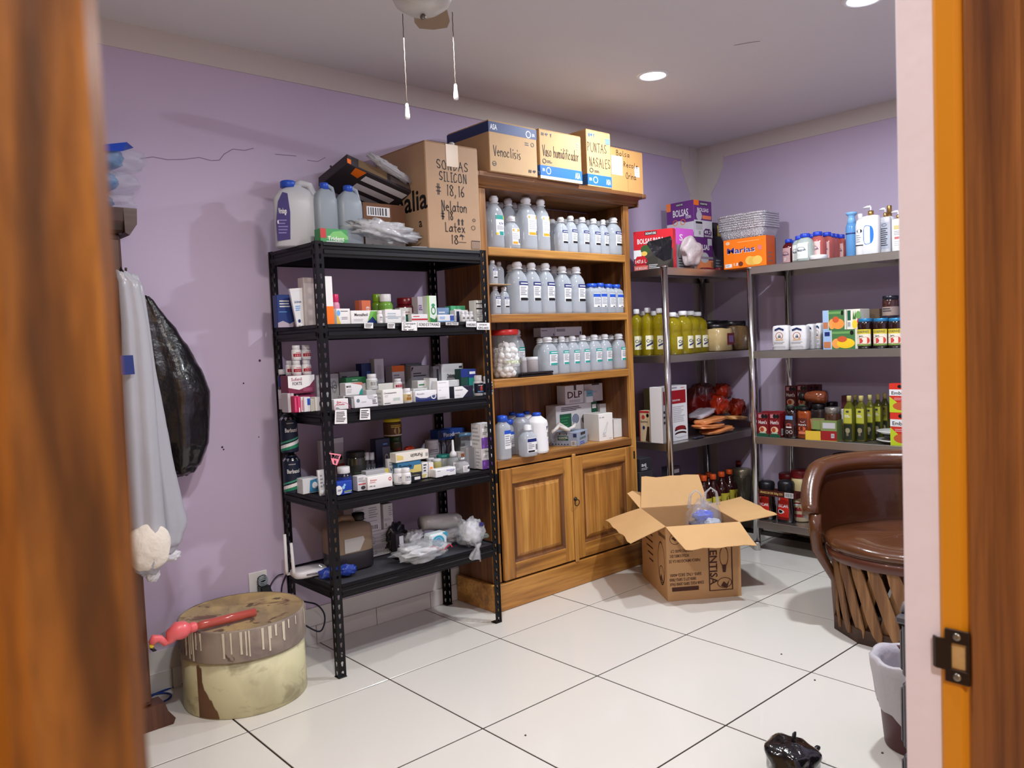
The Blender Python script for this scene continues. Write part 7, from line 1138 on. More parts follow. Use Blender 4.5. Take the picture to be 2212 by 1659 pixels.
mk('olive_oil', .062, .25, [(0, 0), (.95, 0), (1, .02), (1, .66), (.9, .74), (.45, .84), (.34, .88)], OLV, ([(.42, .875), (.42, .99), (.36, 1)], M((190, 180, 110), rough=.35, name='straw_cap')), [(.40, .72, -40, 40, C(176, 176, 60), [('e', .5, .8, .12, .07, INK), ('l', 2, .2, .4, .8, .6, WHITE)]), (.04, .38, -40, 40, C(28, 36, 20), [('e', .5, .6, .2, .16, C(150, 140, 110)), ('r', .4, .25, .55, .45, C(120, 110, 90))])], 1, .8, .7)
for i, (u, vt, x) in enumerate(((1835, 855, 3.30), (1861, 855, 3.33), (1880, 853, 3.40), (1897, 851, 3.46), (1848, 853, 3.52), (1912, 849, 3.53))): put('olive_oil', 'olive_oil_bottle', ordn[i]+' olive oil bottle counted from the silver-lid jar', 'bottle', u, 23 if i < 2 else 20, vt, ('x', x), z, 'olive oil bottles')
for k in (0, 1):
    mb = MB(); mb.lathe([(.04, 0), (.075, .003), (.10, .016), (.098, .02), (.07, .008)], M((222, 222, 220), rough=.2, coat=.5, name='white_ceramic'), 32); q = at(1920, 942-k*17, 'x', 3.34); tag(mb.build('plate', None, (3.36, q.y-.03, z+.002+k*.048)), ['white plate lying at the back near the yellow-red cartons', 'upper white plate above the first one'][k], 'plate', 'white plates')
mb = MB(); mb.lathe([(.05, 0), (.06, .02), (.06, .026)], M((40, 40, 44), rough=.4, name='dark_bowl'), 24); q = at(1920, 930, 'x', 3.36); tag(mb.build('dark_bowl', None, (3.36, at(1920, 942, 'x', 3.34).y-.03, z+.0235)), 'shallow dark bowl between the two white plates', 'bowl')
EM = [('p', [(0, 0), (.5, .0), (1, .0), (1, .34), (.5, .30), (0, .55)], C(190, 206, 40)), ('e', .62, .22, .45, .14, C(196, 90, 50)), ('r', 0, .58, 1, .80, WHITE), ('t', .55, .68, .12, 'Embasa', BLACK, .86), ('r', 0, .80, 1, 1, C(214, 50, 34)), ('e', .55, .90, .12, .06, BLACK), ('e', .86, .90, .12, .06, BLACK), ('l', 2, .25, .42, .8, .52, C(240, 170, 170))]
zE = bx('food_carton', 'lower red, white and lime food carton of the stacked pair', 'carton', 1923, 1965, 892, ('x', 3.25), z, .05, C(206, 50, 36), {'F': EM}, 'red and lime cartons'); bx('food_carton', 'upper red, white and lime food carton of the stacked pair', 'carton', 1921, 1963, 829, ('x', 3.25), zE+.001, .05, C(206, 50, 36), {'F': EM}, 'red and lime cartons')
# bottom shelf
z = .19
mk('coffee', .085, .19, [(0, 0), (.92, 0), (1, .03), (1, .30), (.92, .42), (.86, .60), (.80, .70)], M((30, 20, 18), rough=.1, coat=.6, name='instant_coffee_jar'), ([(.80, .70), (.86, .74), (.90, .92), (.80, .97), (.5, 1)], M((24, 22, 26), rough=.35, name='black_screw_lid')), [(.06, .60, -42, 30, C(200, 40, 30), [('e', .2, .90, .12, .07, LGREY), ('t', .5, .62, .13, 'NESCAFE', WHITE, .85), ('e', .4, .36, .22, .10, WHITE), ('e', .4, .36, .16, .07, BLACK), ('r', 0, 0, 1, .12, C(120, 20, 16))])], 1, .7, .7, capn='lid')
for k, (u, wp_) in enumerate(((1657, 34), (1699, 36))): put('coffee', 'coffee_jar', ['instant coffee jar with black lid half hidden by steel post', 'instant coffee jar with black lid nearer the leather chair'][k], 'jar', u, wp_, 1038-k, ('x', 3.325), z, 'twin-pack coffee jars')
q0, q1 = at(1637, 1056, 'x', 3.265), at(1721, 1064, 'x', 3.265); mb = MB(); L = abs(q0.y-q1.y); zz = q0.z-.035; MS = C(74, 26, 22)
for a, b, c_, d_ in ((0, .0015, 0, L), (.07, .0715, 0, L), (0, .0715, 0, .0015), (0, .0715, L-.0015, L)): mb.box(a, b, -d_, -c_, 0, .036, MS)
printer(mb, [('t', .34, .55, .36, '2 FRASCOS DE 330g C/U', C(236, 200, 120), .62), ('b', .70, .08, .92, .92)], L, .036, lambda x, z_, o: (-o, -x, z_)); o = mb.build('coffee_sleeve', None, (3.262, q0.y, zz)); tag(o, 'dark red printed cardboard sleeve joining the two coffee jars', 'sleeve')
mk('creamer', .12, .22, [(0, 0), (.92, 0), (1, .02), (1, .30), (.90, .50), (1, .72), (.96, .86)], M((196, 176, 130), rough=.35, name='cream_canister'), ([(1.0, .855), (1.02, .87), (1.02, .985), (.95, 1)], M((120, 22, 30), rough=.35, name='crimson_lid')), [(.02, .42, -100, 100, C(186, 170, 140), [('r', 0, .5, 1, .9, C(140, 30, 40)), ('r', 0, .78, 1, .84, WHITE), ('r', 0, .2, 1, .34, C(150, 40, 46))])], capn='lid')
put('creamer', 'creamer_canister', 'cream canister with crimson lid behind the coffee jars', 'canister', 1704, 36, 1022, ('x', 3.46), z, 'crimson-lidded canisters'); put('creamer', 'creamer_canister', 'cream canister with crimson lid beside the chair arm', 'canister', 1731, 38, 1015, ('x', 3.40), z, 'crimson-lidded canisters')
mb = MB(); mb.lathe([(.11, 0), (.125, .01), (.14, .36), (.15, .365), (.15, .40), (.145, .402)], M((26, 24, 28), rough=.4, name='black_bucket_plastic'), 36, .75, .75, caps=True); q = at(1842, 982, 'x', 3.46); tag(mb.build('bucket', None, (3.46, q.y, z+.001)), 'black lidded bucket on lowest steel shelf behind leather chair', 'bucket')
bpy.data.objects['bucket'].scale = (1, 1, (q.z-z)/.402)
# ================================================================ OPEN CARTON ON THE FLOOR
A, B, D = Vector((2.107, -.266, 0)), Vector((2.428, -.492, 0)), Vector((2.346, .125, 0)); Cc = B+D-A; H = .388
ex_ = (B-A).normalized(); W = (B-A).length; Dp = (D-A).length; rot = math.atan2(ex_.y, ex_.x)
BOX = M((186, 144, 98), rough=.75, nz=.07, ns=10, bump=.06, bs=120, name='kraft_card'); BOXI = M((206, 164, 112), rough=.75, nz=.08, ns=7, bump=.08, bs=60, name='kraft_card_inside'); BRN = M((70, 34, 22), rough=.7, name='brown_print')
oc = empty('open_carton', A, rot, 'open cardboard carton with four spread flaps standing on the floor', 'box')
T = .004
mb = MB(); mb.box(0, W, 0, T, 0, H, BOX, .001); mb.box(0, W, Dp-T, Dp, 0, H, BOX, .001); mb.box(0, T, T, Dp-T, 0, H, BOX, .001); mb.box(W-T, W, T, Dp-T, 0, H, BOX, .001); mb.box(T, W-T, T, Dp-T, 0.0005, .005, BOX)
P_ = [('r', .06, .12+0, .42, .145, BRN)]
def up(x, y, h, s_, wf): return ('t', x, y, h, s_, BRN, wf, True, True)
printer(mb, [up(.20, .665, .04, 'MADERO 06000 C.P.', .30), up(.17, .60, .04, 'NICOLAS ROMERO, EDO.', .26), up(.24, .53, .04, 'FABRICA EMPACADORA S.A. DE', .42), up(.25, .345, .04, '5893-1762 5822-4000', .42), up(.21, .285, .04, '3800-2712 5892-7800', .36), up(.26, .225, .04, '5368-9202 5893-2000 FAX', .46), ('r', .06, .13, .42, .185, BRN),
    up(.72, .86, .055, 'ENVASES', .34), up(.72, .93, .05, 'LINEA DE', .3), ('o', .12, .83, .075, .075, BRN, .08), ('p', [(.07, .84), (.12, .865), (.17, .83), (.12, .80)], BRN),
    ('r', .56, .10, .575, .72, BRN), ('r', .87, .10, .885, .72, BRN), ('r', .56, .10, .885, .11, BRN), ('r', .56, .71, .885, .72, BRN), ('o', .77, .55, .06, .14, BRN, .12), ('p', [(.74, .44), (.80, .44), (.79, .34), (.75, .34)], BRN), ('o', .77, .20, .10, .07, BRN, .1), ('p', [(.72, .16), (.76, .22), (.80, .18), (.84, .24), (.80, .12)], BRN)], W, H, lambda x, z, o: (x, -o, z))
vs, fs, x0, x1, y0, y1 = glyphs('ENTISA'); sy_ = .04; mb.add([(W*.63-(y-.36)*.055*-1-.0, -.0011, H*.64-(x-x0)/(x1-x0)*H*.46) for x, y in vs], fs, BRN)
printer(mb, [('o', .80, .45, .13, .30, BRN, .07), ('o', .80, .30, .09, .12, BRN, .1), ('p', [(.72, .22), (.78, .3), (.85, .2)], BRN), up(.84, .84, .05, 'ENVASES', .26)]+[('r', .12+.05*k, .72-.09*k, .48, .74-.09*k, BRN) for k in range(5)], Dp, H, lambda x, z, o: (-o, Dp-x, z)); mb.build('carton_body', oc)
def flap(P, e, n, L, th, wd, s0, s1, torn, name='flap'):
    """P hinge corner in the carton's frame, e along the hinge, n outwards"""
    P = Vector(P); e = Vector(e); n = Vector(n); th = math.radians(th); d_ = n*math.cos(th)+Vector((0, 0, math.sin(th))); nr = e.cross(d_).normalized()
    N = 12; vs = []
    for i in range(N+1):
        a = i/N; hp = P+e*wd*a; tip = P+e*(-s0+(wd+s0+s1)*a)+d_*(L+(torn and .012*noise.noise(Vector((a*5, torn, 0)))))
        for j in range(4):
            t = j/3; q = hp*(1-t)+tip*t+nr*.004*math.sin(t*3)*math.sin(a*7+torn); vs += [q, q+nr*.0035]
    fs = []
    for i in range(N):
        for j in range(3):
            a = (i*4+j)*2; b = ((i+1)*4+j)*2; fs += [(a, b, b+2, a+2), (a+1, a+3, b+3, b+1)]
        a = i*8; b = a+8; fs += [(a, a+1, b+1, b), (a+6, b+6, b+7, a+7)]
    for j in range(3):
        a = j*2; fs.append((a, a+2, a+3, a+1)); a = N*8+j*2; fs.append((a, a+1, a+3, a+2))
    mb = MB(); mb.add(vs, fs, BOXI); return mb.build(name, oc)
flap((0, 0, H), (1, 0, 0), (0, -1, 0), .175, -28, W, -.05, .02, .6)
flap((0, 0, H), (0, 1, 0), (-1, 0, 0), .205, -18, Dp, .04, .03, .2)
flap((0, Dp, H), (1, 0, 0), (0, 1, 0), .205, 46, W, -.05, .0, 1.3)
flap((W, 0, H), (0, 1, 0), (1, 0, 0), .20, 8, Dp, .01, .01, .4)
m = MB(); m.add([(-.004, Dp+.006, H), (.10, Dp+.008, H+.002), (.05, Dp+.085, H+.07), (-.02, Dp+.095, H+.085), (-.055, Dp+.08, H+.075)], [(0, 1, 2, 3, 4), (4, 3, 2, 1, 0)], BOXI); m.build('torn_flap_piece', oc)
# shopping bag inside the carton
c = at(1528, 1100, 'z', .40); MM = oc.matrix_world; cc = Vector((c.x, c.y, .27)); cc = (A+Cc)/2+Vector((.10, -.05, 0)); cc = Vector((cc.x, cc.y, .235))
sb = empty('shopping_bag', cc, rot, 'clear handled plastic bag of blue and brown packets inside the open carton', 'bag')
CLF = M((214, 218, 226), rough=.08, spec=1, coat=1, alpha=.24, bump=.8, bs=40, name='carrier_film')
b_ = crumple('bag_film', None, None, (0, 0, .02), (.21, .20, .40), CLF, 91, amp=.10, fr=2); b_.parent = sb
for k, (sz, c_, col) in enumerate([((.16, .15, .10), (0, 0, .07), (44, 48, 96)), ((.11, .09, .06), (.0, .01, .135), (20, 70, 220)), ((.09, .09, .06), (.03, -.04, .10), (200, 206, 220)), ((.15, .06, .05), (-.03, -.06, .05), (206, 180, 110)), ((.18, .17, .22), (0, 0, -.07), (90, 60, 60))]):
    o = crumple('contents', None, None, c_, sz, M(col, rough=.3, coat=.5, nz=.35, ns=30, bump=.3, bs=30, name='packet_print'), 95+k, amp=.16); o.parent = sb
for s_ in (-1, 1):
    m = MB(); m.tube([(s_*.05-.04, .02*s_, .19), (s_*.05-.03, .02*s_, .26), (s_*.05, .02*s_, .285), (s_*.05+.03, .02*s_, .26), (s_*.05+.04, .02*s_, .19)], [.012, .007, .005, .007, .012], CLR, 8); m.build('handle', sb)
# ================================================================ PAINTED DRUM AND FLAMINGO TOY
dc = Vector((.135, .325, 0)); DRS = patchy('chipped_drum_side', (206, 200, 160), [((5, 5, 4), .45, .62, (186, 180, 142)), ((9, 9, 14), .56, .68, (160, 152, 118)), ((5, 5, 4), .70, .71, (120, 92, 66))], .6, .15)
DRL = patchy('stained_drum_lid', (150, 136, 122), [((8, 8, 7), .42, .62, (122, 108, 100)), ((9, 9, 4), .60, .68, (172, 162, 140)), ((16, 16, 12), .64, .67, (92, 76, 66))], .6, .15)
DRT = patchy('stained_drum_top', (190, 164, 112), [((10, 4, 5), .42, .62, (156, 134, 98)), ((7, 12, 5), .62, .66, (112, 78, 62)), ((18, 18, 5), .62, .65, (104, 84, 62))], .5, .1)
dr = empty('drum', dc, -.35, 'low round fibre drum with chipped cream paint and stained lid', 'drum'); R0 = .238
mb = MB(); mb.lathe([(R0-.006, 0), (R0-.002, .003), (R0-.004, .22)], DRS, 56); mb.build('body', dr)
mb = MB(); mb.lathe([(R0+.003, .215), (R0+.004, .218), (R0+.004, .330), (R0+.002, .334), (R0-.004, .334)], DRL, 56, caps=False); mb.lathe([(R0-.004, .3335), (R0-.008, .330), (.001, .330)], DRT, 56, caps=False); li = mb.build('lid', dr)
DRP = M((206, 198, 176), rough=.5, name='paint_drip'); rnd = random.Random(12); mb = MB()
for k in range(26):
    a = rnd.uniform(-2.6, .3)-.1; L = rnd.uniform(.03, .11); w_ = rnd.uniform(.003, .006); rr = R0+.0045; vs = []
    for i in range(6):
        t = i/5; ww = w_*(1-.4*t)*(1.4 if i == 5 else 1); z = .33-L*t; vs += [((rr+.001)*math.cos(a-ww/rr), (rr+.001)*math.sin(a-ww/rr), z), ((rr+.0022)*math.cos(a), (rr+.0022)*math.sin(a), z), ((rr+.001)*math.cos(a+ww/rr), (rr+.001)*math.sin(a+ww/rr), z)]
    mb.add(vs, [(3*i, 3*i+1, 3*i+4, 3*i+3) for i in range(5)]+[(3*i+1, 3*i+2, 3*i+5, 3*i+4) for i in range(5)], DRP, True)
o = mb.build('paint_drips', li); o['kind'] = 'stuff'
mb = MB(); BP = M((104, 72, 48), rough=.7, nz=.2, ns=20, name='bare_fibreboard')
for (a0, a1, zz) in ((-2.35, -2.05, [(0, .16), (.12, .13), (.3, .10), (.5, .08), (.75, .05), (1, .012)]), (-2.42, -2.32, [(0, .20), (.4, .205), (1, .19)])):
    vs = []
    for i in range(11):
        t = i/10; a = a0+(a1-a0)*t
        for (t0, h0), (t1, h1) in zip(zz, zz[1:]):
            if t0 <= t <= t1: h = h0+(h1-h0)*(t-t0)/(t1-t0)
        vs += [((R0-.0008)*math.cos(a+.35-.35), (R0-.0008)*math.sin(a), .004), ((R0-.0012)*math.cos(a), (R0-.0012)*math.sin(a), h+.006*math.sin(i*2.3))]
    mb.add(vs, [(2*i, 2*i+2, 2*i+3, 2*i+1) for i in range(10)], BP)
o = mb.build('bare_patch', dr)
FP = M((232, 104, 108), rough=.35, coat=.3, name='flamingo_plastic'); tp = at(552, 1322, 'z', .352); nk = at(424, 1353, 'z', .356); hd = at(372, 1375, 'z', .335)
fl_ = empty('flamingo_toy', nk, 0, 'pink flamingo-headed bubble tube lying across the painted drum lid', 'toy'); dv = (tp-nk); dn = dv.normalized(); sd = Vector((-dn.y, dn.x, 0))
mb = MB(); mb.tube([(0, 0, 0), dv*.1, dv*.99, dv], [.011, .016, .0165, .012], M((206, 96, 84), rough=.12, coat=.8, alpha=.85, name='pink_clear_tube', tl=.2), 18); mb.build('tube', fl_)
mb = MB(); mb.tube([-dn*.028, -dn*.022, -dn*.004, dn*.002], [.013, .019, .019, .014], FP, 16); mb.build('screw_collar', fl_)
mb = MB(); q = -dn; dw = Vector((0, 0, -1))
mb.tube([q*.022, q*.04, q*.065+dw*.0, q*.09+dw*.012, q*.10+dw*.03, q*.112+dw*.034, q*.13+dw*.012, q*.148+dw*.008, q*.160+dw*.024], [.016, .030, .035, .025, .014, .012, .013, .017, .012], FP, 18)
for i in range(9): mb.tube([q*(.04+.006*i)+sd*.018+Vector((0, 0, .012-.002*i)), q*(.046+.006*i)+sd*.030+dw*.004, q*(.042+.006*i)+sd*.02+dw*.02], .0035, FP, 6)
mb.build('flamingo_body', fl_)
mb = MB(); mb.tube([q*.158+dw*.024, q*.160+dw*.038], [.0095, .007], M((240, 214, 60), rough=.4, name='yellow_paint'), 12); bk = mb.build('beak', fl_)
mb = MB(); mb.tube([q*.160+dw*.038, q*.152+dw*.050, q*.144+dw*.052], [.0068, .006, .002], M((20, 18, 18), rough=.4, name='black_paint'), 12); mb.build('beak_tip', bk)
# ================================================================ WARDROBE SIDE, PACKS ON IT AND HANGING BAGS
DW = wood('dark_wardrobe_wood', (50, 26, 14), (78, 42, 22), (98, 56, 30), 'z', sc_=8, stretch=.06)
DWC = wood('dark_crown_wood', (30, 14, 10), (52, 26, 16), (66, 36, 22), 'x', sc_=8, stretch=.06)
wd = empty('wardrobe', (-.588, .28, 0), 0, 'dark carved wooden wardrobe standing behind the left door jamb', 'wardrobe'); 
mb = MB(); mb.box(-.34, .35, .0, .31, .09, 1.80, DW, .004); mb.build('carcass', wd)
mb = MB(); mb.prism([(-.02, 1.80), (-.035, 1.81), (-.05, 1.84), (-.055, 1.885), (.31, 1.885), (.31, 1.80)], -.38, .36, DWC, 'x'); mb.prism([(.351, 1.80), (.365, 1.79), (.392, 1.83), (.395, 1.885), (.35, 1.885)], -.055, .30, DWC, 'y'); mb.build('crown', wd)
for x in (-.34, .34):
    mb = MB(); mb.prism([(x-.05, 0), (x+.075, 0), (x+.085, .02), (x+.06, .055), (x+.05, .09), (x-.05, .09)], -.015, .06, DW, 'y'); mb.build('foot', wd); mb = MB(); mb.prism([(x-.05, 0), (x+.05, 0), (x+.05, .09), (x-.05, .09)], .24, .30, DW, 'y'); mb.build('foot', wd)
for x0, x1 in ((-.33, .004), (.008, .34)):
    mb = MB(); mb.box(x0, x1, -.018, -.0005, .11, 1.78, DW, .003); mb.box(x0+.07, x1-.07, -.024, -.0185, .2, 1.68, DW, .004); dd = mb.build('door', wd)
CLW = M((200, 214, 226), rough=.1, spec=1, coat=1, alpha=.22, bump=.8, bs=40, name='thin_wrap')
PKM = M((50, 118, 176), rough=.35, coat=.5, nz=.35, ns=12, bump=.4, bs=25, name='blue_packed_cloth')
for k, (u, v, sx, sz, y) in enumerate([(250, 357, .22, .115, .40), (245, 400, .19, .09, .40), (242, 446, .17, .075, .40)]):
    c = at(u, v, 'y', y); zz = 1.888+(.205, .115, .04)[k]
    e = empty('wrapped_pack', (c.x-.03, .42, zz), 0, ['topmost blue pack in clear plastic on the dark wardrobe', 'middle blue pack in clear plastic on the dark wardrobe', 'lowest blue pack in clear plastic on the dark wardrobe'][k], 'pack', 'blue packs on the wardrobe')
    o = crumple('cloth', None, None, (-.03, 0, 0), (sx*.8, .16, sz*.8), PKM, 101+k, amp=.08); o.parent = e
    o = crumple('clear_wrap', None, None, (.02, 0, 0), (sx*1.1, .19, sz*.88), CLW, 111+k, amp=.12, fr=2.6); o.parent = e
    if k == 0:
        m = MB(); m.add([(-.05, -.105, .02), (.05, -.10, .045), (.075, -.09, .03), (.03, -.11, .008), (-.04, -.11, .0)], [(0, 1, 2, 3, 4), (4, 3, 2, 1, 0)], M((30, 70, 180), rough=.3, name='blue_band')); m.build('blue_label', e)
def sheet_bag(name, label, y, th, rows, m, folds, seed, cat='bag', amp=.012):
    """hanging bag: rows (v, uL, uR, thickness factor) top to bottom on plane y"""
    R_ = []; n = 30
    for v, ul, ur, tf in rows: a = at(ul, v, 'y', y); b = at(ur, v, 'y', y); R_.append((a, b, tf))
    rs = []
    for (a, b, t0), (c, d, t1) in zip(R_, R_[1:]):
        for k in range(5): t = k/5; t2 = t; rs.append((a.lerp(c, t2), b.lerp(d, t2), t0*(1-t2)+t1*t2))
    rs.append(R_[-1]); vs = []; mb = MB()
    top = rs[0][0].z; bot = rs[-1][0].z; oz = rs[0][0].lerp(rs[0][1], .5)
    for j, (a, b, tf) in enumerate(rs):
        c = (a+b)/2; hw = (b-a).length/2
        for i in range(n):
            an = 2*PI*i/n; x = math.cos(an); yy = math.sin(an); f = 1+folds*math.sin(an*5+seed+.05*j)*(.5+.5*math.sin(an*3+1))+.06*noise.noise(Vector((x*2, yy*2, j*.25+seed)))
            vs.append((c.x+x*hw-oz.x, y+yy*th*tf*f-oz.y, c.z+.0*x-oz.z+(a.z-b.z)*-.5*x*0+amp*noise.noise(Vector((x*2, j*.6, seed)))))
    fs = [(j*n+i, j*n+(i+1) % n, (j+1)*n+(i+1) % n, (j+1)*n+i) for j in range(len(rs)-1) for i in range(n)]+[tuple(range(n))[::-1], tuple(range((len(rs)-1)*n, len(rs)*n))]
    fs = [f[::-1] for f in fs]; mb.add(vs, fs, m, True); o = mb.build(name, None, oz); return tag(o, label, cat)
WB_ = M((206, 208, 216), rough=.22, coat=.5, bump=.7, bs=9, alpha=.82, name='white_bag_plastic', tl=.35); BB_ = M((20, 17, 20), rough=.3, coat=.5, bump=.6, bs=22, name='black_bag_plastic')
bb = sheet_bag('black_bag', 'full black bin bag hanging on the lavender wall behind white bags', .50, .085, [(640, 308, 322, .15), (700, 308, 372, .3), (760, 310, 412, .6), (815, 312, 440, .9), (850, 314, 452, 1), (900, 320, 452, 1), (960, 330, 449, 1), (1000, 345, 435, .8), (1020, 360, 420, .6), (1027, 375, 405, .3)], BB_, .16, 2.0)
wb1 = sheet_bag('white_bag', 'long white plastic bag hanging from the dark wardrobe, nearer the jamb', .165, .045, [(586, 250, 268, .2), (610, 256, 300, .4), (700, 262, 318, .6), (800, 264, 330, .7), (900, 268, 338, .8), (1000, 274, 345, .9), (1100, 280, 352, 1), (1160, 282, 358, 1.2), (1205, 283, 352, 1.2), (1228, 292, 346, .9), (1240, 308, 340, .4)], WB_, .25, .4)
wb2 = sheet_bag('white_bag', 'long white plastic bag hanging beside the black bin bag', .235, .04, [(592, 268, 296, .2), (620, 275, 310, .35), (700, 290, 322, .5), (800, 300, 336, .6), (900, 310, 356, .7), (1000, 318, 374, .85), (1080, 326, 392, 1), (1130, 330, 404, 1.1), (1170, 334, 392, 1), (1195, 344, 374, .6)], WB_, .25, 3.1)
GZ = M((222, 214, 202), rough=.8, bump=.4, bs=50, name='bundled_cloth')
kn = crumple('contents', None, None, (0, 0, 0), (.135, .085, .16), GZ, 121, amp=.07, fr=2, sharp=False); kn.parent = wb1; q = at(320, 1180, 'y', .15); kn.location = (q.x-wb1.location.x, -.022, q.z-wb1.location.z)
for (u, v, y, sx, sz, par, sd) in ((330, 1238, .16, .045, .06, wb1, 5), (368, 1200, .23, .07, .04, wb2, 6)):
    q = at(u, v, 'y', y); k_ = crumple('bag_knot', None, None, (0, 0, 0), (sx, .03, sz), M((226, 226, 230), rough=.3, coat=.3, bump=.4, bs=50, name='knotted_plastic', tl=.2), 130+sd, amp=.2); k_.parent = par; k_.location = q-par.location
q = at(276, 790, 'y', .118); m = MB(); m.add([(-.022, 0, -.03), (.022, .004, -.03), (.020, .004, .035), (-.022, 0, .035)], [(0, 1, 2, 3), (3, 2, 1, 0)], M((30, 48, 110), rough=.4, name='blue_bag_print')); o = m.build('printed_patch', wb1); o.location = q-wb1.location
m = MB(); m.tube([(0, .03, .02), (0, 0, .0), (0, -.03, -.004), (0, -.035, .012)], .004, RG, 8); q = at(266, 588, 'y', .24); o = m.build('hook', wd); o.location = q-wd.location
# ================================================================ LEATHER BARREL CHAIR
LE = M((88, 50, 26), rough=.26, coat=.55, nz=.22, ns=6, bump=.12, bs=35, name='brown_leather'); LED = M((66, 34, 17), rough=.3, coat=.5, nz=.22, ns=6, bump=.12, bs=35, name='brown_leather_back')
SL = wood('cedar_slat', (98, 62, 34), (140, 98, 58), (170, 126, 80), 'z', sc_=10, stretch=.08, knots=False, coat=.05, rough=.6); BWD = wood('chair_base_wood', (44, 26, 16), (66, 40, 24), (86, 56, 34), 'y', sc_=10, stretch=.1, knots=False, coat=.05, rough=.6)
CX, CY = 2.47, -1.30; ch = empty('barrel_chair', (CX, CY, 0), 0, 'brown leather barrel chair on slanted cedar slats beside the steel shelving', 'chair')
def ush(t, r=.30, f=.0):   # t -1..1 around the back from left front to right front
    a = t*2.15; return Vector((math.cos(a)*r*1.0, math.sin(a)*r*1.08, 0))
# base ring of boards
N = 10
for k in range(N):
    a0, a1 = 2*PI*(k-.5)/N, 2*PI*(k+.5)/N; ro, ri = .268, .228
    if k in (4, 5, 6): pass
    mb = MB(); mb.prism([(ro*math.cos(a0), ro*math.sin(a0)*1.08), (ro*math.cos(a1), ro*math.sin(a1)*1.08), (ri*math.cos(a1), ri*math.sin(a1)*1.08), (ri*math.cos(a0), ri*math.sin(a0)*1.08)], 0.0, .062, BWD, 'z'); mb.build('base_board', ch)
# slats crossing between base and seat
for k in range(40):
    outer = k < 24; a = 2*PI*(k if outer else (k-24)*1.5)/24; s_ = -1 if outer else 1; r0 = .258 if outer else .236; a2 = a+.40*s_
    p0 = Vector((r0*math.cos(a), r0*1.08*math.sin(a), .025)); p1 = Vector((r0*1.03*math.cos(a2), r0*1.11*math.sin(a2), .385)); ax = (p1-p0); n_ = Vector((math.cos((a+a2)/2), math.sin((a+a2)/2), 0)); sd_ = ax.cross(n_).normalized(); mb = MB(); vs = []
    for t, ww in ((0, .008), (.08, .021), (.25, .026), (.75, .025), (.93, .018), (1, .012)):
        c = p0+ax*t
        for q_ in (-1, 1):
            for o_ in (-.003, .004): vs.append(c+sd_*ww*q_+n_*(o_+.004*math.sin(t*PI)))
    fs = [(0, 2, 3, 1)]
    for i in range(5):
        b = i*4; fs += [(b, b+4, b+6, b+2), (b+1, b+3, b+7, b+5), (b, b+1, b+5, b+4), (b+2, b+6, b+7, b+3)]
    fs.append((20, 21, 23, 22)); mb.add(vs, fs, SL); mb.build('slat', ch)
mb = MB(); mb.lathe([(.0, .362), (.255, .365), (.285, .375), (.300, .395), (.298, .415), (.28, .43), (.20, .442), (.0, .446)], LE, 44, 1, 1.06, caps=False, disp=lambda x, y, z, a, j: (x*(1-.03*max(0, -math.cos(a))), y, z+.008*math.sin(3*a+1)*(1 if j > 3 else 0))); mb.build('seat', ch)
mb = MB(); mb.lathe([(.284, .335), (.292, .345), (.296, .372), (.286, .38)], M((84, 40, 24), rough=.4, coat=.3, name='leather_apron'), 44, 1, 1.06, caps=False); mb.build('seat_apron', ch)
# back: curved leather wall with padded rim
def rimz(t): u_ = abs(t); return .712-.05*u_**2-.34*max(0, u_-.72)**1.25*2.2
n = 46; vs = []; 
for i in range(n+1):
    t = -1+2*i/n
    for j in range(9):
        s_ = j/8; zb_ = .39; z = zb_+(rimz(t)-zb_)*s_; r_ = .285+.035*s_; p = ush(t, r_); vs.append((p.x, p.y, z))
    for j in range(9):
        s_ = 1-j/8; z = .385+(rimz(t)-.385)*s_; r_ = .307+.040*s_; p = ush(t, r_); vs.append((p.x, p.y, z))
fs = []
for i in range(n):
    for j in range(18): a = i*18+j; b = i*18+(j+1) % 18; fs.append((a, b, b+18, a+18))
fs += [tuple(range(18))[::-1], tuple(range(n*18, n*18+18))]
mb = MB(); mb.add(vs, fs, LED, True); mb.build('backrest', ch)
pts = []; rr = []
for i in range(61):
    t = -1+2*i/60; p = ush(t, .345); pts.append((p.x, p.y, rimz(t)+.004)); rr.append(.050-.016*abs(t)**3)
mb = MB(); mb.tube(pts, rr, LE, 14); mb.build('padded_rim', ch)
for s_ in (-1, 1):
    p = ush(s_, .33); p2 = ush(s_*.98, .262); mb = MB(); mb.tube([(p.x, p.y, rimz(1)+.01), (p.x*1.0, p.y, .44), (p.x*.98, p.y*.98, .36), (p2.x, p2.y*.98, .22), (p2.x*.98, p2.y*.95, .05)], [.026, .026, .024, .018, .016], LE if 1 else SL, 12); mb.build('arm_post', ch)
ch.scale = (1.05, 1.08, 1)
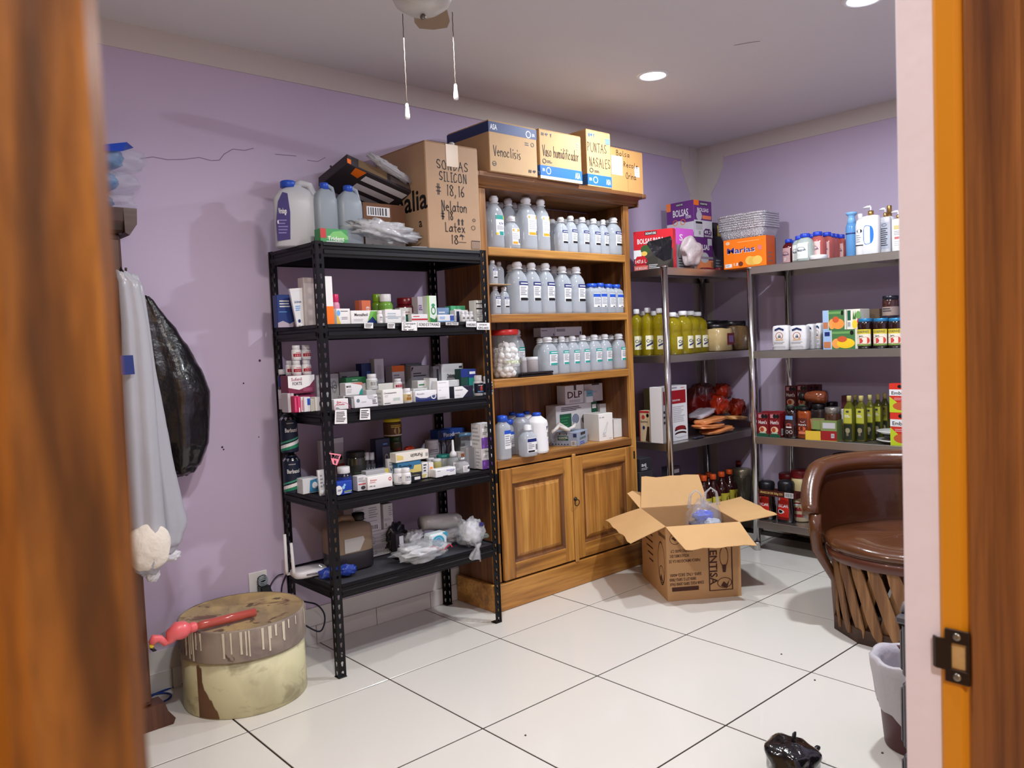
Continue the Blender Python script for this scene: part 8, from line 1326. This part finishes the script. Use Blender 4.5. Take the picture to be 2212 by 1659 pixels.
# ================================================================ WASTE BIN, GREY DRAWER CART, BLACK BAG
bn = at(1910, 1560, 'z', .0); BC_ = Vector((1.50, -1.715, 0)); wbx = empty('waste_bin', BC_, 0, 'dark maroon waste bin lined with a white plastic bag beside the grey cart', 'bin')
MB2 = M((74, 26, 34), rough=.45, name='maroon_bin_plastic'); mb = MB()
mb.lathe([(.0, .003), (.085, .003), (.088, .0), (.092, .006), (.118, .275), (.122, .285), (.118, .287), (.112, .275), (.086, .010), (.0, .008)], MB2, 40, caps=False); mb.build('bin_body', wbx)
LN = M((226, 222, 228), rough=.35, bump=.5, bs=30, alpha=.92, name='bin_liner', tl=.35)
mb = MB(); mb.lathe([(.078, .02), (.104, .27), (.120, .296), (.132, .292), (.129, .26), (.122, .20), (.115, .14), (.112, .122)], LN, 48, caps=False, disp=lambda x, y, z, a, j: (x*(1+.018*math.sin(9*a+j*.6)+.01*math.sin(17*a)), y*(1+.018*math.sin(9*a+j*.6)+.01*math.sin(17*a)), z+(.018*math.sin(3*a+1)+.008*math.sin(7*a) if j > 4 else .004*math.sin(6*a)))); mb.build('liner', wbx)
o = crumple('liner_tail', None, None, (-.085, -.06, .095), (.07, .05, .05), M((236, 214, 216), rough=.4, bump=.4, bs=40, name='pinkish_liner', tl=.2), 141, amp=.15); o.parent = wbx
mb = MB(); mb.add([(-.02, -.02, .15), (.05, .0, .15), (.02, .03, .285), (-.01, .02, .275)], [(0, 1, 2, 3), (3, 2, 1, 0)], WHITE); mb.build('crumpled_paper', wbx)
GC = M((66, 62, 68), rough=.45, coat=.15, name='dark_grey_plastic'); GC2 = M((118, 114, 116), rough=.4, name='mid_grey_plastic')
q0 = at(1932, 1500, 'y', -1.84); gx = q0.x; ct = empty('drawer_cart', (gx, -1.86, 0), 0, 'dark grey plastic drawer cart half hidden by the door frame', 'cart')
WC, DCt = .30, .38
for z0, z1 in ((.03, .20), (.215, .40), (.415, .56)):
    mb = MB(); mb.box(0, WC, -DCt, 0, z0, z1, GC, .006); tr = mb.build('frame', ct)
    mb = MB(); mb.box(.012, WC-.012, .0005, .010, z0+.012, z1-.02, GC, .004); mb.build('side_panel', tr); mb = MB(); mb.box(-.010, -.0005, -DCt+.02, -.02, z0+.012, z1-.015, GC, .004); mb.build('drawer', tr)
mb = MB(); mb.box(-.010, WC+.01, -DCt-.01, .012, .562, .585, GC, .006); mb.build('top', ct)
mb = MB(); mb.tube([(.00+.02, .004, .586), (.03, .0, .607), (.09, -.03, .622), (.18, -.06, .624)], .008, GC2, 8); mb.tube([(.02, -.3, .59), (.09, -.3, .612), (.18, -.28, .614)], .008, GC2, 8); mb.box(.02, WC-.02, -DCt+.02, -.02, .5855, .594, GC2, .004); mb.build('lid_rim', ct)
for x in (.03, WC-.03):
    for y in (-.03, -DCt+.03): mb = MB(); mb.lathe([(.012, 0), (.016, .004), (.016, .022), (.010, .03)], GC, 12, cx=x, cy=y); mb.build('foot', ct)
q = at(1955, 1335, 'y', -1.93); mb = MB(); mb.box(-.03, .05, 0, .04, 0, .035, C(40, 150, 140), .004); mb.box(-.035, .02, -.002, .03, 0, .008, WHITE); o = mb.build('teal_pack', None, (q.x, -1.95, .606)); o.location.z = .5955; o.location.x = gx+.045; tag(o, 'teal and white packet lying on the grey drawer cart', 'packet')
c = Vector((1.06, -1.525, .05)); kb = crumple('black_pouch', 'shiny knotted black plastic bag on the near floor tiles', 'bag', c, (.16, .15, .125), M((9, 8, 10), rough=.14, coat=.8, bump=.6, bs=26, name='shiny_black_film'), 151, (0, 0, .2), .16, 1.5, flat=.78, sharp=False)
mb = MB(); mb.tube([(.01, 0, .055), (.025, 0, .075), (.04, 0, .072), (.036, 0, .060), (.02, 0, .062)], .004, BLACK, 7); mb.tube([(.07, -.04, .0), (.10, -.05, .012), (.115, -.05, .006)], [.010, .008, .004], BLACK, 7); mb.build('knot', kb)
for k, (u, v) in enumerate([(1688, 1412), (1135, 1587), (1760, 1468), (1906, 1625)]):
    q = at(u, v, 'z', .0035); mb = MB(); mb.lathe([(.004, 0), (.003, .003)], M((90, 80, 72), rough=.8, name='crumb'), 6); o = mb.build('floor_crumb', floor, (q.x, q.y, .0006))
# neutral fixes: pull things that carry 'cap' in their name under one label each
